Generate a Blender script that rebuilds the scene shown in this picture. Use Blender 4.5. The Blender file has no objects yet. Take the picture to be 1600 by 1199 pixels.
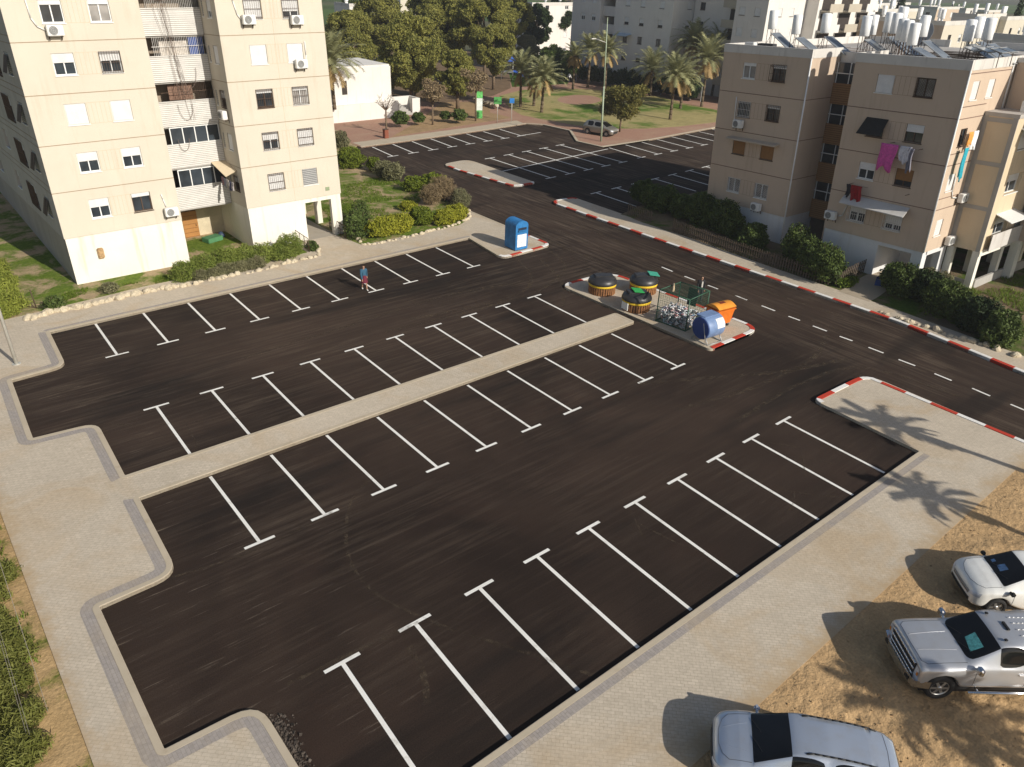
import bpy, bmesh, math, random
import numpy as np
from mathutils import Vector, Matrix, noise
random.seed(7); RNG = np.random.default_rng(7)
R = math.radians
scene = bpy.context.scene
COL = scene.collection

# ---------------------------------------------------------------- camera
F_PX, CX, CY, CAM_H = 1189.55, 800.0, 599.5, 17.9727
def _rot(pitch, roll):
    p, r = R(pitch), R(roll); cp, sp = math.cos(p), math.sin(p); c, s = math.cos(r), math.sin(r)
    fw = np.array([0, cp, -sp]); rt = np.array([1., 0, 0]); up = np.array([0, sp, cp])
    return np.array([c*rt+s*up, s*rt-c*up, fw])
_t = R(40.355); _c, _s = math.cos(_t), math.sin(_t)
_RZ = np.array([[_c, _s, 0], [-_s, _c, 0], [0, 0, 1]])       # ground axes: x along the parking rows, y up the street
CM = _rot(28.8987, 2.0426) @ _RZ.T
UPV = _RZ @ (_rot(28.8987, 2.0426).T @ (_rot(27.466, .1431) @ np.array([0, 0, 1.]))); UPV /= np.linalg.norm(UPV)
CO = np.array([0, 0, CAM_H])
cd = bpy.data.cameras.new('camera'); cam = bpy.data.objects.new('camera', cd); COL.objects.link(cam)
cam.matrix_world = Matrix(((CM[0][0], -CM[1][0], -CM[2][0], 0), (CM[0][1], -CM[1][1], -CM[2][1], 0), (CM[0][2], -CM[1][2], -CM[2][2], CAM_H), (0, 0, 0, 1)))
cd.sensor_width = 36; cd.lens = F_PX/1600*36; cd.clip_start = .1; cd.clip_end = 12000
scene.camera = cam
scene.render.resolution_x, scene.render.resolution_y = 1024, 767
def _ray(x, y): return CM.T @ np.array([(x-CX)/F_PX, (y-CY)/F_PX, 1])
def G(x, y, z=0.):                       # the point of the level z seen at x, y of the survey photo
    d = _ray(x, y); p = CO+d*(z-CAM_H)/d[2]; return Vector(p)
# ---------------------------------------------------------------- sky, sun, exposure
SUN_AZ, SUN_EL = R(-80.5), R(29.8)
sdir = Vector((math.cos(SUN_AZ)*math.cos(SUN_EL), math.sin(SUN_AZ)*math.cos(SUN_EL), math.sin(SUN_EL)))
world = bpy.data.worlds.new("World"); scene.world = world; world.use_nodes = True
wn = world.node_tree; sky = wn.nodes.new('ShaderNodeTexSky'); sky.sky_type = 'NISHITA'; sky.sun_disc = False
sky.sun_elevation = SUN_EL; sky.sun_rotation = math.pi/2-SUN_AZ; sky.air_density = 1.0; sky.dust_density = 1.5
wn.links.new(sky.outputs[0], wn.nodes['Background'].inputs[0]); wn.nodes['Background'].inputs[1].default_value = .088
sl = bpy.data.lights.new('sun', 'SUN'); sl.energy = 5.0; sl.angle = R(.5); sl.color = (1, .945, .85)
so = bpy.data.objects.new('sun', sl); COL.objects.link(so); so.rotation_euler = sdir.to_track_quat('Z', 'Y').to_euler(); so.location = (0, 0, 60)
scene.view_settings.view_transform = 'Standard'; scene.view_settings.look = 'None'
scene.view_settings.exposure = 0.0; scene.view_settings.gamma = 1

# ---------------------------------------------------------------- materials
MATS = {}
class NT:
    def __init__(s, name):
        s.m = bpy.data.materials.new(name); s.m.use_nodes = True; s.t = s.m.node_tree; s.n = s.t.nodes
        s.b = s.n['Principled BSDF']; s.out = s.n['Material Output']
    def new(s, k, **kw):
        n = s.n.new(k)
        for a, v in kw.items(): setattr(n, a, v)
        return n
    def link(s, a, b): s.t.links.new(a, b)
    def setin(s, node, k, v):
        if hasattr(v, 'is_linked') or hasattr(v, 'links'): s.link(v, node.inputs[k])
        else: node.inputs[k].default_value = v
    def coord(s, scale=(1, 1, 1), rot=0, loc=(0, 0, 0)):
        tc = s.new('ShaderNodeTexCoord'); mp = s.new('ShaderNodeMapping'); s.link(tc.outputs['Object'], mp.inputs[0])
        mp.inputs['Scale'].default_value = scale; mp.inputs['Rotation'].default_value = (0, 0, rot); mp.inputs['Location'].default_value = loc
        return mp.outputs[0]
    def noise(s, scale, detail=4, vec=None, rough=.6, dist=0):
        n = s.new('ShaderNodeTexNoise'); n.inputs['Scale'].default_value = scale; n.inputs['Detail'].default_value = detail
        n.inputs['Roughness'].default_value = rough; n.inputs['Distortion'].default_value = dist
        s.link(vec if vec is not None else s.coord(), n.inputs['Vector']); return n.outputs['Fac']
    def ramp(s, fac, a, b, ca=(0, 0, 0), cb=(1, 1, 1)):
        n = s.new('ShaderNodeValToRGB'); s.link(fac, n.inputs[0]); e = n.color_ramp.elements
        e[0].position = a; e[1].position = b; e[0].color = (*ca, 1); e[1].color = (*cb, 1); return n.outputs[0]
    def mix(s, f, a, b, mode='MIX'):
        n = s.new('ShaderNodeMix', data_type='RGBA', blend_type=mode)
        for i, v in ((0, f), (6, a), (7, b)):
            if isinstance(v, (int, float)): n.inputs[i].default_value = v if i == 0 else (v, v, v, 1)
            elif isinstance(v, tuple): n.inputs[i].default_value = (*v, 1)
            else: s.link(v, n.inputs[i])
        return n.outputs[2]
    def math(s, op, a, b=0.):
        n = s.new('ShaderNodeMath', operation=op)
        for i, v in ((0, a), (1, b)):
            if isinstance(v, (int, float)): n.inputs[i].default_value = v
            else: s.link(v, n.inputs[i])
        return n.outputs[0]
    def bump(s, h, strength=.3, dist=.02):
        n = s.new('ShaderNodeBump'); n.inputs['Strength'].default_value = strength; n.inputs['Distance'].default_value = dist
        s.link(h, n.inputs['Height']); s.link(n.outputs[0], s.b.inputs['Normal'])
    def fin(s, col, rough=.8, metal=0., spec=.3):
        if isinstance(col, tuple): s.b.inputs['Base Color'].default_value = (*col, 1)
        else: s.link(col, s.b.inputs['Base Color'])
        if isinstance(rough, float): s.b.inputs['Roughness'].default_value = rough
        else: s.link(rough, s.b.inputs['Roughness'])
        s.b.inputs['Metallic'].default_value = metal; s.b.inputs['Specular IOR Level'].default_value = spec
        return s.m
def mat(name, col, rough=.7, metal=0., spec=.3, var=.12, scale=3., bump=0.):
    if name in MATS: return MATS[name]
    t = NT(name)
    if var > 0:
        n = t.noise(scale, 5); c = t.mix(t.ramp(n, .3, .7), tuple(x*(1-var) for x in col), tuple(min(1, x*(1+var)) for x in col))
    else: c = col
    if bump > 0: t.bump(t.noise(scale*12, 3), bump, .01)
    MATS[name] = t.fin(c, rough, metal, spec); return MATS[name]

def m_asphalt():
    t = NT('asphalt')
    geo = t.new('ShaderNodeTexCoord'); sep = t.new('ShaderNodeSeparateXYZ'); t.link(geo.outputs['Object'], sep.inputs[0])
    X, Y = sep.outputs[0], sep.outputs[1]
    # broad tone
    big = t.noise(.09, 4, dist=.6)
    base = t.mix(t.ramp(big, .35, .68), (.0200, .0132, .0100), (.050, .0325, .0235))
    # roller streaks along the rows inside the lot, along the street on the road
    s1 = t.noise(1.0, 9, t.coord((.2, 4.2, 1)), .7, .7); s2 = t.noise(1.0, 9, t.coord((3.6, .2, 1)), .7, .7)
    onroad = t.ramp(t.math('ADD', t.math('MULTIPLY', X, .01), t.math('MULTIPLY', t.math('SUBTRACT', t.noise(.35, 3), .5), .04)), .345, .375)
    n = t.new('ShaderNodeValToRGB'); 
    st = t.mix(onroad, s1, s2)
    dusty = t.ramp(st, .46, .74)
    # how dusty: junction and upper rows more, lower rows cleaner
    mapy = t.new('ShaderNodeMapRange'); t.link(Y, mapy.inputs[0]); mapy.inputs[1].default_value = 12; mapy.inputs[2].default_value = 36; mapy.inputs[3].default_value = .16; mapy.inputs[4].default_value = .60
    amt = t.math('ADD', mapy.outputs[0], t.math('MULTIPLY', onroad, .42))
    # shaded-free clean edge: strength by a broad noise too
    amt = t.math('MULTIPLY', amt, t.ramp(t.noise(.16, 3, dist=1.), .30, .64, (.12,)*3, (1.25,)*3))
    col = t.mix(t.math('MULTIPLY', dusty, amt), base, (.135, .102, .073))
    # pale rubbed scratches close to the west kerb
    sc = t.ramp(t.noise(1.0, 3, t.coord((.5, 8.5, 1), rot=.16), .6), .60, .72)
    scm = t.new('ShaderNodeMapRange'); t.link(X, scm.inputs[0]); scm.inputs[1].default_value = 11; scm.inputs[2].default_value = 5.2; scm.inputs[3].default_value = 0; scm.inputs[4].default_value = .5
    sc2 = t.ramp(t.noise(.6, 3), .42, .6)
    col = t.mix(t.math('MULTIPLY', t.math('MULTIPLY', sc, sc2), scm.outputs[0]), col, (.25, .2, .15))
    # reddish oxide bloom
    col = t.mix(t.ramp(t.noise(.25, 4, dist=.8), .55, .8, (0,)*3, (.35,)*3), col, (.045, .024, .017))
    # black joint/patch bands
    col = t.mix(t.ramp(t.noise(1., 3, t.coord((.06, .35, 1), loc=(3, 9, 0))), .56, .66, (0,)*3, (.55,)*3), col, (.011, .009, .008))
    # aggregate
    ag = t.noise(28, 2); col = t.mix(.55, col, t.mix(t.ramp(ag, .3, .75), (.45,)*3, (1.6,)*3), 'MULTIPLY')
    fine = t.ramp(t.noise(1.0, 4, t.coord((.9, 14, 1), rot=.03), .6), .62, .72); fine = t.math('MULTIPLY', fine, t.ramp(t.noise(.22, 3, dist=.6), .48, .66, (0,)*3, (.22,)*3))
    col = t.mix(t.math('MULTIPLY', fine, t.math('SUBTRACT', 1, onroad)), col, (.17, .125, .085))
    t.bump(t.noise(60, 3), .35, .01)
    return t.fin(col, .93, 0, .15)
def m_paving(name, a, b, sx=.105, sy=.21, rot=R(45), mortar=(.30, .25, .19), sand=(.42, .30, .17)):
    t = NT(name)
    br = t.new('ShaderNodeTexBrick'); t.link(t.coord((1, 1, 1), rot), br.inputs['Vector'])
    br.inputs['Color1'].default_value = (*a, 1); br.inputs['Color2'].default_value = (*b, 1); br.inputs['Mortar'].default_value = (*mortar, 1)
    br.inputs['Scale'].default_value = 1; br.inputs['Brick Width'].default_value = sy; br.inputs['Row Height'].default_value = sx; br.inputs['Mortar Size'].default_value = .006
    br.inputs['Mortar Smooth'].default_value = .3
    c = t.mix(t.ramp(t.noise(1.3, 6), .3, .75, (.0,)*3, (.75,)*3), br.outputs[0], tuple(x*.86 for x in b))
    c = t.mix(t.ramp(t.noise(.3, 6, dist=1.), .48, .75, (0,)*3, (.75,)*3), c, sand)
    c = t.mix(t.ramp(t.noise(.12, 4, dist=.5), .4, .7, (0,)*3, (.35,)*3), c, tuple(x*1.12 for x in a))
    c = t.mix(.35, c, t.mix(t.ramp(t.noise(9, 3), .3, .7), (.75,)*3, (1.25,)*3), 'MULTIPLY')
    gx = t.new('ShaderNodeTexCoord'); sp = t.new('ShaderNodeSeparateXYZ'); t.link(gx.outputs['Object'], sp.inputs[0]); wob = t.math('MULTIPLY', t.math('SUBTRACT', t.noise(1.6, 6, rough=.7), .5), 1.8)
    mw = t.ramp(t.math('ADD', t.math('MULTIPLY', t.math('SUBTRACT', .55, sp.outputs[0]), 1.), wob), .15, .75, (0,)*3, (.8,)*3)
    ms = t.math('MULTIPLY', t.ramp(t.math('ADD', t.math('MULTIPLY', t.math('SUBTRACT', 7.3, sp.outputs[1]), .8), wob), .15, .85, (0,)*3, (.8,)*3), t.ramp(t.math('MULTIPLY', sp.outputs[0], .01), .10, .12))
    c = t.mix(t.math('MAXIMUM', mw, ms), c, sand)
    t.bump(br.outputs['Fac'], -.35, .01)
    return t.fin(c, .9, 0, .2)
def m_soil(name, a, b, g1, g2, gt=.5, gs=.35, bumps=.6):
    t = NT(name)
    c = t.mix(t.ramp(t.noise(1.2, 7), .3, .7), a, b)
    c = t.mix(t.ramp(t.noise(.3, 5), .45, .75, (0,)*3, (.5,)*3), c, tuple(x*.62 for x in a))
    if g1:
        g = t.mix(t.ramp(t.noise(5, 4), .3, .7), g1, g2)
        c = t.mix(t.ramp(t.noise(gs, 6, rough=.7, dist=.4), gt-.04, gt+.07), c, g)
    c = t.mix(.5, c, t.mix(t.ramp(t.noise(14, 4), .25, .75), (.55,)*3, (1.4,)*3), 'MULTIPLY')
    t.bump(t.noise(6, 8), bumps, .08)
    return t.fin(c, .95, 0, .1)
def m_leaf(name, a, b, trans=.25, rough=.6):
    if name in MATS: return MATS[name]
    t = NT(name); g = t.new('ShaderNodeNewGeometry')
    c = t.mix(g.outputs['Random Per Island'], a, b)
    c = t.mix(t.ramp(t.noise(.6, 3), .35, .7, (0,)*3, (.55,)*3), c, tuple(min(1, x*1.5) for x in b))
    t.fin(c, rough, 0, .2)
    tr = t.new('ShaderNodeBsdfTranslucent'); t.link(c, tr.inputs[0]); mx = t.new('ShaderNodeMixShader'); mx.inputs[0].default_value = trans
    t.link(t.b.outputs[0], mx.inputs[1]); t.link(tr.outputs[0], mx.inputs[2]); t.link(mx.outputs[0], t.out.inputs[0])
    MATS[name] = t.m; return t.m
def m_plaster(name, a, b, stain=(.3, .24, .17), amt=.3, vs=.25):
    t = NT(name)
    c = t.mix(t.ramp(t.noise(.5, 5), .3, .7), a, b)
    st = t.noise(1., 5, t.coord((2.2, 2.2, vs)), .6)
    c = t.mix(t.ramp(st, .55, .8, (0,)*3, (amt,)*3), c, stain)
    c = t.mix(t.ramp(t.noise(.25, 4), .5, .8, (0,)*3, (amt*.6,)*3), c, tuple(min(1, x*1.12) for x in a))
    t.bump(t.noise(25, 4), .15, .01)
    return t.fin(c, .9, 0, .15)
def m_glass(name, col=(.02, .025, .03), rough=.08, spec=.6):
    if name in MATS: return MATS[name]
    t = NT(name); MATS[name] = t.fin(t.mix(t.ramp(t.noise(.9, 2), .35, .65), col, tuple(x*2.2 for x in col)), rough, 0, spec); return MATS[name]
def m_slat(name, a, b, per=.1, axis=2, ratio=.75, rough=.6):
    if name in MATS: return MATS[name]
    t = NT(name); tc = t.new('ShaderNodeTexCoord'); sp = t.new('ShaderNodeSeparateXYZ'); t.link(tc.outputs['Object'], sp.inputs[0])
    f = t.math('FRACT', t.math('MULTIPLY', sp.outputs[axis], 1/per)); st = t.math('GREATER_THAN', f, ratio)
    c = t.mix(st, t.mix(t.ramp(t.noise(2, 4), .3, .7), a, tuple(x*.85 for x in a)), b)
    t.bump(t.math('SUBTRACT', 1, st), .6, .02); MATS[name] = t.fin(c, rough, 0, .3); return MATS[name]

M_ASPH = m_asphalt()
M_PAVE = m_paving('concrete_pavers', (.57, .49, .385), (.49, .42, .325))
M_BORDER = m_paving('grey_border_pavers', (.30, .27, .25), (.37, .33, .295), .1, .2, R(90), (.2, .17, .14), (.40, .32, .22))
M_REDPAVE = m_paving('red_pavers', (.34, .185, .13), (.40, .24, .17), .1, .2, 0, (.25, .17, .12), (.42, .30, .2))
M_CONC = m_plaster('kerb_concrete', (.43, .365, .27), (.50, .425, .32), (.28, .2, .12), .45, 1)
M_WHITEP = m_plaster('white_road_paint', (.80, .78, .73), (.70, .68, .63), (.3, .26, .21), .55, 2.2)
M_KWHITE = m_plaster('white_kerb_paint', (.78, .76, .72), (.68, .66, .62), (.35, .28, .2), .45, 1)
M_KRED = m_plaster('red_kerb_paint', (.44, .04, .022), (.50, .06, .035), (.3, .1, .06), .35, 1)
M_SAND = m_soil('sandy_dirt', (.53, .355, .185), (.42, .275, .14), None, None, bumps=1.)
M_GARD = m_soil('garden_soil', (.44, .33, .20), (.35, .26, .155), (.075, .12, .015), (.15, .20, .03), .47)
M_GREENS = m_soil('grassy_soil', (.34, .26, .15), (.26, .20, .11), (.055, .10, .012), (.11, .17, .025), .44, .25)
M_LAWN = m_soil('dry_lawn', (.40, .33, .15), (.31, .265, .115), (.07, .13, .018), (.12, .19, .03), .53, .10)
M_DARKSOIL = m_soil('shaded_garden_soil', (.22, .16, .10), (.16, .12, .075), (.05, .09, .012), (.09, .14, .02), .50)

# ---------------------------------------------------------------- mesh builder
class MB:
    def __init__(s, F=None): s.v = []; s.f = []; s.mi = []; s.F = F or Matrix(); s.m = 0; s.sm = []; s.smooth = False
    def pt(s, p): s.v.append(tuple(s.F @ Vector(p))); return len(s.v)-1
    def face(s, ids): s.f.append(tuple(ids)); s.mi.append(s.m); s.sm.append(s.smooth)
    def poly(s, pts): s.face([s.pt(p) for p in pts]); return s
    def box(s, a, b):
        x0, x1 = sorted((a[0], b[0])); y0, y1 = sorted((a[1], b[1])); z0, z1 = sorted((a[2], b[2]))
        i = [s.pt(p) for p in ((x0, y0, z0), (x1, y0, z0), (x1, y1, z0), (x0, y1, z0), (x0, y0, z1), (x1, y0, z1), (x1, y1, z1), (x0, y1, z1))]
        for q in ((0, 3, 2, 1), (4, 5, 6, 7), (0, 1, 5, 4), (1, 2, 6, 5), (2, 3, 7, 6), (3, 0, 4, 7)): s.face([i[k] for k in q])
        return s
    def cbox(s, c, d): return s.box((c[0]-d[0]/2, c[1]-d[1]/2, c[2]-d[2]/2), (c[0]+d[0]/2, c[1]+d[1]/2, c[2]+d[2]/2))
    def bbox(s, a, b, bev=.03):      # bevelled box (edges chamfered)
        bm = bmesh.new(); bmesh.ops.create_cube(bm, size=1)
        for v in bm.verts: v.co = Vector([(a[k]+b[k])/2+v.co[k]*abs(b[k]-a[k]) for k in range(3)])
        bmesh.ops.bevel(bm, geom=list(bm.edges), offset=bev, segments=2, affect='EDGES')
        o = len(s.v)
        bm.verts.index_update()
        for v in bm.verts: s.pt(v.co)
        sm = s.smooth; 
        for f in bm.faces: s.face([o+v.index for v in f.verts])
        bm.free(); return s
    def prism(s, poly, z0, z1, side=None, top=None):
        n = len(poly); A = sum(poly[i][0]*poly[(i+1) % n][1]-poly[(i+1) % n][0]*poly[i][1] for i in range(n))
        if A < 0: poly = list(reversed(poly))
        t = [s.pt((p[0], p[1], z1)) for p in poly]; b = [s.pt((p[0], p[1], z0)) for p in poly]
        k = s.m
        if top is not None: s.m = top
        s.face(t)
        if side is not None: s.m = side
        for i in range(n): j = (i+1) % n; s.face((b[i], b[j], t[j], t[i]))
        s.m = k; return s
    def tube(s, p0, p1, r0, r1=None, n=8, cap=True):
        r1 = r0 if r1 is None else r1; p0, p1 = Vector(p0), Vector(p1); d = (p1-p0)
        if d.length < 1e-6: return s
        d.normalize(); a = d.orthogonal().normalized(); b = d.cross(a)
        c0 = []; c1 = []
        for i in range(n):
            t = 2*math.pi*i/n; o = a*math.cos(t)+b*math.sin(t)
            c0.append(s.pt(p0+o*r0)); c1.append(s.pt(p1+o*r1))
        sm = s.smooth; s.smooth = n > 5
        for i in range(n): j = (i+1) % n; s.face((c0[i], c0[j], c1[j], c1[i]))
        s.smooth = sm
        if cap: s.face(c0[::-1]); s.face(c1)
        return s
    def path(s, pts, r, n=6):
        for a, b in zip(pts[:-1], pts[1:]): s.tube(a, b, r, r, n)
        return s
    def lathe(s, prof, n=24, c=(0, 0, 0)):
        rows = []
        for r, z in prof: rows.append([s.pt((c[0]+r*math.cos(2*math.pi*i/n), c[1]+r*math.sin(2*math.pi*i/n), c[2]+z)) for i in range(n)])
        sm = s.smooth; s.smooth = True
        for a, b in zip(rows[:-1], rows[1:]):
            for i in range(n): j = (i+1) % n; s.face((a[i], a[j], b[j], b[i]))
        s.smooth = sm; s.face(rows[0][::-1]); s.face(rows[-1]); return s
    def build(s, name, mats, parent=None, mod=None):
        me = bpy.data.meshes.new(name); me.from_pydata(s.v, [], s.f)
        if not isinstance(mats, (list, tuple)): mats = [mats]
        for m in mats: me.materials.append(m)
        me.polygons.foreach_set('material_index', s.mi); me.polygons.foreach_set('use_smooth', s.sm); me.update()
        o = bpy.data.objects.new(name, me); COL.objects.link(o)
        if parent: o.parent = parent
        return o
def tag(o, label=None, cat=None, group=None, kind=None):
    if label: o['label'] = label
    if cat: o['category'] = cat
    if group: o['group'] = group
    if kind: o['kind'] = kind
    return o
def empty(name, loc=(0, 0, 0), rz=0., label=None, cat=None, group=None, up=False):
    o = bpy.data.objects.new(name, None); COL.objects.link(o); o.empty_display_size = .3
    m = Matrix.Translation(loc) @ Matrix.Rotation(rz, 4, 'Z')
    if up:
        z = Vector(UPV); x = Matrix.Rotation(rz, 3, 'Z') @ Vector((1, 0, 0)); x = (x-z*x.dot(z)).normalized(); y = z.cross(x)
        m = Matrix(((x.x, y.x, z.x, loc[0]), (x.y, y.y, z.y, loc[1]), (x.z, y.z, z.z, loc[2]), (0, 0, 0, 1)))
    o.matrix_world = m
    return tag(o, label, cat, group)
def copy_tree(o, parent=None):
    c = o.copy(); COL.objects.link(c)
    if parent: c.parent = parent
    for ch in [k for k in bpy.data.objects if k.parent == o]: copy_tree(ch, c)
    return c
def place_copy(proto, loc, rz=0., sc=1., label=None, group=None):
    kids = {}
    def rec(o, par):
        c = o.copy(); COL.objects.link(c)
        if par is not None: c.parent = par
        for ch in CH.get(o.name, []): rec(ch, c)
        return c
    c = rec(proto, None); c.location = loc; c.rotation_euler = (0, 0, rz); c.scale = (sc,)*3 if isinstance(sc, (int, float)) else sc
    return tag(c, label, None, group)
CH = {}
def index_children(root):
    def rec(o):
        CH[o.name] = list(o.children)
        for ch in o.children: rec(ch)
    bpy.context.view_layer.update(); rec(root); return root
def structure(o, label=None): o['kind'] = 'structure'; return o
def rounded(pts, rad, seg=6):
    out = []; n = len(pts)
    for i in range(n):
        p, a, b = Vector(pts[i][:2]), Vector(pts[i-1][:2]), Vector(pts[(i+1) % n][:2])
        r = rad[i] if isinstance(rad, (list, tuple)) else rad
        if r <= 0: out.append(tuple(p)); continue
        da, db = (a-p).normalized(), (b-p).normalized(); ang = da.angle(db)
        t = min(r/math.tan(ang/2), (a-p).length*.48, (b-p).length*.48); p0, p1 = p+da*t, p+db*t
        for k in range(seg+1):
            u = k/seg; q = p0*(1-u)**2+p*2*u*(1-u)+p1*u*u; out.append(tuple(q))
    return out
def resample(pts, step):
    out = [Vector(pts[0])]; cols = []; d = 0; k = 0
    seg = []; acc = 0.
    for a, b in zip(pts[:-1], pts[1:]):
        a, b = Vector(a), Vector(b); L = (b-a).length; pos = 0
        while L-pos > 1e-6:
            rem = step-acc; m = min(rem, L-pos); pos += m; acc += m
            seg.append((a.lerp(b, (pos-m)/L), a.lerp(b, pos/L), k))
            if acc >= step-1e-6: acc = 0.; k += 1
    return seg
def kerb(name, pts, w=.2, z=.147, red=None, inner=None, phase=0):
    """kerb along pts with the road on the right-hand side of travel; red = length of red/white blocks"""
    if red: w, z = .25, .165
    pts = [Vector((p[0], p[1], 0)) for p in pts]
    nrm = []
    for i in range(len(pts)):
        a = pts[max(i-1, 0)]; b = pts[min(i+1, len(pts)-1)]; d = (b-a).normalized()
        n = Vector((-d.y, d.x, 0)); 
        if 0 < i < len(pts)-1:
            d1 = (pts[i]-a).normalized(); n1 = Vector((-d1.y, d1.x, 0)); k = max(.5, n.dot(n1)); n = n/k
        nrm.append(n)
    mb = MB(); s0 = 0
    for i in range(len(pts)-1):
        L = (pts[i+1]-pts[i]).length; nseg = 1
        cuts = [0, 1]
        if red:
            cuts = [0]; nxt = (math.floor(s0/red)+1)*red
            while nxt < s0+L-1e-4: cuts.append((nxt-s0)/L); nxt += red
            cuts.append(1)
        for c0, c1 in zip(cuts[:-1], cuts[1:]):
            mb.m = 0 if not red else (int(math.floor((s0+L*(c0+c1)/2)/red))+phase) % 2
            P0, P1 = pts[i].lerp(pts[i+1], c0), pts[i].lerp(pts[i+1], c1); N0, N1 = nrm[i].lerp(nrm[i+1], c0), nrm[i].lerp(nrm[i+1], c1)
            h = Vector((0, 0, 1))
            a0, a1 = P0, P1; b0, b1 = P0+h*(z-.02), P1+h*(z-.02); c_0, c_1 = P0+N0*.02+h*z, P1+N1*.02+h*z; d0, d1 = P0+N0*w+h*z, P1+N1*w+h*z; e0, e1 = P0+N0*w+h*(z-.06), P1+N1*w+h*(z-.06)
            for q in ((a0, a1, b1, b0), (b0, b1, c_1, c_0), (c_0, c_1, d1, d0), (d0, d1, e1, e0)): mb.poly(q)
        s0 += L
    return structure(mb.build(name, [M_KRED, M_KWHITE] if red else [M_CONC]))
def strip(mb, pts, w, z):
    for a, b in zip(pts[:-1], pts[1:]):
        a, b = Vector((a[0], a[1], 0)), Vector((b[0], b[1], 0)); d = (b-a).normalized(); n = Vector((-d.y, d.x, 0))*w/2
        mb.poly([(a-n)+Vector((0, 0, z)), (b-n)+Vector((0, 0, z)), (b+n)+Vector((0, 0, z)), (a+n)+Vector((0, 0, z))])
def offset(poly, d):     # inset a closed polygon by d to its left (CCW: inward)
    n = len(poly); out = []
    for i in range(n):
        p, a, b = Vector(poly[i]), Vector(poly[i-1]), Vector(poly[(i+1) % n])
        d0 = (p-a); d1 = (b-p)
        if d0.length < 1e-5 or d1.length < 1e-5: continue
        d0.normalize(); d1.normalize(); n0 = Vector((-d0.y, d0.x)); n1 = Vector((-d1.y, d1.x)); m = (n0+n1)
        if m.length < 1e-4: m = n0
        m.normalize(); out.append(tuple(p+m*d/max(.45, m.dot(n0))))
    return out

# ================================================================ GROUND, LOT AND STREET
def grid_sheet(name, x0, x1, y0, y1, nx, ny, zf, m):
    mb = MB(); ids = [[mb.pt((x0+(x1-x0)*i/nx, y0+(y1-y0)*j/ny, zf(x0+(x1-x0)*i/nx, y0+(y1-y0)*j/ny))) for i in range(nx+1)] for j in range(ny+1)]
    mb.smooth = True
    for j in range(ny):
        for i in range(nx): mb.face((ids[j][i], ids[j][i+1], ids[j+1][i+1], ids[j+1][i]))
    return structure(mb.build(name, m))
def m_fields():
    t = NT('distant_fields'); vor = t.new('ShaderNodeTexVoronoi'); t.link(t.coord((.0035, .008, 1), .5), vor.inputs['Vector']); vor.inputs['Scale'].default_value = 1.4
    hs = t.new('ShaderNodeSeparateColor'); t.link(vor.outputs['Color'], hs.inputs[0])
    c = t.mix(t.ramp(hs.outputs[0], .3, .6), (.08, .13, .03), (.15, .13, .07)); c = t.mix(t.ramp(hs.outputs[1], .45, .7), c, (.10, .10, .06))
    c = t.mix(t.ramp(t.noise(.02, 6), .45, .62, (0,)*3, (.6,)*3), c, (.05, .055, .03))
    return t.fin(c, .95, 0, .1)
mb = MB(); mb.poly([(-4500, -1500, -.06), (6500, -1500, -.06), (6500, 7500, -.06), (-4500, 7500, -.06)]); structure(mb.build('ground', m_fields()))
mb = MB(); mb.poly([(-40, -40, 0), (110, -40, 0), (110, 80, 0), (-40, 80, 0)]); structure(mb.build('asphalt', M_ASPH))
ZS = .14
# -- west pavement, median, row-A pavement (one raised slab with notches)
LOT_W = [(3.95, -12), (3.95, 13.9), (3.4, 14.85), (1.5, 14.95), (1.52, 21.12), (3.45, 21.2), (3.95, 21.7), (4.15, 26.02)]
mainpts = rounded([(-.02, -12), (3.95, -12), (3.95, 14.85), (1.5, 14.95), (1.52, 21.12), (3.93, 21.2), (4.12, 26.02), (31.35, 26.12), (31.35, 27.7), (4.12, 27.8),
        (4.3, 32.5), (1.9, 32.75), (2.15, 38.75), (4.5, 38.9), (4.72, 43.45), (32.42, 43.68), (31.72, 38.85), (36.55, 39.05), (36.72, 50.2), (35.3, 47.5), (33.7, 46.6), (25.2, 46.6), (24.8, 49.6), (21.4, 49.6), (21.4, 47.3), (10.7, 47.2), (4.7, 46.6), (-.02, 46.2)],
        [0, 0, .8, .05, .05, .8, .05, .25, .25, .05, .75, .05, .05, .75, .05, .05, .7, .8, 0, .6, .6, .2, 0, 0, .2, .3, .3, 0], 5)
mb = MB(); mb.prism(mainpts, -.05, ZS-.004); structure(mb.build('pavement', [M_PAVE]))
def sub(pts, a, b):   # part of a point list from the point nearest a to the point nearest b
    ia = min(range(len(pts)), key=lambda i: (pts[i][0]-a[0])**2+(pts[i][1]-a[1])**2); ib = min(range(len(pts)), key=lambda i: (pts[i][0]-b[0])**2+(pts[i][1]-b[1])**2)
    return pts[ia:ib+1]
def border(name, pts, d0=.205, w=.34, z=ZS):
    mb = MB(); P = [Vector((p[0], p[1], 0)) for p in pts]; L = []
    for i in range(len(P)):
        a = P[max(i-1, 0)]; b = P[min(i+1, len(P)-1)]; d = (b-a).normalized(); n = Vector((-d.y, d.x, 0))
        if 0 < i < len(P)-1:
            d1 = (P[i]-a).normalized(); n = n/max(.6, n.dot(Vector((-d1.y, d1.x, 0))))
        L.append((P[i]+n*d0+Vector((0, 0, z)), P[i]+n*(d0+w)+Vector((0, 0, z))))
    for a, b in zip(L[:-1], L[1:]): mb.poly([a[0], b[0], b[1], a[1]])
    return structure(mb.build(name, M_BORDER))
kp = sub(mainpts, (3.95, -12), (32.42, 43.68)); kp2 = sub(mainpts, (32.42, 43.68), (36.6, 39.9))
kerb('kerb', kp+sub(mainpts, (32.42, 43.68), (31.72, 39.6))); 
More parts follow.
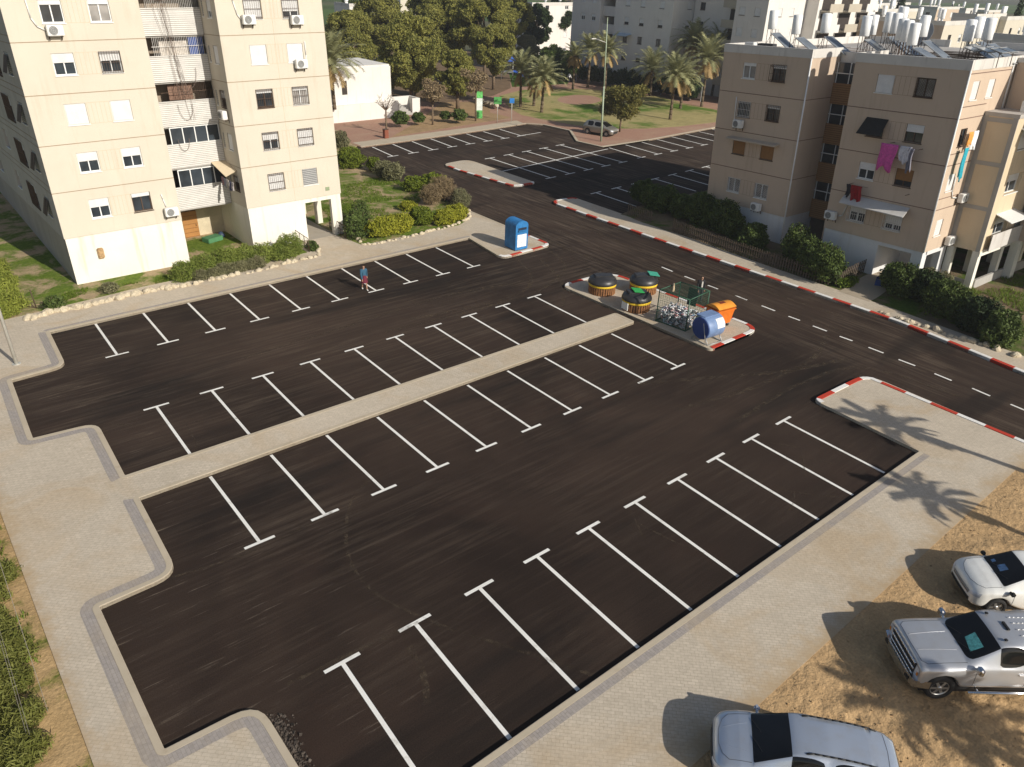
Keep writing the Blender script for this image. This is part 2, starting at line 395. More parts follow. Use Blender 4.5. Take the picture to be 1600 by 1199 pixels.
kk = sub(mainpts, (31.72, 39.5), (36.55, 39.8)); kerb('kerb', kk+[(36.60, 43.2)], red=1.02, phase=1); kerb('kerb', [(36.60, 43.2), (36.72, 50.2)])
border('pavement_border', sub(mainpts, (3.95, -12), (4.12, 26.02))); border('pavement_border', sub(mainpts, (4.12, 27.8), (4.72, 43.45)))
border('pavement_border', sub(mainpts, (4.72, 43.45), (32.42, 43.68)), w=.22)
# -- east side of the lot: wide pavement under row D, joins the street corner
eastpts = rounded([(3.95, -14), (13, -14), (13, 6.3), (33.2, 6.45), (33.3, -25), (35.9, -25), (36.0, 6.8), (36.25, 14.75), (31.6, 14.9), (31.3, 9.62), (7.5, 9.72), (3.95, 9.72)][::-1], [0, .05, .05, .45, 1.1, 0, 0, 0, 0, .3, 0, 0], 6)
mb = MB(); mb.prism([(4.0, 9.7), (7.5, 9.72), (31.3, 9.62), *sub(eastpts, (31.3, 9.7), (36.2, 6.8)), (36, 6.8), (35.9, -25), (33.3, -25), (33.2, 6.45), (11.6, 6.25), (11.6, -14), (4.0, -14)], -.05, ZS-.006)
structure(mb.build('pavement', [M_PAVE]))
ek = [(3.95, 9.72), (7.5, 9.72), (31.3, 9.62)]; ek2 = sub(eastpts, (31.3, 9.7), (36.2, 6.8))
kerb('kerb', (ek+[p for p in ek2 if 9.8 < p[1] < 14.2 and p[0] < 31.7])[::-1])
kerb('kerb', ([p for p in ek2 if p[1] > 14.2]+[(36.0, 6.8), (35.9, -25)])[::-1], red=1.25)
border('pavement_border', (ek+[p for p in ek2 if p[0] < 31.75 and 9.8 < p[1] < 14.])[::-1], w=.27, z=ZS-.002)
# -- waste-container island
isl = rounded([(31.6, 32.9), (31.95, 21.2), (36.6, 21.2), (36.05, 32.7)], [.9, .35, 1.1, 1.6], 8)
mb = MB(); mb.prism(isl, -.05, ZS-.002); structure(mb.build('pavement_island', [M_PAVE]))
mk = isl+[isl[0]]
iw = [p for p in isl if True]
kerb('kerb', sub(isl, (31.6, 32.0), (31.95, 21.6)))
k2 = sub(isl, (32.1, 21.2), (36.05, 32.7)); n0 = len(k2); k2 = k2+[p for p in isl[isl.index(k2[-1])+1:]]+[isl[0], isl[1], isl[2], isl[3], isl[4], isl[5]]
kerb('kerb', k2, red=.98, phase=0)
# -- far island by the street
fi = rounded([(44.1, 63.9), (43.95, 61.0), (44.7, 53.3), (47.3, 53.2), (47.55, 64.3)], [1.2, .5, .9, .5, 1.2], 6)
mb = MB(); mb.prism(fi, -.05, ZS-.003); structure(mb.build('pavement_island', [M_PAVE])); kerb('kerb', sub(fi, (43.9, 63), (47.5, 54)), red=1.05, phase=0)
# -- pavement on the far side of the street
sw = rounded([(42.6, -25), (43.2, 9.6), (44.2, 17.0), (43.95, 34.2), (44.0, 47.9), (46.8, 47.6), (46.65, 41.5), (46.0, 27), (45.9, 18), (45.4, 10.5), (45.2, -25)][::-1], [0, 0, 0, 0, .1, .6, 1.2, 2, 2, 2, 0], 6)
mb = MB(); mb.prism(sw, -.05, ZS-.002); structure(mb.build('pavement', [M_PAVE]))
kerb('kerb', [p for p in sub(sw, (46.8, 47.0), (42.6, -25))][::1], red=1.22, phase=0)
# -- garden ground round the right-hand building
def zr(x, y): 
    t = max(0, min(1, (x-46)/3.2)); return .12+.42*t*t*(3-2*t)+.05*min(1, t*3)*noise.noise(Vector((x*.5, y*.5, 0)))
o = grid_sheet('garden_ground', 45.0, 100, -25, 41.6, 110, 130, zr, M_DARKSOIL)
# -- garden left of the street
mb = MB(); mb.prism([(-.02, 46.3), (4.7, 46.7), (10.7, 47.3), (21.4, 47.4), (21.4, 49.9), (24.8, 49.9), (25.2, 46.7), (33.7, 46.7), (35.3, 47.6), (36.75, 50.3), (36.9, 60), (37.4, 70), (39, 74.3), (41.4, 76), (41, 110), (-40, 110), (-40, 46.3)], -.05, .11)
structure(mb.build('garden_ground', [M_GARD]))
mb = MB(); mb.prism([(21.4, 49.6), (24.8, 49.6), (24.8, 60), (19.5, 60), (19.5, 49.9)], .05, .15); structure(mb.build('path', [m_plaster('grey_concrete_path', (.36, .32, .26), (.42, .37, .30), (.25, .2, .15), .4, 1)]))
# -- grass verge on the west edge
def zl(x, y): return .10+.10*noise.noise(Vector((x*.8, y*.8, 3)))*(1 if x < -.3 else .1)
grid_sheet('verge_ground', -9, -.02, -12, 46.3, 36, 220, zl, m_soil('verge_soil', (.50, .34, .17), (.40, .27, .13), (.08, .11, .016), (.15, .16, .03), .56, .5))
# -- sandy plot with the parked cars
def zd(x, y): return .125+(.10*noise.fractal(Vector((x*.55, y*.55, 1)), 1, 2, 5)+.035*noise.fractal(Vector((x*3.1, y*3.1, 4)), 1, 2, 4))*min(1, max(0, (6.3-y)/1.2))*min(1, max(0, (33.3-x)/1.))
grid_sheet('sand_plot', 11.6, 33.32, -22, 6.48, 300, 380, zd, M_SAND)
# -- far lot surroundings and park
mb = MB(); mb.prism([(41.2, 75.0), (47, 75.15), (58, 75.8), (65.9, 76.6), (67.3, 74.9), (67.6, 70.4), (63.9, 65.3), (64.2, 61.2), (72, 61.2), (85, 62.1), (140, 65), (140, 150), (41.2, 150)], -.05, .12)
structure(mb.build('park_paving', [M_REDPAVE]))
kerb('kerb', [(41.2, 75.0), (47, 75.15), (58, 75.8), (65.9, 76.6), (67.3, 74.9), (67.6, 70.4), (63.9, 65.3), (64.2, 61.2), (72, 61.2), (85, 62.1), (110, 63.4)][::-1][:0] or [(110, 63.4), (85, 62.1), (72, 61.2), (64.2, 61.2), (63.9, 65.3), (67.6, 70.4), (67.3, 74.9), (65.9, 76.6), (58, 75.8), (47, 75.15), (41.2, 75.0)][::-1], w=.3)
mb = MB(); mb.prism([(41.5, 75.31), (47, 75.46), (58, 76.12), (65.7, 76.9), (66.2, 78.9), (58, 78.1), (47, 77.6), (41.5, 77.4)], 0, .124); structure(mb.build('pavement', [M_CONC]))
def flat(name, px, z, m): 
    mb = MB(); mb.prism([tuple(G(x, y, z)[:2]) for x, y in px], z-.1, z); return structure(mb.build(name, [m]))
flat('lawn', [(798, 170), (815, 180), (850, 187), (900, 196), (960, 201), (1010, 201), (1060, 198), (1135, 189), (1150, 178), (1075, 163), (1035, 152), (960, 143), (905, 139), (860, 139), (815, 141), (780, 150)], .128, M_LAWN)
ell = [(905+34*math.cos(a), 156+7.5*math.sin(a)) for a in [2*math.pi*k/28 for k in range(28)]]; flat('paved_circle', ell, .134, M_REDPAVE)
flat('planting_bed', [(612, 214), (648, 193), (668, 178), (690, 160), (770, 158), (765, 176), (800, 184), (700, 200)], .127, m_soil('bed_soil', (.40, .27, .15), (.31, .21, .11), None, None))
flat('lawn', [(795, 112), (800, 136), (888, 131), (885, 122), (850, 116)], .13, m_soil('green_lawn', (.05, .10, .012), (.075, .13, .02), None, None))
flat('pine_floor', [(560, 150), (690, 162), (770, 150), (798, 138), (795, 100), (700, 70), (500, 70)], .125, m_soil('pine_litter', (.22, .15, .09), (.16, .11, .07), None, None))

# -- road paint
ZP = .005
def paint(name, rows, w=.12, bar=1.1, z=ZP, barw=.13):
    mb = MB()
    for a, b, barend in rows:
        a, b = Vector((*a, 0)), Vector((*b, 0)); strip(mb, [a, b], w, z)
        if barend:
            e = b; d = (b-a).normalized(); n = Vector((-d.y, d.x, 0)); e = b+d*.055
            dirv = Vector((1, .0, 0)) if barend == 1 else Vector((1, barend, 0)).normalized()
            p0 = e-dirv*bar/2; p1 = e+dirv*bar/2; strip(mb, [p0, p1], barw, z+.0035)
    return structure(mb.build(name, M_WHITEP))
paint('parking_lines', [((6.93+2.5*i, 43.56), (6.82+2.5*i, 38.98), 1) for i in range(10)])
paint('parking_lines', [((6.65+2.5*i, 27.9), (6.76+2.5*i, 32.55), 1) for i in range(10)])
paint('parking_lines', [((6.73+2.5*i, 25.96), (6.68+2.5*i, 21.2), 1) for i in range(10)])
paint('parking_lines', [((6.2+2.5*i, 9.8), (6.42+2.5*i, 14.68), 1) for i in range(10)], w=.13, bar=1.15)
paint('parking_lines', [((42.53+2.63*i, 74.9+.13*i), (42.08+2.66*i, 70.0+.2*i), .06) for i in range(8)], w=.16, bar=1.4, barw=.16)
paint('parking_lines', [((60.2, 71.4), (64.1, 71.7), 0)], w=.16)
paint('parking_lines', [((50.06+2.75*i, 54.3+.22*i), (50.19+2.75*i, 63.9+.27*i), .06) for i in range(5)]+[((50.19+2.75*i, 63.9+.27*i), (50.06+2.75*i, 54.3+.22*i), .06) for i in range(5)][:0]+[((65.0+2.86*i, 61.0+.14*i), (64.5+2.9*i, 55.7+.15*i), .06) for i in range(9)], w=.16, bar=1.4, barw=.16)
paint('parking_lines', [((50.06+2.75*i, 54.9+.22*i), (50.055+2.75*i, 54.3+.22*i), .06) for i in range(5)]+[((63.9, 61.0), (61.5, 55.3), .06)][:0], w=.10, bar=1.4, barw=.16, z=ZP+.007)
paint('parking_lines', [((47.6, 58.75), (64.4, 60.6), 0)], w=.16, z=ZP+.011)
paint('parking_lines', [((49.7+2.86*i, 42.8+.15*i), (49.9+2.87*i, 47.9+.18*i), .06) for i in range(8)], w=.16, bar=1.4, barw=.16)
mb = MB()
for a, b in (((1034, 417.5), (1051, 424.5)), ((1069.5, 432), (1086, 438.2)), ((1106, 446), (1122, 452)), ((1149, 462), (1167.5, 469.2)), ((1190, 478), (1211, 486)), ((1232, 494.5), (1250, 501)), ((1270, 509.5), (1292, 517.7)), ((1312, 525.8), (1332, 533)), ((1357, 543), (1380.5, 552)), ((1404, 562), (1430, 571.8)), ((1460, 584), (1487, 595)), ((1519, 607), (1547, 619)), ((1579, 632), (1610, 645))): strip(mb, [G(*a), G(*b)], .12, ZP)
structure(mb.build('centre_dashes', M_WHITEP))
# tyre track and cracks in the asphalt
def m_dust():
    t = NT('dust_on_asphalt'); t.fin(t.mix(t.ramp(t.noise(7, 3), .4, .6), (.07, .052, .038), (.15, .115, .075)), .95, 0, .1)
    tr = t.new('ShaderNodeBsdfTransparent'); mx = t.new('ShaderNodeMixShader'); t.link(t.ramp(t.noise(2.2, 9, rough=.8), .44, .85), mx.inputs[0])
    t.link(tr.outputs[0], mx.inputs[1]); t.link(t.b.outputs[0], mx.inputs[2]); t.link(mx.outputs[0], t.out.inputs[0]); return t.m
M_DUST = m_dust()
def smooth_px(px, n=6):
    P = [G(*p) for p in px]; out = []
    for i in range(len(P)-1):
        p0, p1, p2, p3 = P[max(i-1, 0)], P[i], P[i+1], P[min(i+2, len(P)-1)]
        for k in range(n):
            t = k/n; out.append(.5*((2*p1)+(p2-p0)*t+(2*p0-5*p1+4*p2-p3)*t*t+(3*p1-p0-3*p2+p3)*t**3))
    out.append(P[-1]); return out
mb = MB(); strip(mb, smooth_px([(585, 745), (556, 772), (543, 806), (541, 850), (552, 888), (580, 922), (630, 952), (700, 982), (790, 1010), (860, 1032), (928, 1056)]), .13, .013)
strip(mb, smooth_px([(262, 905), (400, 860), (520, 800)]), .1, .013)
strip(mb, smooth_px([(450, 1070), (530, 1030), (580, 1008), (660, 970)]), .14, .013); strip(mb, smooth_px([(640, 1010), (660, 1050), (668, 1100)]), .2, .013)
for px in ([(1200, 692), (1250, 701), (1253, 715), (1310, 727)], [(1255, 715), (1258, 745)], [(1205, 760), (1241, 770), (1318, 778)], [(1241, 770), (1238, 790), (1222, 812)], [(160, 663), (230, 665), (300, 660), (400, 652)], [(290, 662), (305, 690), (306, 705)], [(1000, 820), (1060, 850), (1100, 865)], [(985, 800), (1010, 850)], [(905, 575), (960, 620), (985, 640)]):
    strip(mb, smooth_px(px), .07, .013)
for px, w_ in (([(700, 330), (790, 372), (870, 430), (880, 480)], .3), ([(760, 322), (850, 372), (960, 420), (1060, 470)], .35), ([(720, 345), (800, 400), (830, 440), (780, 470), (640, 500)], .28), ([(800, 360), (880, 410), (850, 450), (760, 480), (600, 520)], .3), ([(1000, 600), (1120, 590), (1230, 580), (1330, 560)], .3), ([(1060, 640), (1180, 605), (1270, 560), (1290, 525)], .3), ([(820, 440), (700, 462), (560, 505), (380, 560)], .22), ([(1150, 660), (1250, 600), (1350, 575), (1500, 620)], .25), ([(890, 345), (1010, 395), (1150, 440), (1330, 500)], .25), ([(870, 360), (1000, 412), (1150, 462), (1330, 522)], .25)): strip(mb, smooth_px(px, 10), w_, .0125)
structure(mb.build('dust_tracks', M_DUST))

# ================================================================ FOLIAGE
def leaf_object(name, blobs, n, size, m, parent=None, shell=.55, aspect=.5, out=.5, lump=.25, zmin=-9, up=0., seed=0):
    rng = np.random.default_rng(1000+seed+len(blobs)*7+n)
    B = np.array(blobs, float); wt = (B[:, 3]*B[:, 4]+B[:, 4]*B[:, 5]+B[:, 3]*B[:, 5]); k = rng.choice(len(B), n, p=wt/wt.sum())
    d = rng.normal(size=(n, 3)); d /= np.linalg.norm(d, axis=1)[:, None]
    r = shell+(1-shell)*rng.random(n)**.6
    if lump > 0:
        ph = k[:, None]*1.7; r = r*(1+lump*np.sin(d[:, 0:1]*5+ph)[:, 0]*np.sin(d[:, 1]*4.3+ph[:, 0]*2)*np.cos(d[:, 2]*5.1+ph[:, 0]))
    p = B[k, :3]+d*r[:, None]*B[k, 3:6]
    nn = d*out+rng.normal(size=(n, 3))*(1-out)+np.array([0, 0, up]); nn /= np.linalg.norm(nn, axis=1)[:, None]
    a = np.cross(nn, rng.normal(size=(n, 3))); a /= np.linalg.norm(a, axis=1)[:, None]; b = np.cross(nn, a)
    sz = size*(.6+.8*rng.random(n))[:, None]; a *= sz; b *= sz*aspect
    V = np.stack([p-a, p-b, p+a, p+b], 1)
    V[..., 2] = np.maximum(V[..., 2], zmin)
    V = V.reshape(-1, 3)
    me = bpy.data.meshes.new(name); me.vertices.add(4*n); me.vertices.foreach_set('co', V.ravel())
    me.loops.add(4*n); me.loops.foreach_set('vertex_index', np.arange(4*n)); me.polygons.add(n)
    me.polygons.foreach_set('loop_start', np.arange(n)*4); me.polygons.foreach_set('loop_total', np.full(n, 4)); me.update(); me.validate()
    me.materials.append(m); o = bpy.data.objects.new(name, me); COL.objects.link(o)
    if parent: o.parent = parent
    return o
L_HEDGE = m_leaf('hedge_leaves', (.075, .115, .012), (.16, .19, .02)); L_HEDGE2 = m_leaf('yellow_hedge_leaves', (.16, .19, .015), (.30, .29, .03))
L_DRY = m_leaf('dry_twigs', (.17, .12, .07), (.24, .18, .10), .1); L_DARK = m_leaf('dark_leaves', (.034, .055, .014), (.095, .13, .03), .2)
L_PINE = m_leaf('pine_needles', (.11, .13, .034), (.30, .28, .07), .35); L_OLIVE = m_leaf('grey_leaves', (.12, .12, .06), (.2, .19, .10))
L_GRASS = m_leaf('grass_blades', (.075, .13, .012), (.16, .21, .025), .3); L_DEEP = m_leaf('deep_green_leaves', (.016, .03, .01), (.035, .055, .016), .1)
L_PALM = m_leaf('palm_leaflets', (.15, .165, .07), (.31, .30, .15), .2); L_PALMDRY = m_leaf('dry_palm_leaflets', (.25, .17, .07), (.36, .25, .11), .2)
BARK = mat('bark', (.16, .115, .075), .95, var=.35, scale=4, bump=.6); PALMBARK = mat('palm_bark', (.13, .095, .06), .95, var=.4, scale=6, bump=.8)

def bush(label, pts, m, n=2600, size=.09, name='bush', cat='bush', group=None, twig=None, shell=.45, out=.4, seed=0, asp=.5):
    """pts: (x, y, z, rx, ry, rz) clumps; the stem stands under the first clump"""
    x, y = pts[0][0], pts[0][1]; z0 = zr(x, y) if x > 45 else .1
    root = empty(name, (x, y, z0), 0, label, cat, group)
    q = [(a-x, b-y, c, d, e, f) for a, b, c, d, e, f in pts]
    leaf_object('foliage', q, n, size, m, root, shell, asp, out, .28, 0., seed=seed)
    rr = random.Random(len(pts)*31+n)
    for c in q[:6]:
        mb = MB(); b0 = (c[0], c[1], 0)
        for k in range(4): t = (c[0]+rr.uniform(-.5, .5)*c[3], c[1]+rr.uniform(-.5, .5)*c[4], c[2]+c[5]*rr.uniform(.5, 1.05)); mb.tube(b0, t, .035, .01, 5)
        mb.build('stem', BARK, root)
    return root
def along(px, z, rx, ry, rz, step=1.):    # clumps along a line seen at px
    P = [G(x, y, .1) for x, y in px]; out = []; rr = random.Random(int(px[0][0]))
    for a, b in zip(P[:-1], P[1:]):
        n = max(1, int((b-a).length/step))
        for k in range(n):
            c = a.lerp(b, (k+.5)/n); out.append((c.x+rr.uniform(-.25, .25), c.y+rr.uniform(-.25, .25), z*rr.uniform(.8, 1.15), rx*rr.uniform(.85, 1.2), ry*rr.uniform(.85, 1.2), rz*rr.uniform(.8, 1.2)))
    return out
# -- planting in front of the left building and round the corner garden
bush('long low green shrub row along the stone edging before the left block', along([(270, 442), (330, 425), (395, 412), (470, 398)], .55, .85, .75, .75, .9), m_leaf('feathery_leaves', (.09, .14, .02), (.2, .23, .05)), 34000, .09, 'shrub_row', 'shrub', seed=1, asp=.22, out=.2)
bush('dry grey twiggy front of the shrub row beside the concrete path', along([(300, 440), (370, 428), (420, 418)], .35, .6, .4, .45, .9), L_OLIVE, 12000, .08, 'shrub_row', 'shrub', seed=2, asp=.15, out=.1, shell=.2)
bush('small round dark bush at the left end of the stone edging', along([(78, 486), (86, 482)], .35, .5, .5, .5, .4), L_DARK, 1800, .07, seed=3)
bush('grey green low bush in the grass strip under the left block corner', along([(158, 462), (185, 458)], .25, .55, .4, .32, .5), L_OLIVE, 1600, .07, seed=4)
bush('small dark bush beside the white railing of the concrete path', along([(478, 392), (492, 395)], .35, .45, .45, .5, .5), L_DARK, 1600, .07, seed=5)
bush('dark untidy bush right of the passage under the left block', along([(560, 345), (556, 362), (552, 376)], .75, .75, .75, .85, .6), L_DARK, 5200, .09, seed=6)
bush('bright yellow green clipped hedge nearest the parking row, left half', along([(583, 370), (612, 366), (640, 360)], .62, .95, .85, .72, .7), L_HEDGE2, 15000, .075, 'clipped_hedge', 'hedge', seed=7)
bush('darker green clipped hedge between the two yellow hedges by the corner', along([(650, 352), (672, 350)], .62, .9, .85, .72, .7), L_HEDGE, 8000, .075, 'clipped_hedge', 'hedge', seed=8)
bush('yellow green hedge at the street corner behind the blue container', along([(690, 352), (716, 344)], .62, .95, .85, .75, .7), L_HEDGE2, 11000, .075, 'clipped_hedge', 'hedge', seed=9)
bush('sprawling dry twiggy shrub standing above the clipped hedges', along([(672, 322), (690, 312), (700, 320)], 1.1, .9, .9, 1.0, .9), L_DRY, 14000, .15, 'dry_shrub', 'shrub', shell=.05, out=0., seed=10, asp=.08)
bush('brown green leafless bush at the street edge behind the corner', along([(714, 316), (722, 328)], .6, .7, .9, .7, .7), L_OLIVE, 7000, .10, seed=11, asp=.15, out=.1, shell=.2)
bush('rounded green hedge with a dark shaded side beside the street, middle of the row', along([(640, 298), (662, 296), (690, 300)], .7, .95, .85, .8, .8), L_HEDGE, 9000, .085, 'clipped_hedge', 'hedge', seed=12)
bush('pale grey green bush along the street above the rounded hedge', along([(596, 276), (622, 284)], .75, 1.15, .8, .85, .9), L_OLIVE, 6500, .085, 'grey_bush', 'bush', seed=13)
bush('square clipped dark green hedge at the top of the street edge', along([(576, 268), (592, 268)], .65, .75, .7, .75, .6), L_HEDGE, 5000, .085, 'clipped_hedge', 'hedge', seed=14)
bush('big round green bush touching the right corner of the left block', along([(540, 262), (556, 262)], 1.0, 1.35, 1.2, 1.15, .9), L_HEDGE, 9000, .09, 'round_bush', 'bush', seed=15)
bush('small grey bush behind the big round bush', along([(532, 232), (540, 230)], .9, .8, .8, .9, .9), L_OLIVE, 2500, .1, seed=16)
bush('yellow flowering low bush with wooden stakes inside the corner garden', along([(625, 330), (640, 326)], .3, .8, .7, .4, .9), L_HEDGE2, 3600, .07, seed=17)
# -- along the fence of the right-hand building
rb = [([(990, 318), (1006, 326)], .8, 1.0, .9, .95), ([(1018, 332), (1040, 340)], .9, 1.1, 1.0, 1.1), ([(1052, 345), (1072, 352)], .95, 1.1, 1.0, 1.15), ([(1085, 355), (1110, 364)], 1.0, 1.15, 1.0, 1.2), ([(1122, 368), (1150, 380)], 1.0, 1.1, 1.05, 1.2), ([(1160, 388), (1182, 396)], .8, .9, .9, 1.0)]
rl = ['leftmost dark bush at the street end of the right garden hedge', 'dark green bush behind the start of the picket fence', 'leafy bush second after the fence start, in the shade of the right block', 'tall green bush in the middle of the shaded garden hedge', 'tall leafy bush in front of the white plinth of the right block', 'low bush ending the garden hedge before the white plinth']
for i, ((px, zc, a, b, c), lb) in enumerate(zip(rb, rl)): bush(lb, along(px, zc, a, b, c, .8), L_DARK, 6500, .10, 'garden_bush', 'bush', 'bushes along the picket fence', shell=.4, seed=20+i)
bush('big dark leafy bush standing between the picket fence and the house path', along([(1232, 412), (1255, 425), (1280, 436), (1300, 446)], 1.15, 1.05, 1.0, 1.25, .6), L_DARK, 15000, .10, 'garden_bush', 'bush', seed=30)
bush('small bright green weeds at the foot of the return fence', along([(1310, 452), (1335, 444)], .2, .7, .5, .3, .6), L_GRASS, 1500, .09, 'weeds', 'weeds', seed=31)
for i, (px, lb) in enumerate([([(1385, 455), (1410, 470)], 'dark bush right of the house path beside the blue object'), ([(1425, 470), (1450, 482)], 'dense dark bush under the pillars of the right block'), ([(1462, 490), (1490, 505)], 'dark bush with dry sprigs in the middle of the right shrub bed'), ([(1505, 510), (1535, 525)], 'tall dark bush near the right frame edge, in front of the bright grass'), ([(1545, 530), (1562, 540)], 'last low bush of the right shrub bed')]):
    bush(lb, along(px, .95, 1.0, .95, 1.05, .6), L_DARK if i % 2 == 0 else L_DEEP, 7500, .095, 'garden_bush', 'bush', 'shrub bed right of the house path', seed=32+i)
bush('ivory grey weed tuft in front of the pillars', along([(1440, 450), (1470, 462)], .5, .8, .5, .6, .6), L_OLIVE, 2500, .08, 'weeds', 'weeds', seed=44)
# -- west edge
bush('tall wild grass and mallow clump behind the lamp post at the left edge', [(3.3, 48.2, .3, 1.3, 1.2, .75), (3.3, 50.0, .3, 1.2, 1.3, .7), (2.6, 47.2, .25, 1.3, .9, .6), (3.7, 52.0, .2, 1.1, 1.5, .55), (3.8, 54.5, .2, 1., 1.5, .4), (3.2, 56.5, .1, 1.5, 1.5, .4)], m_leaf('mallow_leaves', (.12, .16, .02), (.26, .28, .05)), 50000, .10, 'wild_grass', 'grass', seed=50, asp=.2, shell=.2, out=.1)
gv = []; rr = random.Random(5)
for k in range(110): yy = 8+k*.2; ed = -.5 if yy > 24 else -.8 if yy > 19 else -.95 if yy > 16 else -1.7; gv.append((ed-abs(rr.gauss(0, .9)), yy+rr.uniform(-.3, .3), .18, .52, .5, .42))
bush('long strip of overgrown grass along the west edge of the pavement', gv, m_leaf('verge_leaves', (.10, .12, .02), (.19, .19, .05)), 150000, .10, 'grass_strip', 'grass', seed=51, asp=.16, shell=.2, out=.1)
bush('dark green bush at the bottom left corner near the cable anchor', [(-.95, 13.2, .4, .7, .75, .55), (-1.4, 12.4, .4, .7, .7, .5)], m_leaf('mid_leaves', (.06, .085, .02), (.12, .14, .04)), 4200, .08, seed=52)
bush('bright green leafy weed at the bottom left corner', [(-1.15, 11.2, .3, .65, .6, .38), (-2.0, 13.2, .3, .6, .6, .4)], L_GRASS, 3000, .08, 'weeds', 'weeds', seed=53)
# grass tufts as uncountable ground cover
def tufts(name, region, n, h, m, seed=1, zf=lambda x, y: .11, mask=None):
    rng = random.Random(seed); mb = MB(); cnt = 0
    x0, x1, y0, y1 = region
    while cnt < n:
        x, y = rng.uniform(x0, x1), rng.uniform(y0, y1); cnt += 1
        if noise.noise(Vector((x*.45, y*.45, seed))) < -.02: continue
        if mask and not mask(x, y): continue
        z = zf(x, y)
        for k in range(3):
            a = rng.uniform(0, 6.28); l = h*rng.uniform(.5, 1.3); dx, dy = math.cos(a)*l*.6, math.sin(a)*l*.6
            px, py = -math.sin(a)*.02, math.cos(a)*.02; ox, oy = rng.uniform(-.06, .06), rng.uniform(-.06, .06)
            mb.poly([(x+ox-px, y+oy-py, z), (x+ox+px, y+oy+py, z), (x+ox+dx, y+oy+dy, z+l)])
    o = mb.build(name, m); return tag(o, kind='stuff')
g1 = tufts('grass', (4.8, 21, 47.3, 49.6), 5200, .13, L_GRASS, 2, mask=lambda x, y: y-47.2 < (1.3 if x < 13 else .8)+.5*math.sin(x)); tag(g1, 'short green grass growing in the strip in front of the left block', 'grass')
g2 = tufts('grass', (26, 37, 47.2, 62), 9000, .16, L_GRASS, 3, mask=lambda x, y: (x-26) < (y-44)*.9); tag(g2, 'patchy green grass inside the corner garden', 'grass')
g3 = tufts('grass', (46.5, 62, 2, 17), 15000, .2, L_GRASS, 4, zf=zr, mask=lambda x, y: x+y*.35 > 50.5); tag(g3, 'bright green grass right of the shrub bed at the right edge', 'grass')
g4 = tufts('grass', (-4.5, -.3, 8, 46), 9000, .15, L_GRASS, 6, zf=zl); tag(g4, 'wild grass on the soil of the west verge', 'grass')

# -- trees
def make_pine(name, label, pos, r, h, m, n=14000, seed=0, group='trees of the small wood', size=.17, zsc=1.1):
    rg = random.Random(seed); root = empty(name, pos, rg.uniform(0, 6), label, 'tree', group)
    blobs = []; zc = h-r*zsc
    for k in range(64):
        a = rg.uniform(0, 6.28); t = rg.uniform(-1, 1); rr = math.sqrt(max(0, 1-t*t))*r*rg.uniform(.45, .85)
        q = r*rg.uniform(.14, .36); blobs.append((rr*math.cos(a), rr*math.sin(a), zc+t*r*zsc*.82, q, q, q*.8))
    leaf_object('crown', blobs, n, size, m, root, .5, .45, .35, .3, .4, .2, seed)
    mb = MB(); mb.tube((0, 0, -.1), (0, 0, zc*.6), .28, .2, 9); mb.tube((0, 0, zc*.6), (.2, .1, zc+r*.4), .2, .07, 7)
    for b in blobs[:12]: mb.tube((0, 0, min(zc*.75, b[2]*.7)), b[:3], .1, .03, 5)
    mb.build('trunk', BARK, root); return root
def gp(px, py, z): p = G(px, py, z); return (p.x, p.y, .1)
PT = [((548, 60), 7, 4.2, 11, 'dark green pine just right of the left block, behind the date palm', L_PINE), ((592, 28), 9, 4.6, 13, 'tall pine at the top left of the small wood', L_PINE), ((640, 78), 7, 4.6, 11.5, 'broad yellow green pine over the white shelter', L_PINE),
      ((655, 125), 4, 2.6, 6.5, 'low pine in front of the wood with a forked trunk', L_PINE), ((700, 30), 9.5, 4.8, 14, 'big pine in the middle of the wood', L_PINE), ((712, 105), 4.5, 2.8, 7.5, 'small drooping pine left of the green banner', L_PINE),
      ((758, 28), 10, 4.6, 14.5, 'tall eucalyptus right of the middle pine', L_PINE), ((772, 78), 6, 3.2, 9.5, 'yellow green tree hanging over the playground', L_PINE), ((806, 20), 10, 3.4, 13.5, 'rightmost light green tree of the wood', L_PINE),
      ((668, 15), 10, 4.2, 14, 'olive green pine behind the wood', L_PINE), ((620, 140), 4.2, 2.2, 6, 'small pine beside the shelter steps', L_PINE), ((560, 8), 8, 4, 12, 'pine far behind the left block', L_DARK),
      ((838, 40), 7, 3.6, 11, 'black green dense tree left of the grey tower', L_DEEP), ((872, 35), 7, 3.4, 11.5, 'second black green tree touching the grey tower', L_DEEP), ((862, 92), 3.4, 2.6, 5.6, 'low green tree behind the two near palms', L_DARK), ((890, 100), 3, 2.2, 5, 'small green tree left of the thin palm', L_DARK),
      ((822, 72), 4, 2.6, 6, 'rust tinged bush tree behind the palms', L_OLIVE), ((905, 112), 1.2, 1.3, 2.4, 'clipped bush left of the white fence', L_DARK)]
for i, ((px, py), zc, r, h, lb, m) in enumerate(PT):
    if i in (3, 5, 10): p = gp(*{3: (650, 152), 5: (715, 172), 10: (600, 160)}[i], 0)
    else: p = gp(px, py, zc)
    make_pine('pine_tree' if m is L_PINE else 'leafy_tree', lb, p, r, h, m, int(12500*r), i+1, size=.175 if r > 3 else .14)
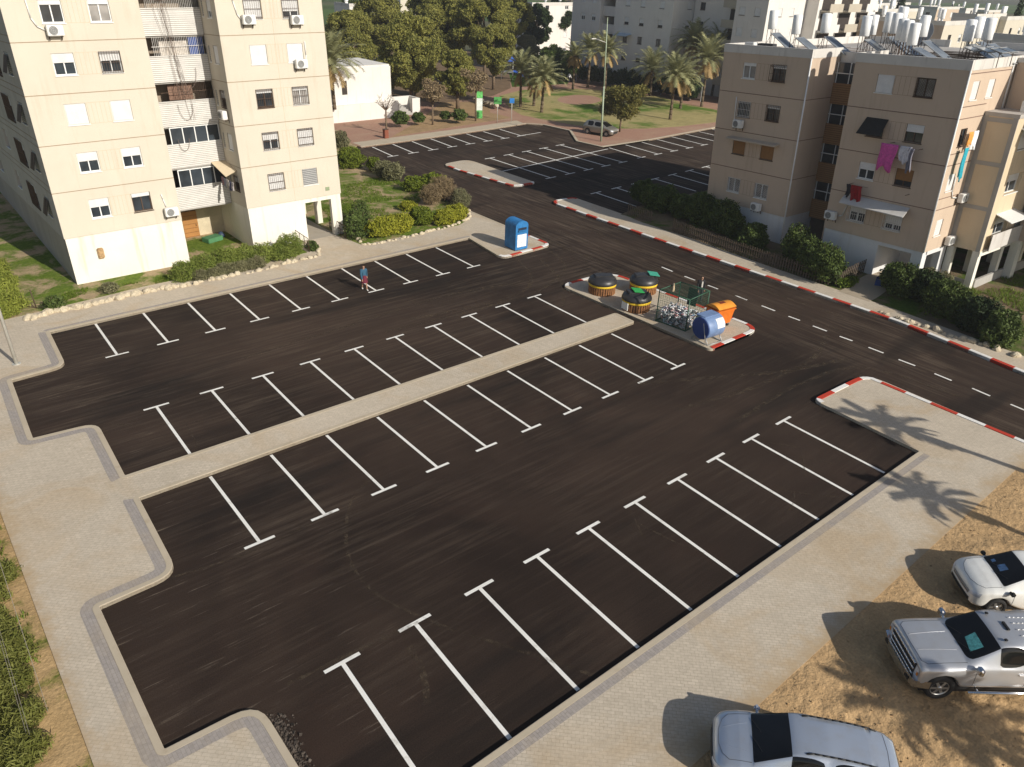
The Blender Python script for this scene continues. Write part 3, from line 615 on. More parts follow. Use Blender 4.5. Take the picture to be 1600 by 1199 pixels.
def make_palm(seed, h, dry=10, nf=34, fl=3.0):
    rg = random.Random(seed); root = empty('date_palm', (0, 0, 0)); lean = (rg.uniform(-.03, .03), rg.uniform(-.03, .03))
    mb = MB(); P = [(lean[0]*z, lean[1]*z, z) for z in np.linspace(-.1, h, 9)]
    for i, (a, b) in enumerate(zip(P[:-1], P[1:])): mb.tube(a, b, .23-.012*i, .21-.012*i, 9)
    mb.tube(P[-1], (P[-1][0], P[-1][1], h+.3), .26, .18, 9); mb.build('trunk', PALMBARK, root)
    def fronds(name, cnt, el0, el1, L, m):
        mb = MB()
        for k in range(cnt):
            az = k*2.399+rg.uniform(-.2, .2); el = el0+(el1-el0)*(k+.5)/cnt; L_ = L*rg.uniform(.85, 1.1)
            p = Vector((P[-1][0], P[-1][1], h+.1)); e = el; pts = [p.copy()]; st = L_/9
            for s in range(9):
                p = p+Vector((math.cos(az)*math.cos(e), math.sin(az)*math.cos(e), math.sin(e)))*st; pts.append(p.copy()); e -= R(2+4*math.cos(el)+.9*s)*(1 if e > -1.0 else .1)
            side = Vector((-math.sin(az), math.cos(az), 0))
            mb.path(pts[:6], .022, 4)
            for s in range(1, 9):
                for u in (0, .33, .66):
                    q = pts[s].lerp(pts[s+1], u); d = (pts[s+1]-pts[s]).normalized(); w = L_*.15*math.sin(math.pi*(s+u+.6)/10.5)+.06
                    for sg in (-1, 1):
                        tip = q+side*sg*w+d*w*.9+Vector((0, 0, w*rg.uniform(-.35, .15)))
                        mb.poly([q-d*.07, q+d*.08, tip])
        mb.build(name, m, root)
    fronds('fronds', nf, R(85), R(12), fl, L_PALM); fronds('dry_fronds', dry, R(-5), R(-50), fl*.7, L_PALMDRY)
    return index_children(root)
palms = [((813, 168), (808, 112), 'leftmost date palm of the park, crown over the playground'), ((846, 176), (848, 124), 'short date palm second from the left in the park'), ((895, 140), (893, 88), 'thin palm with a sparse yellow crown near the white fence'),
  ((918, 137), (919, 80), 'dark trunked palm in front of the grey tower'), ((944, 150), (947, 84), 'palm directly behind the tall lamp post'), ((1016, 150), (1014, 112), 'bushy palm with a wide crown right of the small round tree'),
  ((1008, 190), (1008, 120), 'palm standing in the grass between the round tree and the twin palms'), ((1047, 187), (1047, 120), 'straight palm with a pale trunk, front of the right group'), ((1063, 170), (1065, 128), 'dark trunked palm behind the straight front palm'),
  ((1096, 167), (1098, 95), 'leaning palm with hanging fronds beside the right block'), ((1074, 150), (1076, 70), 'tallest palm, its crown highest in the park'), ((1112, 150), (1118, 78), 'palm half hidden behind the right block roof corner')]
for i, (b, c, lb) in enumerate(palms):
    if i == 6: b, c = (834, 166), (842, 130); lb = 'young palm with a short pale trunk between the two left palms'
    B = G(*b, .12); h = 1.
    for k in range(200):
        q = CM @ (np.array([B.x, B.y, .12+h])-CO)
        if CY+F_PX*q[1]/q[2] < c[1]: break
        h += .05
    p = make_palm(i+3, h-.1, 7 if i not in (2, 9) else 20, 46 if i != 2 else 24, (4.1 if i in (5, 9, 10, 11) else 3.5) if i not in (2, 6) else 2.8); p.location = (B.x, B.y, .12); p.rotation_euler = (0, 0, i*1.3); p['label'] = lb; p['category'] = 'palm tree'; p['group'] = 'date palms in the park'
p = make_palm(40, 4.9, 8, 60, 4.6); p.location = (45.1, 88.0, 1.9); p['label'] = 'large date palm with a broad crown against the left block'; p['category'] = 'palm tree'
# palms outside the frame whose crowns shade the pavement and the sand plot
for i, (px, h, lb) in enumerate([((1420, 672), 7.2, 'date palm right of the picture, its shadow falls on the street corner'), ((1478, 785), 6.4, 'date palm right of the sand plot, its shadow falls beside the sand edge'), ((1455, 1125), 7.0, 'date palm south of the sand plot, its shadow falls behind the pickup'), ((1560, 1150), 6.5, 'date palm beyond the lower right corner of the sand plot')]):
    S = G(*px, .12); d = -h/math.tan(SUN_EL); q = (S.x-math.cos(SUN_AZ)*d*-1*-1 if 0 else S.x+math.cos(SUN_AZ)*h/math.tan(SUN_EL), S.y+math.sin(SUN_AZ)*h/math.tan(SUN_EL), .1)
    p = make_palm(60+i, h, 4, 18, 1.7); p.location = q; p['label'] = lb; p['category'] = 'palm tree'; p['group'] = 'palms beside the sand plot'
def small_tree(label, base, h, r, m, n, seed, trunk_h, name='street_tree', size=.13):
    rg = random.Random(seed); root = empty(name, base, 0, label, 'tree'); blobs = []
    for k in range(16):
        a = rg.uniform(0, 6.28); t = rg.uniform(-.6, .9); rr = r*rg.uniform(.2, .75); q = r*rg.uniform(.25, .4)
        blobs.append((rr*math.cos(a), rr*math.sin(a), h-r*.8+t*r*.6, q, q, q*.75))
    if n: leaf_object('crown', blobs, n, size, m, root, .4, .5, .3, .3, .4, .2, seed)
    mb = MB(); mb.tube((0, 0, -.1), (.05, 0, trunk_h), .12, .09, 8)
    for b in blobs: mb.tube((.05, 0, trunk_h), b[:3], .05, .015, 5)
    if not n:
        for b in blobs:
            for k in range(5): mb.tube(b[:3], (b[0]+rg.uniform(-.5, .5), b[1]+rg.uniform(-.5, .5), b[2]+rg.uniform(-.1, .6)), .016, .006, 4)
    mb.build('trunk', BARK, root); return root
small_tree('small round leafy tree behind the parked car at the park edge', gp(968, 208, 0), 5.8, 3.0, m_leaf('round_tree_leaves', (.06, .07, .016), (.19, .165, .045)), 9500, 3, 2.1)
small_tree('bare street tree with a pale trunk in front of the white shelter', gp(604, 211, 0), 4.6, 1.3, None, 0, 4, 2.6, 'bare_tree')
small_tree('bare brownish tree left of the planting bed bushes', gp(676, 197, 0), 5.4, 1.9, L_DRY, 2400, 5, 2.4, 'bare_tree')
small_tree('slim tree with thin brown crown beside the green banner', gp(743, 191, 0), 6.4, 2.0, L_DRY, 2600, 6, 3.4, 'bare_tree')
for i, (px, lb, s) in enumerate([((626, 203), 'round dwarf palm bush by the shelter steps', 1.1), ((654, 200), 'second dwarf palm bush right of the shelter steps', .85), ((718, 197), 'dark round bush at the right end of the planting bed', 1.0), ((696, 195), 'sparse green bush in the planting bed', .7), ((1030, 138), 'bright green bush below the grey tower between palms', 1.5)]):
    p = gp(px[0], px[1]-2, 0); bush(lb, [(p[0], p[1], .6*s, .9*s, .9*s, .75*s)], L_DARK if i != 4 else L_HEDGE, 1900, .14, 'park_bush', 'bush', seed=60+i)
for i, (px, lb) in enumerate([([(905, 128), (990, 141)], 'long dark hedge behind the red path, left half'), ([(990, 141), (1090, 160)], 'long dark hedge behind the red path, right half')]):
    bush(lb, along(px, 1.1, 1.3, 1.0, 1.2, 1.6), L_DEEP, 9000, .2, 'park_hedge', 'hedge', seed=70+i)

# stones edging the planting
STONE = m_soil('limestone', (.60, .52, .38), (.48, .40, .28), None, None, bumps=.9)
def stones(px, n, label, seed, r=(.14, .3)):
    rg = random.Random(seed); P = [G(x, y, .1) for x, y in px]; k = 0
    for a, b in zip(P[:-1], P[1:]):
        m = max(1, int(round(n*(b-a).length/sum((q-p).length for p, q in zip(P[:-1], P[1:])))))
        for i in range(m):
            c = a.lerp(b, (i+rg.random()*.7)/m); bm = bmesh.new(); bmesh.ops.create_icosphere(bm, subdivisions=2, radius=1); rr = rg.uniform(*r)
            s = Vector((rr*rg.uniform(.8, 1.3), rr*rg.uniform(.7, 1.1), rr*rg.uniform(.6, .9))); o = Vector((rg.uniform(0, 50), 0, 0))
            for v in bm.verts: v.co = Vector([v.co[j]*s[j] for j in range(3)])*(1+.35*noise.noise(v.co*1.1+o))
            me = bpy.data.meshes.new('edging_stone'); bm.to_mesh(me); bm.free(); me.materials.append(STONE)
            ob = bpy.data.objects.new('edging_stone', me); COL.objects.link(ob); ob.location = (c.x+rg.uniform(-.1, .1), c.y+rg.uniform(-.15, .15), (zr(c.x, c.y) if c.x > 45 else .11)+rr*.25); ob.rotation_euler = (0, 0, rg.uniform(0, 6))
            tag(ob, label, 'stone', label); k += 1
stones([(45, 500), (80, 490), (150, 476), (225, 458), (300, 446)], 46, 'pale rough limestone in the edging along the pavement before the left block', 1)
stones([(300, 446), (420, 420), (500, 400), (497, 390)], 34, 'pale stone in the edging below the long shrub row', 2, (.1, .24))
stones([(552, 368), (566, 384), (600, 380), (660, 366), (715, 352), (734, 340), (733, 330)], 44, 'small pale stone in the curved edging of the yellow green hedges', 3, (.1, .2))
stones([(1375, 490), (1430, 508), (1500, 530), (1560, 548), (1598, 560)], 22, 'grey stone in the edging in front of the right shrub bed', 4, (.12, .28))
stones([(762, 166), (778, 172), (740, 160)], 14, 'white stone around the bed near the green banner', 5, (.2, .35))

# ================================================================ BUILDINGS
PL_L = m_plaster('cream_plaster', (.62, .565, .465), (.57, .515, .42), (.42, .33, .21), .38)
PL_R = m_plaster('beige_plaster', (.58, .46, .35), (.53, .415, .315), (.32, .23, .16), .42)
PL_W = m_plaster('white_plinth_plaster', (.78, .75, .68), (.72, .68, .58), (.45, .40, .22), .75, .2)
PL_G = m_plaster('grey_tower_plaster', (.74, .70, .65), (.68, .64, .59), (.42, .36, .3), .25)
PL_WH = m_plaster('white_tower_plaster', (.74, .71, .66), (.67, .64, .59), (.42, .37, .30), .4)
PL_PAR = m_plaster('parapet_concrete', (.68, .65, .60), (.56, .53, .49), (.2, .17, .14), .6, .3)
LINE = mat('plaster_joint', (.33, .25, .17), .9); LINE2 = mat('thin_plaster_groove', (.55, .45, .31), .9); LINER = mat('brown_joint', (.20, .13, .10), .9); LINER2 = mat('thin_brown_groove', (.33, .23, .17), .9)
ALU = mat('white_window_frame', (.78, .78, .76), .4, var=.04); SHUT = m_slat('white_roller_shutter', (.82, .81, .79), (.5, .49, .47), .055, 2, .85, .5)
GLASS = m_glass('dark_window_glass'); CURT = m_glass('curtained_glass', (.16, .15, .14), .15, .5); IRON = mat('rusty_iron', (.10, .065, .045), .7, .3); WIRON = mat('white_iron', (.6, .58, .55), .6)
SHUTO = m_slat('orange_brown_shutter', (.32, .16, .055), (.16, .08, .03), .07, 2, .8); SHUTB = m_slat('black_shutter', (.02, .018, .016), (.01, .01, .01), .07); SHUTG = m_slat('grey_louvre_shutter', (.42, .42, .41), (.14, .14, .14), .12, 2, .6)
SLATW = m_slat('white_balcony_slats', (.70, .68, .64), (.25, .22, .19), .115, 2, .80); SLATO = m_slat('brown_balcony_slats', (.34, .19, .085), (.13, .07, .035), .14, 2, .8)
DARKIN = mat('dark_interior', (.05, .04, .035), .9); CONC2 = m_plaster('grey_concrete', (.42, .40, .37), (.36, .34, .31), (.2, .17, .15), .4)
ACW = mat('white_enamel', (.74, .73, .70), .45, var=.06); ACD = mat('dark_plastic', (.05, .05, .052), .5); ROOF = m_plaster('bitumen_roof', (.50, .47, .43), (.38, .35, .32), (.25, .2, .16), .6, 1)
def wallpanel(mb, x0, x1, z0, z1, holes, rev=.16, y=0., wi=0, ri=None):
    xs = sorted({x0, x1, *[h[0] for h in holes], *[h[1] for h in holes]}); zs = sorted({z0, z1, *[h[2] for h in holes], *[h[3] for h in holes]})
    xs = [v for v in xs if x0 <= v <= x1]; zs = [v for v in zs if z0 <= v <= z1]; mb.m = wi
    for a, b in zip(xs[:-1], xs[1:]):
        for c, d in zip(zs[:-1], zs[1:]):
            mx, mz = (a+b)/2, (c+d)/2
            if any(h[0] < mx < h[1] and h[2] < mz < h[3] for h in holes): continue
            mb.poly([(a, y, c), (b, y, c), (b, y, d), (a, y, d)])
    mb.m = wi if ri is None else ri
    for a, b, c, d in [h[:4] for h in holes]:
        mb.poly([(a, y, c), (a, y, d), (a, y+rev, d), (a, y+rev, c)]); mb.poly([(b, y, d), (b, y, c), (b, y+rev, c), (b, y+rev, d)])
        mb.poly([(a, y, d), (b, y, d), (b, y+rev, d), (a, y+rev, d)]); mb.poly([(b, y, c), (a, y, c), (a, y+rev, c), (b, y+rev, c)])
    mb.m = wi
def window(F, par, x, z, w, h, st='half', rev=.16):
    """one window set in the hole centred at x, z: frame > pane, shutter, grille"""
    x0, x1, z0, z1 = x-w/2, x+w/2, z-h/2, z+h/2; t = .06; yf = rev-.09
    mb = MB(F)
    for a, b in (((x0, yf, z0), (x0+t, rev, z1)), ((x1-t, yf, z0), (x1, rev, z1)), ((x0+t, yf, z0), (x1-t, rev, z0+t)), ((x0+t, yf, z1-t), (x1-t, rev, z1))): mb.box(a, b)
    mb.box((x-.03, yf+.01, z0+t), (x+.03, rev-.01, z1-t)); mb.box((x0-.04, -.05, z0-.05), (x1+.04, .02, z0-.005))
    f = mb.build('window', IRON if 'dark' in st else ALU, par)
    mb = MB(F); mb.box((x0+.01, rev-.03, z0+.01), (x1-.01, rev-.005, z1-.01)); mb.build('pane', CURT if 'curt' in st else GLASS, f)
    fr = 0
    if 'closed' in st: fr = 1.
    elif 'half' in st: fr = .45
    elif 'low' in st: fr = .68
    elif 'slide' in st: fr = .22
    if fr:
        m = SHUTO if 'orange' in st else SHUTB if 'black' in st else SHUTG if 'grey' in st else SHUT
        mb = MB(F); mb.box((x0+t*.6, yf-.03 if fr < 1 else .03, z1-(h-.04)*fr), (x1-t*.6, yf-.005, z1-.01)); mb.build('shutter', m, f)
    if 'bars' in st or 'cage' in st or 'mesh' in st:
        mb = MB(F); yo = -.06 if 'bars' in st else (-.02 if 'mesh' in st else -.28); m = WIRON if 'white' in st else IRON
        if 'mesh' in st:
            n = 7
            for k in range(-n, n+1):
                for sg in (-1, 1):
                    a = Vector((x+k*w/n, yo, z0)); b = Vector((x+k*w/n+sg*h, yo, z1))
                    def clipx(p, q, xa, xb):
                        d = q-p; t0, t1 = 0, 1
                        if abs(d.x) > 1e-6:
                            u0, u1 = sorted(((xa-p.x)/d.x, (xb-p.x)/d.x)); t0, t1 = max(t0, u0), min(t1, u1)
                        return (p+d*t0, p+d*t1) if t1 > t0 else None
                    c = clipx(a, b, x0, x1)
                    if c: mb.tube(c[0], c[1], .008, .008, 3, False)
        else:
            n = int(w/.13)
            for k in range(n+1):
                px = x0+w*k/n
                if 'cage' in st: mb.path([(px, 0, z0-.05), (px, yo*1.1, z0+.12), (px, yo, z1-.1), (px, 0, z1+.05)], .012, 4)
                else: mb.tube((px, yo, z0-.02), (px, yo, z1+.02), .011, .011, 4)
            for zz in (z0+.1, z0+h*.5, z1-.08): mb.box((x0, yo-.012, zz-.012), (x1, yo+.012, zz+.012))
            if 'cage' in st:
                for px in (x0, x1):
                    for zz in (z0+.1, z1-.08): mb.tube((px, 0, zz), (px, yo, zz), .012, .012, 4)
        for a, b in (((x0, yo, z0), (x1, yo, z0)), ((x0, yo, z1), (x1, yo, z1)), ((x0, yo, z0), (x0, yo, z1)), ((x1, yo, z0), (x1, yo, z1))): mb.tube(a, b, .016, .016, 4)
        mb.build('grille', m, f)
    return f
def ac_unit(F, par, x, z, pipe=None):
    mb = MB(F); mb.bbox((x-.4, -.42, z-.27), (x+.4, -.1, z+.27), .03); o = mb.build('air_conditioner', ACW, par)
    mb = MB(F); mb.lathe([(.0, 0), (.2, 0), (.2, .02), (.03, .02)], 20) if 0 else None
    n = 20; c = Vector((x-.1, -.425, z))
    ids = [mb.pt((c.x+.21*math.cos(2*math.pi*k/n), c.y, c.z+.21*math.sin(2*math.pi*k/n))) for k in range(n)]; mb.face(ids)
    fan = mb.build('fan', mat('grey_fan', (.30, .30, .29), .5), o)
    mb = MB(F)
    for r in (.07, .14, .21):
        for k in range(n): mb.tube((c.x+r*math.cos(2*math.pi*k/n), c.y-.012, c.z+r*math.sin(2*math.pi*k/n)), (c.x+r*math.cos(2*math.pi*(k+1)/n), c.y-.012, c.z+r*math.sin(2*math.pi*(k+1)/n)), .007, .007, 3, False)
    mb.build('fan_guard', ACD, fan)
    for dx in (-.3, .3): mb = MB(F); mb.box((x+dx-.02, -.42, z-.33), (x+dx+.02, -.0, z-.285)); mb.box((x+dx-.02, -.03, z-.5), (x+dx+.02, .0, z-.33)); mb.build('bracket', IRON, o)
    if pipe:
        mb = MB(F); P = [Vector((x+a, -.05, z+b)) for a, b in pipe]; mb.path(P, .035, 6); mb.build('pipe', ACW, o)
def grooves(mb, x0, x1, zc, h, cnt, m, t=.018, y=-.004):
    mb.m = m
    for k in range(cnt+1):
        x = x0+(x1-x0)*k/cnt; mb.box((x-t/2, y, zc-h/2), (x+t/2, y+.003, zc+h/2))
    for zz in (zc-h/2, zc+h/2): mb.box((x0, y, zz-t/2), (x1, y+.002, zz+t/2))
def basis(ox, xd, yd):  # frame in root-local space
    x, y = Vector(xd), Vector(yd); z = x.cross(y); return Matrix(((x.x, y.x, z.x, ox[0]), (x.y, y.y, z.y, ox[1]), (x.z, y.z, z.z, ox[2]), (0, 0, 0, 1)))
# ---------------- left block
LB = empty('apartment_block', (7.46, 49.7, 0), 0, 'tall cream apartment block on the left with white shutters and slatted balconies', 'building', None, up=True)
I4 = Matrix(); FL = [2.95, 5.6, 8.2, 10.85, 13.5, 16.15, 18.8]; HT = 21.4; CW = [4.43, 7.1, 9.75, 12.35, 14.95, 17.6, 20.2]
stL = [('half', 'slide dark'), ('half', 'half'), ('closed', 'closed'), ('half', 'half bars'), ('slide', 'slide curt'), ('half', 'closed'), ('half', 'half')]
stR = [('closed bars', 'closed grey'), ('half bars', 'closed bars'), ('slide bars dark', 'slide bars curt'), ('closed', 'closed'), ('closed bars', 'low bars'), ('half', 'half'), ('closed', 'half')]
xc = (2.3, 4.68, 13.38, 15.85); W, Hh = 1.1, 1.12
holes = [(x-W/2, x+W/2, z-Hh/2, z+Hh/2) for x in xc for z in CW]
wl = MB(); 
wallpanel(wl, 0, 6.8, 2.95, HT, [h for h in holes if h[0] < 6.8]); wallpanel(wl, 11.1, 18.07, 2.95, HT, [h for h in holes if h[0] > 7])
for a, b in ((0, 6.8), (11.1, 18.07)):
    wl.poly([(a, 0, 2.95), (a, .06, 2.95), (b, .06, 2.95), (b, 0, 2.95)])
wl.m = 1
for a, b in ((0.0, 6.8), (11.1, 18.07)):
    for z in FL[1:]: wl.box((a, -.006, z-.022), (b, .01, z+.022))
for (a, b) in ((2.3, 4.68), (13.38, 15.85)):
    for z in CW: grooves(wl, a+.62, b-.62, z, Hh, 5, 2)
wl.m = 2; wl.box((14.55, -.005, 2.95), (14.57, .002, HT)); wl.m = 0
# sides of the recess and outer side
SD = 34.
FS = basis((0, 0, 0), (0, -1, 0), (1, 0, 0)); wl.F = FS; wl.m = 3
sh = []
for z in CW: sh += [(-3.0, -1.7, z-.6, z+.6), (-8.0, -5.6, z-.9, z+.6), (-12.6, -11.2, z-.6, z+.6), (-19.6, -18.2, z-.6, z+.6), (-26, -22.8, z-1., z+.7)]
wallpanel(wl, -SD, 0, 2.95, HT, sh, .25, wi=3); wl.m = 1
for z in FL[1:]: wl.box((-SD, -.012, z-.05), (0, .01, z-.015)); wl.box((-SD, -.012, z+.32), (0, .01, z+.36))
FRc = basis((11.1, 0, 0), (0, -1, 0), (1, 0, 0)); wl.F = FRc; wl.m = 0
rh = []
for z in CW: rh += [(-2.35, -2.1, z-.45, z+.5), (-1.5, -.75, z-.5, z+.55)]
wallpanel(wl, -2.8, 0, 2.95, HT, rh, .15); wl.m = 1
for z in FL[1:]: wl.box((-2.8, -.008, z-.02), (0, .004, z+.02))
wl.F = I4; wl.m = 0
wl.poly([(6.8, 0, 0), (6.8, 2.8, 0), (6.8, 2.8, HT), (6.8, 0, HT)]); wl.poly([(18.07, 0, 2.95), (18.07, SD, 2.95), (18.07, SD, HT), (18.07, 0, HT)])
wl.poly([(0, 0, HT), (18.07, 0, HT), (18.07, SD, HT), (0, SD, HT)]); wl.poly([(0, SD, 0), (0, SD, HT), (18.07, SD, HT), (18.07, SD, 0)])
wl.build('wall', [PL_L, LINE, LINE2, m_plaster('old_shaded_plaster', (.50, .46, .41), (.42, .385, .34), (.22, .19, .16), .6)], LB)  # outer side: older grey plaster, darkened further to paint in its shade
pw = MB(); pw.m = 0
wallpanel(pw, .05, 6.8, -.8, 2.95, [], y=.05); wallpanel(pw, 11.15, 18.02, -.8, 2.95, [(15.2, 17.25, -.8, 2.66)], .3, .05)
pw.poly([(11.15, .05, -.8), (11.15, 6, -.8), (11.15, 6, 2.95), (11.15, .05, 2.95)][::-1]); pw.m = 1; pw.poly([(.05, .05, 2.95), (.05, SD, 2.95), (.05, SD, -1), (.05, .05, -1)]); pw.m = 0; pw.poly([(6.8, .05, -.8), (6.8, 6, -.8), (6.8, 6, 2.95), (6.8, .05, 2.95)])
pw.poly([(18.02, .05, -.8), (18.02, .55, -.8), (18.02, .55, 2.95), (18.02, .05, 2.95)])
pw.poly([(15.2, .35, 0), (15.2, 8, 0), (15.2, 8, 2.9), (15.2, .35, 2.9)]); pw.poly([(15.2, .35, 2.9), (15.2, 9, 2.9), (18.02, 9, 2.9), (18.02, .35, 2.9)])
for yy in (3.2, 6.0): pw.box((17.5, yy, 0), (17.95, yy+.35, 2.9))
pw.box((16.2, 5.4, 0), (16.6, 5.9, 2.9))
pw.build('plinth', [PL_W, m_plaster('shaded_side_plinth', (.42, .37, .31), (.34, .30, .25), (.2, .17, .13), .6)], LB)  # plinth side greyed, the shade of that face is put into the colour
for i, z in enumerate(CW[:6]):
    for k in (0, 1): window(I4, LB, xc[k], z, W, Hh, stL[i][k]); window(I4, LB, xc[k+2], z, W, Hh, stR[i][k])
    window(FRc, LB, -1.12, z+.02, .72, 1.02, ['half dark bars', 'closed', 'half dark bars', 'closed', 'low', 'half'][i], .15)
    window(FRc, LB, -2.22, z+.02, .24, .92, 'closed grey', .15)
    for j, (x, w_, zz, hh, s_) in enumerate(((-2.35, 1.28, z, 1.18, 'closed grey'), (-6.8, 2.36, z-.15, 1.48, 'half dark bars'), (-11.9, 1.38, z, 1.18, 'half'), (-18.9, 1.38, z, 1.18, 'half'), (-24.4, 3.16, z-.15, 1.68, 'dark'))): window(FS, LB, x, zz, w_, hh, s_, .25)
    if i < 5:   # tilted shutter boards hanging off the side windows
        mb = MB(FS)
        for dx in (-2.9, -2.3): mb.poly([(dx, -.02, z+.45), (dx+.5, -.02, z+.45), (dx+.5, -.28, z-.45), (dx, -.28, z-.45)]); mb.poly([(dx, -.04, z+.45), (dx, -.30, z-.45), (dx+.5, -.30, z-.45), (dx+.5, -.04, z+.45)])
        mb.build('tilted_shutter', mat('dark_brown_board', (.09, .055, .035), .7), LB)
# balconies in the recess
for i, z in enumerate([5.6, 8.2, 10.85, 13.5, 16.15]):
    y = 2.75
    mb = MB(); mb.box((6.8, y-.12, z-.02), (11.08, y, z+1.42)); mb.box((6.8, y-.16, z+1.42), (11.08, y+.04, z+1.5)); bal = mb.build('balcony_parapet', SLATW, LB)
    mb = MB(); mb.box((6.8, y, z-.12), (11.08, y+1.6, z)); mb.build('slab', CONC2, bal)
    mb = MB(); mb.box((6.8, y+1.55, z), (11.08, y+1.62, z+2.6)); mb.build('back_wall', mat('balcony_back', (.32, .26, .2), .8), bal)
    mb = MB()
    if i in (1, 2, 3):
        for k in range(30):
            x = 7.9+k*.105
            if i == 1 and k < 8: continue
            mb.tube((x, y-.03, z+1.5), (x, y-.03, z+2.55), .012, .012, 4)
        mb.box((7.8, y-.05, z+2.0), (11.05, y-.02, z+2.03)); mb.build('grille', WIRON if i != 1 else IRON, bal)
    else:
        for k in range(5):
            x = 7.9+k*.78; mb.box((x-.03, y-.06, z+1.5), (x+.03, y-.02, z+2.5))
        mb.box((7.9, y-.06, z+2.47), (11.0, y-.02, z+2.53)); mb.build('glazing_frame', ALU, bal); mb = MB(); mb.box((7.9, y-.035, z+1.5), (11.0, y-.03, z+2.5)); mb.build('pane', GLASS, bal)
    if i == 1: mb = MB(); mb.box((8.4, y+.4, z+1.5), (9.9, y+.45, z+2.4)); mb.build('curtain', mat('reddish_curtain', (.20, .12, .085), .8, var=.4, scale=8), bal)
    if i == 2: mb = MB(); mb.box((10.1, y+.1, z+1.5), (11.0, y+.15, z+2.5)); mb.build('curtain', mat('blue_tarp', (.04, .09, .3), .7), bal); 
    if i == 2: mb = MB(); mb.box((8.3, y+.1, z+1.5), (10.0, y+.15, z+2.3)); mb.build('curtain', mat('pale_sheets', (.55, .5, .44), .8, var=.4, scale=6), bal)
mb = MB(); mb.box((6.8, 2.75, 2.9), (11.08, 2.85, 4.35)); b0 = mb.build('balcony_parapet', SLATW, LB)
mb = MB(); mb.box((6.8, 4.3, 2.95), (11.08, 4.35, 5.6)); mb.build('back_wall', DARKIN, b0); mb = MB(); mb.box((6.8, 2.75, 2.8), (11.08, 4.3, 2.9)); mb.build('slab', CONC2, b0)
mb = MB()
for k in range(5): mb.box((7.9+k*.78-.03, 2.7, 4.35), (7.9+k*.78+.03, 2.76, 5.45))
mb.box((7.9, 2.7, 5.4), (11.0, 2.76, 5.46)); mb.build('glazing_frame', ALU, b0); mb = MB(); mb.box((7.9, 2.725, 4.35), (11., 2.735, 5.4)); mb.build('pane', GLASS, b0)
mb = MB(); mb.box((6.8, 5.3, -.5), (11.15, 5.4, 2.9)); mb.build('ground_floor_wall', mat('pale_stained_wall', (.5, .43, .3), .9, var=.25, scale=1), LB)
mb = MB(); mb.box((8.0, 5.2, 0), (9.3, 5.295, 2.1)); d = mb.build('door', m_slat('orange_wood_door', (.42, .2, .06), (.22, .1, .03), .3, 2, .9), LB); mb = MB(); mb.tube((9.15, 5.17, 1.0), (9.15, 5.17, 1.15), .02); mb.build('handle', IRON, d)
mb = MB(); mb.box((11.0, 1.2, 5.0), (11.05, 1.25, 5.0)); 
mb = MB(); mb.poly([(10.1, 2.7, 5.75), (11.1, 2.7, 5.75), (11.1, .8, 5.35), (10.3, .8, 5.05)]); mb.poly([(10.1, 2.7, 5.72), (10.3, .8, 5.02), (11.1, .8, 5.32), (11.1, 2.7, 5.72)]); mb.build('awning', m_plaster('cream_awning', (.7, .58, .4), (.6, .5, .35)), LB)
for x, z, pp in ((2.2, 14.05, [(-.4, 0), (-.75, .2), (-.95, .6), (-1.0, 1.5)]), (12.95, 14.36, [(-.4, 0), (-.6, .3), (-.75, 1.0), (-.8, 1.8)]), (16.1, 14.28, None), (16.05, 11.7, [(.4, .1), (.5, .5), (.5, 1.3)]), (6.2, 3.62, [(-.2, .3), (-.3, .8), (-.35, 1.1)])): ac_unit(I4, LB, x, z, pp)
ac_unit(FRc, LB, -1.0, 8.85-.0)
mb = MB(); mb.bbox((1.55, -.12, 1.45), (1.9, .05, 2.1), .05); mb.build('wall_box', mat('rust_patch', (.4, .26, .13), .9, var=.4, scale=8), LB)
mb = MB(); mb.box((16.9, -.03, 3.3), (17.2, 0, 3.55)); mb.build('plaque', mat('green_plaque', (.25, .3, .18), .6), LB)
# cables down the balconies
mb = MB(); rg = random.Random(3)
for k in range(7):
    x0 = 7.6+rg.random()*.9; P = [Vector((x0, 2.5, 21))]
    for z in np.arange(19, 6.5+rg.random()*4, -1.5): P.append(Vector((x0+(21-z)*.09+rg.uniform(-.12, .12), 2.5+rg.uniform(-.05, .05), z)))
    mb.path(P, .011, 4)
for k in range(3):
    cx, cz, r = 8.6+k*.5, 7.6+k*2.1, .5+.15*k; mb.path([Vector((cx+r*.7*math.cos(a), 2.52, cz+r*1.5*math.sin(a)-.2)) for a in np.linspace(3.14, 6.28, 12)], .014, 4)
mb.build('cables', mat('brown_cable', (.14, .10, .08), .7), LB)
mb = MB(); mb.box((8.6, .35, .12), (10.0, 1.2, .45)) if 0 else None
# green crate by the door
cr = empty('green_mat_box', (7.46+9.6, 49.7+3.6, .12), .3, 'low green box with a blue bag beside the orange door', 'box'); mb = MB(); mb.bbox((-.6, -.4, 0), (.6, .4, .32), .03); mb.build('box', mat('green_paint', (.08, .22, .1), .7), cr); mb = MB(); mb.lathe([(.01, 0), (.25, .05), (.28, .2), (.12, .38), (.02, .42)], 12, (.9, .2, 0)); mb.build('bag', mat('dark_blue_bag', (.03, .05, .09), .5), cr)

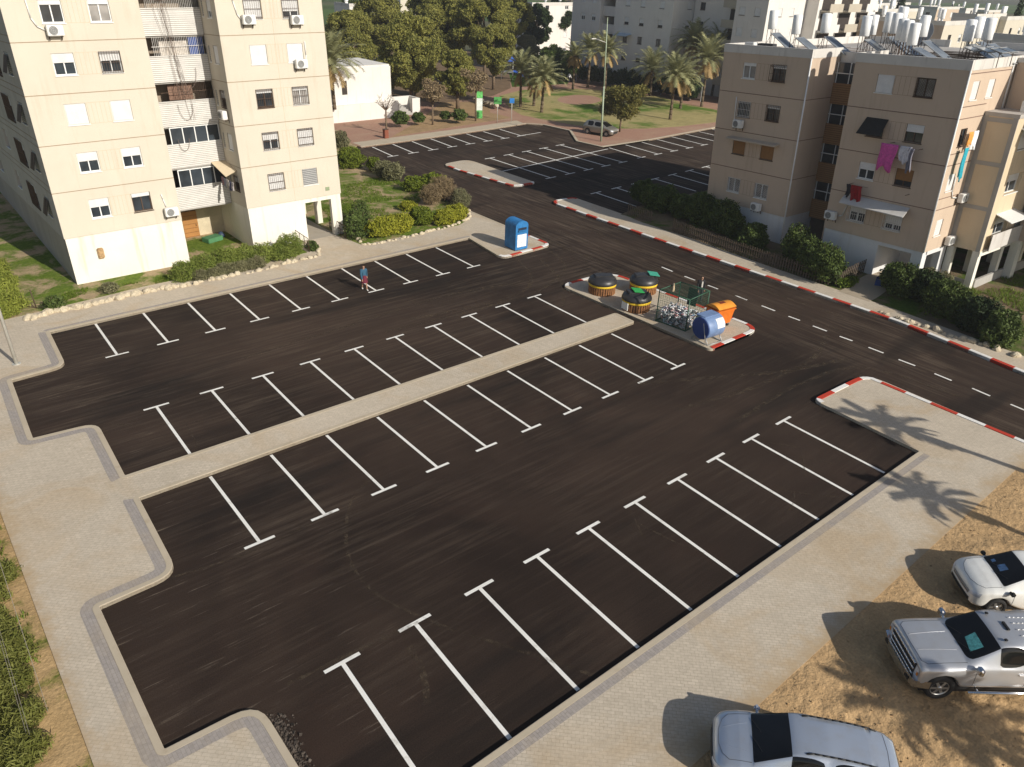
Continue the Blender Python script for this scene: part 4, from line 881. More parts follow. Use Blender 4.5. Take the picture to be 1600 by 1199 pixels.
# ---------------- right block
ang = R(-93); RBK = empty('apartment_block', (49.5, 25, 0), ang, 'four storey beige block on the right with a white plinth and rooftop water tanks', 'building', None, up=True)
FLR = [2.7, 5.35, 8.0, 10.65]; TOPR = 13.25; CR = [4.12, 6.9, 9.55, 12.15]; hw, hh = 1.12, 1.05; D = 18.0
wl = MB(); holesM = [(x-hw/2, x+hw/2, z-hh/2, z+hh/2) for x in (1.65, 4.15) for z in CR]; holesL = [(x-hw/2, x+hw/2, z-hh/2, z+hh/2) for x in (-8.55, -6.05) for z in CR]
wallpanel(wl, -.55, 6.5, 2.7, TOPR, holesM); wallpanel(wl, -10.95, -3.7, 2.7, TOPR, holesL)
wl.m = 1
for a, b in ((-.55, 6.5), (-10.95, -3.7)):
    for z in FLR[1:]: wl.box((a, -.008, z-.025), (b, .01, z+.025))
for a, b in ((1.65, 4.15), (-8.55, -6.05)):
    for z in CR: grooves(wl, a+.62, b-.62, z, hh, 4, 2)
wl.m = 0; wl.poly([(-10.95, 0, 2.7), (-10.95, D, 2.7), (-10.95, D, TOPR), (-10.95, 0, TOPR)][::-1])
FW = basis((-3.7, 0, 0), (0, 1, 0), (-1, 0, 0)); wl.F = FW; wallpanel(wl, 0, 3.4, 2.7, TOPR, []); wl.m = 1
for z in FLR[1:]: wl.box((0, -.008, z-.02), (3.4, .004, z+.02))
FM = basis((6.5, 0, 0), (0, 1, 0), (-1, 0, 0)); wl.F = FM; wl.m = 0
hs = [(y-.4, y+.4, z-.52, z+.5) for y in (1.1, 3.0) for z in CR[:4]]; hs = [h for h in hs if not (h[0] > 2.0 and h[2] < 10)]
wallpanel(wl, 0, 6.4, 2.7, TOPR, hs); wl.m = 1
for z in FLR[1:]+[13.1]: wl.box((0, -.012, z-.05), (5.2 if z > 10 else 3.0, .01, z+.0)); 
for z in FLR[1:]: wl.box((0, -.012, z+.62), (3.0, .01, z+.67))
wl.F = I4; wl.m = 0; wl.poly([(-.55, 0, 0), (-.55, 3.4, 0), (-.55, 3.4, TOPR), (-.55, 0, TOPR)][::-1])
wl.poly([(-10.95, D, 0), (-10.95, D, TOPR), (6.5, D, TOPR), (6.5, D, 0)])
wl.poly([(-.55, 0, 2.7), (-.55, 5.2, 2.7), (6.5, 5.2, 2.7), (6.5, 0, 2.7)])
wl.build('wall', [PL_R, LINER, LINER2], RBK)
# corner drain pipes
mb = MB(); mb.tube((6.52, -.03, 2.7), (6.52, -.03, TOPR), .05); mb.build('pipe', ALU, RBK); mb = MB(); mb.tube((-3.68, -.03, 0), (-3.68, -.03, TOPR), .05); mb.build('pipe', ALU, RBK); mb = MB(); mb.tube((6.53, 5.15, 10.6), (6.53, 5.15, TOPR+.5), .05); mb.build('pipe', ALU, RBK)
pw = MB()
wallpanel(pw, -10.9, -3.75, -.5, 2.7, [], y=.05); pw.poly([(-3.75, .05, -.5), (-3.75, 3.4, -.5), (-3.75, 3.4, 2.7), (-3.75, .05, 2.7)])
wallpanel(pw, -.5, 3.5, -.5, 2.7, [], y=.05); pw.poly([(3.5, .05, -.5), (3.5, 3.2, -.5), (3.5, 3.2, 2.7), (3.5, .05, 2.7)]); pw.poly([(-.5, .05, -.5), (-.5, 3.4, -.5), (-.5, 3.4, 2.7), (-.5, .05, 2.7)][::-1])
pw.box((3.5, .05, 2.45), (6.45, .45, 2.7)); pw.box((5.75, .05, -.4), (6.45, .6, 2.45)); pw.box((6.0, 2.4, -.4), (6.45, 3.0, 2.7)); pw.box((3.5, 3.2, -.3), (6.2, 3.3, 2.7)); pw.box((6.05, .6, 2.4), (6.45, 2.4, 2.7))
pw.build('plinth', [m_plaster('white_plinth', (.70, .70, .70), (.62, .61, .60), (.45, .38, .28), .3)], RBK)
mb = MB(); mb.box((4.4, 3.1, 0), (5.3, 3.19, 2.2)); mb.build('door', DARKIN, RBK)
pr = MB(); 
for a, b in ((-.57, 6.52), (-10.97, -3.68)):
    pr.box((a, -.03, TOPR), (b, .15, TOPR+.55)); pr.box((a, D-.15, TOPR), (b, D+.02, TOPR+.55))
pr.box((6.37, .15, TOPR+.002), (6.53, 5.2, TOPR+.551)); pr.box((-3.83, .15, TOPR+.002), (-3.67, 3.4, TOPR+.551)); pr.box((-10.98, .15, TOPR+.002), (-10.82, D-.15, TOPR+.551)); pr.box((-.58, .15, TOPR+.002), (-.42, 3.4, TOPR+.551)); pr.box((6.37, 5.2, TOPR+.002), (6.53, D-.15, TOPR+.551)); pr.box((-3.67, 3.3, TOPR-.9), (-.58, 3.45, TOPR+.3))
pr.build('parapet', [PL_PAR], RBK)
mb = MB(); mb.prism([(-10.8, .15), (-3.83, .15), (-3.83, 3.4), (-.42, 3.4), (-.42, .15), (6.37, .15), (6.37, D-.15), (-10.8, D-.15)], TOPR-.1, TOPR+.05); mb.build('roof', ROOF, RBK)
stm = {1.65: ['cage white half', 'half', 'dark', 'closed'], 4.15: ['cage white low', 'orange low dark', 'dark half', 'mesh dark curt'], -8.55: ['mesh white curt', 'orange closed dark', 'bars dark white', 'slide curt'], -6.05: ['mesh white curt', 'orange closed dark', 'dark slide bars', 'slide cage dark']}
for x, sts in stm.items():
    for z, s_ in zip(CR, sts): window(I4, RBK, x, z, hw, hh, s_)
for y in (1.1, 3.0):
    for z in CR:
        if y > 2 and z < 11: continue
        window(FM, RBK, y, z-.01, .8, 1.02, 'closed' if z != 9.55 else 'dark', .16)
# glazed stair recess
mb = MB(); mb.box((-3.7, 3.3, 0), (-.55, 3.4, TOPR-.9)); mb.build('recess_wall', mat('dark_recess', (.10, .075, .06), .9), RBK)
for i, z in enumerate(FLR): 
    mb = MB(); mb.box((-3.68, 2.95, z-.4), (-.57, 3.1, z+.95)); b = mb.build('balcony_parapet', SLATO, RBK)
    mb = MB()
    for k in range(4): mb.box((-3.6+k*.95, 3.0, z+.95), (-3.55+k*.95, 3.05, z+2.25))
    mb.box((-3.68, 3.0, z+1.55), (-.57, 3.05, z+1.6)); mb.build('glazing_frame', ALU, b); mb = MB(); mb.box((-3.66, 3.06, z+.95), (-.6, 3.08, z+2.25)); mb.build('pane', GLASS, b)
# awnings and canopies
def slab(par, F, pts, t, m, name='awning'):
    mb = MB(F); P = [Vector(p) for p in pts]; q = [p+Vector((0, 0, -t)) for p in P]; mb.poly(P); mb.poly(q[::-1])
    for i in range(4): j = (i+1) % 4; mb.poly([P[i], q[i], q[j], P[j]])
    return mb.build(name, m, par)
slab(RBK, I4, [(.55, -.02, 5.25), (.75, -.95, 4.85), (5.15, -.95, 4.8), (5.0, -.02, 5.2)], .05, m_plaster('grey_sheet_awning', (.62, .60, .57), (.5, .48, .45), (.35, .3, .2), .5))
slab(RBK, I4, [(-9.4, -.01, 7.62), (-9.4, -.6, 7.55), (-5.1, -.6, 7.55), (-5.1, -.01, 7.62)], .1, m_plaster('beige_canopy', (.5, .42, .33), (.45, .38, .3)), 'canopy')
slab(RBK, I4, [(.95, -.02, 10.15), (.85, -.75, 9.25), (2.45, -.75, 9.25), (2.4, -.02, 10.15)], .04, SHUTB, 'tilted_shutter')
for x, z, pp in ((-.05, 3.7, [(.45, 0), (.7, .1), (.9, .8)]), (-8.7, 8.55, [(-.4, 0), (-.55, .3), (-.6, 1.8)]), (-6.1, 3.0, None)): ac_unit(I4, RBK, x, z, pp)
ac_unit(FM, RBK, 2.75, 5.8, [(-.4, 0), (-1.0, .1), (-1.2, .5), (-1.25, 1.4)]); ac_unit(FM, RBK, 2.6, 3.1)
# lines under windows, iron brackets
mb = MB()
for x in (.95, 4.75): mb.tube((x, 0, 6.0), (x, -.5, 6.0), .02); 
mb.tube((.95, -.5, 6.0), (2.3, -.5, 6.0), .008); mb.tube((3.1, -.02, 8.9), (3.1, -.5, 8.9), .02); mb.tube((4.9, -.02, 8.75), (4.9, -.5, 8.75), .02); mb.tube((2.9, -.5, 8.85), (4.9, -.5, 8.75), .008); mb.build('clothes_rail', IRON, RBK)
# projecting wing on pillars
WX0, WX1, WY0, WY1, WZ0, WZ1 = 6.52, 8.45, 3.1, 17., 2.65, 10.65
w2 = empty('pillared_wing', (49.5, 25, 0), ang, 'sunlit cream wing on white pillars with concrete frame and awnings at the right edge', 'building', None, up=True)
wl = MB(); wl.poly([(WX0, WY0, WZ0), (WX1, WY0, WZ0), (WX1, WY0, WZ1), (WX0, WY0, WZ1)]); FE = basis((WX1, WY0, 0), (0, 1, 0), (-1, 0, 0)); wl.F = FE
eh = []
for z in (3.9, 6.55, 9.2): eh += [(1.0, 2.9, z-.45, z+.75), (4.0, 5.9, z-.45, z+.75), (7.5, 9.4, z-.45, z+.75)]
wallpanel(wl, 0, WY1-WY0, WZ0, WZ1, eh, .3); wl.F = I4
wl.poly([(WX0, WY0, WZ0), (WX0, WY1, WZ0), (WX1, WY1, WZ0), (WX1, WY0, WZ0)]); wl.build('wall', [m_plaster('cream_wing_plaster', (.66, .54, .38), (.6, .49, .34))], w2)
mb = MB()
for x in (WX0+.12, WX1-.12): mb.box((x-.14, WY0-.03, WZ0-.002), (x+.14, WY0+.02, WZ1-.002))
for z in (5.3, 7.95, 10.45): mb.box((WX0+.26, WY0-.025, z-.12), (WX1-.26, WY0+.02, z+.12))
mb.build('concrete_frame', CONC2, w2)
mb = MB(); mb.box((WX0+.02, WY0-.02, WZ1), (WX1+.06, WY1, WZ1+.22)); mb.build('roof', ROOF, w2)
for y0 in (0., 3.2, 6.6, 10.): 
    for x in (WX0+.15, WX1-.2):
        mb = MB(); mb.box((x-.2, WY0+y0, -.3), (x+.2, WY0+y0+.4, WZ0)); mb.build('pillar', PL_W, w2)
mb = MB(); mb.box((WX1-.05, WY0+.4, .0), (WX1+.1, WY1, .75)); mb.box((WX0-.3, WY0+.05, .0), (WX1-.4, WY0+.2, .7)); mb.build('low_wall', CONC2, w2)
mb = MB(); mb.box((WX1-.02, WY0, WZ0-.3), (WX1+.04, WY1, WZ0)); mb.build('beam', PL_W, w2)
for i, h in enumerate(eh):
    window(FE, w2, (h[0]+h[1])/2, (h[2]+h[3])/2, h[1]-h[0], h[3]-h[2], ['half', 'white bars', 'low', 'half white', 'bars curt', 'half', 'closed', 'white bars', 'half'][i], .3)
slab(w2, FE, [(.8, 0, 10.05), (.8, -1.1, 9.65), (3.1, -1.1, 9.65), (3.1, 0, 10.05)], .05, ALU); slab(w2, FE, [(.8, 0, 4.95), (.8, -1.0, 4.6), (3.3, -1.0, 4.6), (3.3, 0, 4.95)], .05, ALU)
mb = MB()
for z0 in (2.75,):
    mb.box((WX1+.3, WY0+.4, z0), (WX1+.34, WY0+7.5, z0+1.0)); mb.box((WX1, WY0+.4, z0-.05), (WX1+.34, WY0+7.5, z0-.002))
mb.build('balcony_parapet', m_plaster('grey_balcony_sheet', (.6, .57, .54), (.48, .45, .42), (.3, .25, .2), .6), w2)
# rear wing behind
w3 = empty('rear_wing', (49.5, 25, 0), ang, 'beige rear wing rising behind the projecting wing', 'building', None, up=True)
mb = MB(); mb.box((6.56, 5.5, 10.7), (16, 17.8, TOPR+.2)); mb.box((8.6, 7.6, 2.7), (15.9, 17.8, 10.69)); mb.build('wall', [PL_R], w3)
mb = MB(); mb.box((6.56, 5.45, TOPR+.2), (16.05, 17.8, TOPR+.45)); mb.build('parapet', [PL_PAR], w3)
mb = MB(); mb.box((8.5, 7.4, 0), (9, 8, 2.7)); mb.build('pillar', [PL_W], w3); mb = MB(); mb.box((12, 7.4, 0), (12.5, 8, 2.7)); mb.build('pillar', [PL_W], w3)
def onwall(F, px, py): pass
def rooft(px, py, yloc):   # point on a roof at local depth yloc seen at px, py (right block frame)
    Mx = RBK.matrix_world; o = Mx @ Vector((0, yloc, 0)); n = (Mx.to_3x3() @ Vector((0, 1, 0))); d = Vector(_ray(px, py)); O = Vector(CO); t = (o-O).dot(n)/d.dot(n); return Mx.inverted() @ (O+d*t)
bpy.context.view_layer.update()
TANKW = mat('white_tank_paint', (.84, .84, .83), .4, var=.05); PANEL = m_glass('solar_glass', (.10, .11, .12), .12, .8); PALE = mat('galvanised_steel', (.45, .45, .44), .5, .6)
def heater(loc, zr_, label, hs=.62, panel=True, parentmat=None, two=False):
    root = empty('solar_water_heater', (0, 0, 0), 0, label, 'water heater', 'solar water heaters on the roofs'); root.matrix_world = RBK.matrix_world @ Matrix.Translation((loc[0], loc[1], zr_))
    mb = MB(); b = max(.25, loc[2]-zr_); mb.lathe([(.27, 0), (.31, .03), (.31, 1.17), (.27, 1.22), (.1, 1.25)], 20, (0, 0, b)); mb.build('tank', TANKW, root)
    mb = MB()
    for dx, dy in ((-.2, -.2), (.2, -.2), (.2, .2), (-.2, .2)): mb.tube((dx, dy, 0), (dx, dy, b), .02, .02, 4)
    mb.tube((-.2, -.2, b*.3), (.2, -.2, b*.8), .015, .015, 4); mb.build('stand', IRON, root)
    if panel:
        mb = MB(); mb.poly([(.35, -.45, .15+b*.75), (.35, .45, .15+b*.75), (2.1, .45, .12), (2.1, -.45, .12)][::-1]); mb.poly([(.35, -.45, .07+b*.75), (.35, .45, .07+b*.75), (2.1, .45, .04), (2.1, -.45, .04)]); p = mb.build('panel', PANEL, root)
        mb = MB(); 
        for s in (-.47, .47): mb.tube((.35, s, .12+b*.75), (2.1, s, .09), .035, .035, 5)
        mb.tube((.35, -.45, .12+b*.75), (.35, .45, .12+b*.75), .035, .035, 5); mb.tube((2.1, -.45, .09), (2.1, .45, .09), .035, .035, 5); mb.build('panel_frame', PALE, p)
    return root
hl = [((1206, 46), 3.0, 'leftmost water tank with a thin panel on the left wing roof'), ((1243, 54), 2.2, 'second water tank on the left wing roof, near its corner'), ((1288, 52), 3.6, 'water tank right of the left wing corner'), ((1350, 57), 4.0, 'tank at the left end of the main roof'), ((1361, 55), 5.0, 'tank just behind the left end tank of the main roof'),
   ((1386, 51), 5.5, 'tank at the back left of the tank cluster'), ((1397, 53), 4.8, 'tank in the middle of the tank cluster'), ((1407, 42), 8.0, 'farthest tank of the cluster, highest in view'), ((1406, 63), 2.8, 'front left tank of the cluster'), ((1414, 66), 2.4, 'tank between the two front tanks of the cluster'), ((1424, 71), 1.6, 'nearest big tank of the cluster'), ((1440, 58), 4.2, 'tank right of the cluster with a long tilted panel'),
   ((1511, 65), 5.6, 'left tank of the pair over the large panels'), ((1524, 60), 6.6, 'middle tank over the large panels'), ((1541, 63), 5.4, 'right tank over the large panels')]
for (px, y, lb) in hl:
    L_ = rooft(*px, y); heater((L_.x, y, L_.z), TOPR+.05 if L_.x < 6.3 else TOPR+.2, lb, panel=lb not in ('tank just behind the left end tank of the main roof', 'front left tank of the cluster', 'tank between the two front tanks of the cluster', 'farthest tank of the cluster, highest in view'))
pv = empty('solar_panel_array', (0, 0, 0), 0, 'large tilted solar panel array with six glass panels at the right end of the roof', 'solar panel'); pv.matrix_world = RBK.matrix_world @ Matrix.Translation((5.0, 2.8, TOPR+.1))
for i in range(3):
    for j in range(2):
        mb = MB(); x, y = -.3+i*.75, j*1.1; zz = lambda q: .95-(q*.22); 
        A = [(x, y, 1.15-.5*j*.9-.0), (x+.7, y, 1.15-.5*j*.9), (x+.7+.35, y+0, .55-.3*j), (x+.35, y, .55-.3*j)]
        P = [Vector((x, y-.5, .95)), Vector((x+.7, y-.5, .75)), Vector((x+.7, y+.5, .75)), Vector((x, y+.5, .95))]; mb.poly(P); mb.poly([p+Vector((0, 0, -.05)) for p in P][::-1]); q = mb.build('panel', PANEL, pv)
        mb = MB(); mb.path(P+[P[0]], .025, 4); mb.build('frame', PALE, q)
mb = MB(); [mb.tube((x, y, -.05), (x, y, .8), .025) for x in (-.2, 1.7) for y in (-.3, 1.4)]; mb.build('stand', IRON, pv)
ds = empty('satellite_dish', (0, 0, 0), 0, 'grey satellite dish on the roof edge behind the left tanks', 'satellite dish'); ds.matrix_world = RBK.matrix_world @ Matrix.Translation((-1.2, 8.5, TOPR+.1))
mb = MB(); mb.F = Matrix.Translation((0, 0, 1.1)) @ Matrix.Rotation(R(60), 4, 'X'); mb.lathe([(.02, 0), (.4, .05), (.75, .2), (.9, .33), (.88, .33), (.7, .2), (.3, .06)], 20); mb.build('dish', mat('dish_grey', (.3, .3, .3), .5), ds); mb = MB(); mb.tube((0, 0, 0), (0, 0, 1.1), .04); mb.build('mast', PALE, ds)
for i, (x, y, s) in enumerate([(-9.6, 1.2, 1), (-8.0, .9, 1.6), (-5.2, .8, .9), (2.2, 1.2, 1.3), (3.4, 1.0, 1.2)]):
    mb = MB(); F_ = RBK.matrix_world @ Matrix.Translation((x, y, TOPR+.06)); mb.F = F_; mb.bbox((-.4*s, -.25, 0), (.4*s, .25, .6 if i < 2 else .3), .03); o = mb.build('roof_box', ACW if i != 1 else ACD, None); tag(o, ['small white unit near the left corner of the left wing roof', 'black unit on the left wing roof', 'low grey roof box at the left wing corner', 'pale low box at the front of the main roof', 'second pale low box beside the first on the main roof'][i], 'roof unit', None)
mb = MB(); mb.F = RBK.matrix_world.copy()
for k in range(14): y0 = 1.0+k*.7; mb.tube((-.2, y0, TOPR+.25), (6.0, y0+.3*math.sin(k), TOPR+.2+.1*(k % 3)), .025, .025, 5)
for k in range(8): mb.tube((-10.5+.9*k, .5, TOPR+.15), (-10.2+.9*k, 9, TOPR+.2), .02, .02, 4)
o = mb.build('roof_pipes', IRON); tag(o, 'rusty pipes lying across the roof of the right block between the tanks', 'pipes')
mb = MB(); mb.F = w2.matrix_world.copy(); mb.bbox((7.9, 4.3, WZ1+.22), (8.3, 4.9, WZ1+.85), .03); o = mb.build('roof_box', ACW); tag(o, 'white air conditioner standing on the roof of the projecting wing', 'air conditioner')
# laundry
def cloth(name, F, x, z, w, h, m, label, y=-.52, seed=0, n=10):
    mb = MB(F); mb.smooth = True; rg = random.Random(seed); ids = []
    for j in range(n+1):
        r = []
        for i in range(n+1):
            u, v = i/n, j/n; r.append(mb.pt((x+(u-.5)*w*(1-.15*v)+.05*math.sin(v*5+seed), y+.05*math.sin(u*17+seed)*(.3+v)-.02*v, z-h*v*(1+.12*math.sin(u*7+seed*2)))))
        ids.append(r)
    for j in range(n):
        for i in range(n): mb.face((ids[j][i], ids[j+1][i], ids[j+1][i+1], ids[j][i+1]))
    o = mb.build(name, m); sd = o.modifiers.new('thick', 'SOLIDIFY'); sd.thickness = .012; return tag(o, label, 'laundry')
WM = RBK.matrix_world.copy(); WFM = WM @ FM
cm = lambda n, c: mat(n, c, .85, var=.25, scale=9)
cloth('hanging_cloth', WM, 3.05, 8.85, 1.15, 1.55, cm('pink_cloth', (.62, .10, .36)), 'bright pink sheet hanging below a window of the right block', seed=1); cloth('hanging_cloth', WM, 4.1, 8.85, .75, .95, cm('pale_cloth', (.6, .58, .62)), 'white and grey shirt hanging right of the pink sheet', seed=2)
cloth('hanging_cloth', WM, 4.5, 8.78, .35, 1.35, cm('grey_cloth', (.22, .21, .25)), 'dark grey garment hanging at the end of the laundry line', seed=3); cloth('hanging_cloth', WM, 1.55, 6.0, .75, .95, cm('red_cloth', (.26, .012, .015)), 'dark red trousers hanging over the grey sheet awning', seed=4)
cloth('hanging_cloth', WM, 1.0, 6.0, .3, .8, cm('black_cloth', (.03, .03, .035)), 'black garment left of the red trousers', seed=5)
cloth('hanging_cloth', WFM, 1.2, 9.9, .5, .75, cm('orange_cloth', (.7, .33, .08)), 'orange shirt hanging on the sunlit side of the right block', -.4, 6); cloth('hanging_cloth', WFM, 1.8, 9.9, .5, 1.0, cm('white_cloth', (.8, .8, .8)), 'white shirt hanging next to the orange shirt', -.4, 7); cloth('hanging_cloth', WFM, 1.1, 9.0, .45, 1.8, cm('turquoise_cloth', (.03, .36, .45)), 'turquoise towel hanging on the sunlit side of the right block', -.42, 8)
for i in range(5): cloth('hanging_cloth', LB.matrix_world.copy() @ basis((11.1, 0, 0), (0, -1, 0), (1, 0, 0)), -2.3+.42*i, 4.75-.02*i, .36, .5+.1*(i % 2), cm('mixed_cloth%d' % i, [(.35, .2, .22), (.3, .3, .35), (.6, .55, .5), (.12, .12, .2), (.55, .5, .5)][i]), ['brownish', 'grey blue', 'cream', 'navy', 'pale'][i]+' garment on the line in the recess of the left block', -.5-.0*i, 10+i)

# ---------------- grey and white towers behind the park
def block(label, x, y, z, wf, ws, hgt, front, side, fw=None, sw=None, floors=7, par=True, fst=('half',), grp=None, hfl=2.75, name='apartment_block'):
    """corner (x, y) nearest the camera; front faces -x and runs towards +y; side faces -y and runs towards +x"""
    root = empty(name, (x, y, z), 0, label, 'building', grp)
    FF = basis((0, 0, 0), (0, -1, 0), (1, 0, 0)); FSd = basis((0, 0, 0), (1, 0, 0), (0, 1, 0)); mb = MB(FF)
    fh = [(-(c)-.5, -(c)+.5, 1.3+hfl*k, 2.4+hfl*k) for c in (fw or []) for k in range(floors)]; shh = [(c-.5, c+.5, 1.3+hfl*k, 2.4+hfl*k) for c in (sw or []) for k in range(floors)]
    wallpanel(mb, -wf, 0, 0, hgt, fh, .2); mb.F = FSd; wallpanel(mb, 0, ws, 0, hgt, shh, .2, wi=1); mb.F = Matrix(); mb.m = 0
    mb.poly([(0, wf, 0), (ws, wf, 0), (ws, wf, hgt), (0, wf, hgt)][::-1]); mb.poly([(ws, 0, 0), (ws, wf, 0), (ws, wf, hgt), (ws, 0, hgt)]); mb.m = 2; mb.poly([(0, 0, hgt), (ws, 0, hgt), (ws, wf, hgt), (0, wf, hgt)])
    mb.build('wall', [front, side, ROOF], root)
    if par:
        mb = MB(); t = .2; mb.box((-.03, -.03, hgt), (ws, t, hgt+.6)); mb.box((-.028, t, hgt), (t, wf, hgt+.598)); mb.build('parapet', PL_PAR, root)
    i = 0
    for h in fh: window(FF, root, (h[0]+h[1])/2, (h[2]+h[3])/2, 1., 1.1, fst[i % len(fst)], .2); i += 1
    for h in shh: window(FSd, root, (h[0]+h[1])/2, (h[2]+h[3])/2, 1., 1.1, fst[i % len(fst)], .2); i += 1
    return root
tw = block('grey shaded tower behind the palms, seen above the park', 103.5, 86.2, .1, 12.4, 11, 24, PL_G, PL_WH, (2.3, 6.3, 9.6), (4,), 8, fst=('closed dark', 'half dark', 'curt dark', 'low dark'))
mb = MB(basis((0, 0, 0), (0, -1, 0), (1, 0, 0))); 
for k in range(8): mb.box((-16.2, 1.2, 2.4+2.75*k), (-12.4, 1.4, 3.7+2.75*k)); mb.box((-16.2, 1.2, 2.2+2.75*k), (-12.4, 4, 2.38+2.75*k))
mb.build('stair_balcony', PL_G, tw)
mb = MB(); mb.box((4, 12.4, 0), (4.2, 16.3, 24)); mb.build('stair_wall', DARKIN, tw)
# arch and canopy
slab(tw, basis((0, 0, 0), (0, -1, 0), (1, 0, 0)), [(-11.2, 0, 8.2), (-11.2, -1.4, 7.9), (-8.2, -1.4, 7.9), (-8.2, 0, 8.2)], .08, mat('blue_sheet', (.35, .45, .55), .5)); ac_unit(basis((0, 0, 0), (0, -1, 0), (1, 0, 0)), tw, -14, 3.4)
block('left end of the grey tower with few windows', 103.9, 102.4, .1, 7.0, 11, 24, PL_G, PL_G, (1.6, 4.2), (), 8, fst=('closed', 'half'))
rt = block('recessed middle of the tower complex with dark balconies', 108.5, 74.6, .1, 11.4, 9, 24, PL_G, PL_WH, (9.8,), (), 8, fst=('dark',))
for k in range(8):
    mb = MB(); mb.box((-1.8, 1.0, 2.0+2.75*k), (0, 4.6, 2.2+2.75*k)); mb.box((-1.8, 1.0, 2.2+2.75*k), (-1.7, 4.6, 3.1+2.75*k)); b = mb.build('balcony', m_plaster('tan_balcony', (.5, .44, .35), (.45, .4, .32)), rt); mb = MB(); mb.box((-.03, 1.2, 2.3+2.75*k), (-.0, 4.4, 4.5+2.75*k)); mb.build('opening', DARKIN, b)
block('grey and white tower corner with a small wall lamp, right of the palms', 103.5, 69.2, .1, 5.4, 9.5, 24, PL_G, PL_WH, (1.6, 4.2), (3.2, 6.2), 8, fst=('closed dark', 'closed'))
bt = block('sunlit white balcony side of the tower complex', 113.1, 67.2, .1, 7, 17, 24, PL_WH, PL_WH, (), (), 8)
for k in range(8):
    for j in range(3):
        x0 = .8+j*5.2; mb = MB(); mb.box((x0, -1.5, 2.0+2.75*k), (x0+3.6, 0, 2.18+2.75*k)); mb.box((x0, -1.5, 2.18+2.75*k), (x0+3.6, -1.4, 3.1+2.75*k)); b = mb.build('balcony', m_plaster('tan_balcony', (.5, .44, .35), (.45, .4, .32)) if (j+k) % 3 else PL_WH, bt)
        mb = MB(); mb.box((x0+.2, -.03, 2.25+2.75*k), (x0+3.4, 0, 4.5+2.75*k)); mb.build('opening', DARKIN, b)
# ---------------- town beyond
def town(label, pl, pr_, z, depth, fm, sm_, wins=True, name='apartment_block', tanks=3, seed=0):
    A, B = G(*pl, z), G(*pr_, z); x = (A.x+B.x)/2; y0, y1 = sorted((A.y, B.y)); L_ = max(4, y1-y0)
    cols = [2+3.2*k for k in range(int((L_-2)/3.2))]
    r = block(label, x, y0, .1, L_, depth, z-.7, fm, sm_, cols if wins else [], [depth*.3, depth*.7] if wins else [], 4, fst=('dark', 'half', 'closed'), grp='town blocks beyond', hfl=2.75)
    rg = random.Random(seed)
    for k in range(tanks):
        mb = MB(Matrix.Translation((x+rg.uniform(1, depth-1), y0+rg.uniform(1, L_-1), z-.6))); mb.lathe([(.3, .8), (.32, .85), (.32, 2.0), (.28, 2.05)], 12); mb.tube((0, 0, 0), (0, 0, .8), .2, .2, 4); o = mb.build('roof_tank', TANKW); tag(o, 'white tank on the roof of the '+' '.join(label.split()[:7]), 'water tank', 'roof tanks of the '+label)
TN = PL_R; TC = PL_L
town('long beige block behind the tanks with a sunlit end wall', (1332, 24), (1489, 33), 12.6, 9, TN, TC, tanks=5, seed=1)
town('grey block right of the long beige block', (1478, 20), (1538, 22), 13, 12, PL_G, TC, tanks=3, seed=2)
town('small sand coloured house between grey roofs at the top right', (1538, 24), (1578, 26), 12.6, 10, TC, TC, tanks=2, seed=3)
town('dark roofed block at the right frame edge', (1545, 50), (1625, 58), 12.6, 16, PL_G, TN, tanks=3, seed=4)
town('pale block far behind the white towers', (1335, 12), (1400, 14), 12, 14, TN, TC, tanks=4, seed=5)
town('far low block under the fields', (1410, 8), (1470, 11), 12, 12, PL_G, TN, tanks=3, seed=6)
town('bright white house left of the black green trees', (795, 2), (845, 4), 11, 14, PL_WH, PL_WH, tanks=2, seed=7)
town('pale house between the dark trees and the grey tower', (845, 14), (893, 14), 9, 12, TC, PL_WH, tanks=2, seed=8)
town('long white house at the top behind the left pines', (505, 6), (560, 3), 9, 12, PL_WH, PL_WH, tanks=3, seed=9)
town('second white house beyond the pines', (560, -4), (640, -8), 9, 12, PL_WH, TC, tanks=3, seed=10)
rg = random.Random(11)
for k, (px, py, z) in enumerate([(1350, 4, 11), (1385, 3, 11), (1430, 8, 11), (1470, 10, 10), (1345, -4, 11), (1500, 12, 11), (1535, 15, 11)]):
    town('far house number %s among the roofs near the fields' % ['one', 'two', 'three', 'four', 'five', 'six', 'seven', 'eight', 'nine'][k] if 0 else ['flat house just above the long beige block', 'flat house close to the field edge', 'wide flat house below the fields', 'last flat house before the fields', 'flat house beside the white tower top', 'flat house over the grey block', 'flat house near the cypress', 'flat house between two roofs of tanks', 'small flat house at the field edge'][k], (px-12, py), (px+14, py+1), z, 12, [TN, TC, PL_G][k % 3], [TC, PL_WH, TN, PL_G][k % 4], tanks=1, seed=20+k)
p = G(1588, 30, 12); 
cyp = empty('cypress_tree', (p.x, p.y, 0), 0, 'tall dark cypress at the right edge of the town', 'tree'); leaf_object('crown', [(0, 0, z, 1.6*(1-abs(z-6)/11), 1.6*(1-abs(z-6)/11), 1.6) for z in np.arange(2, 15, 1.)], 5000, .25, L_DEEP, cyp, .5); mb = MB(); mb.tube((0, 0, 0), (0, 0, 13), .25, .05); mb.build('trunk', BARK, cyp)
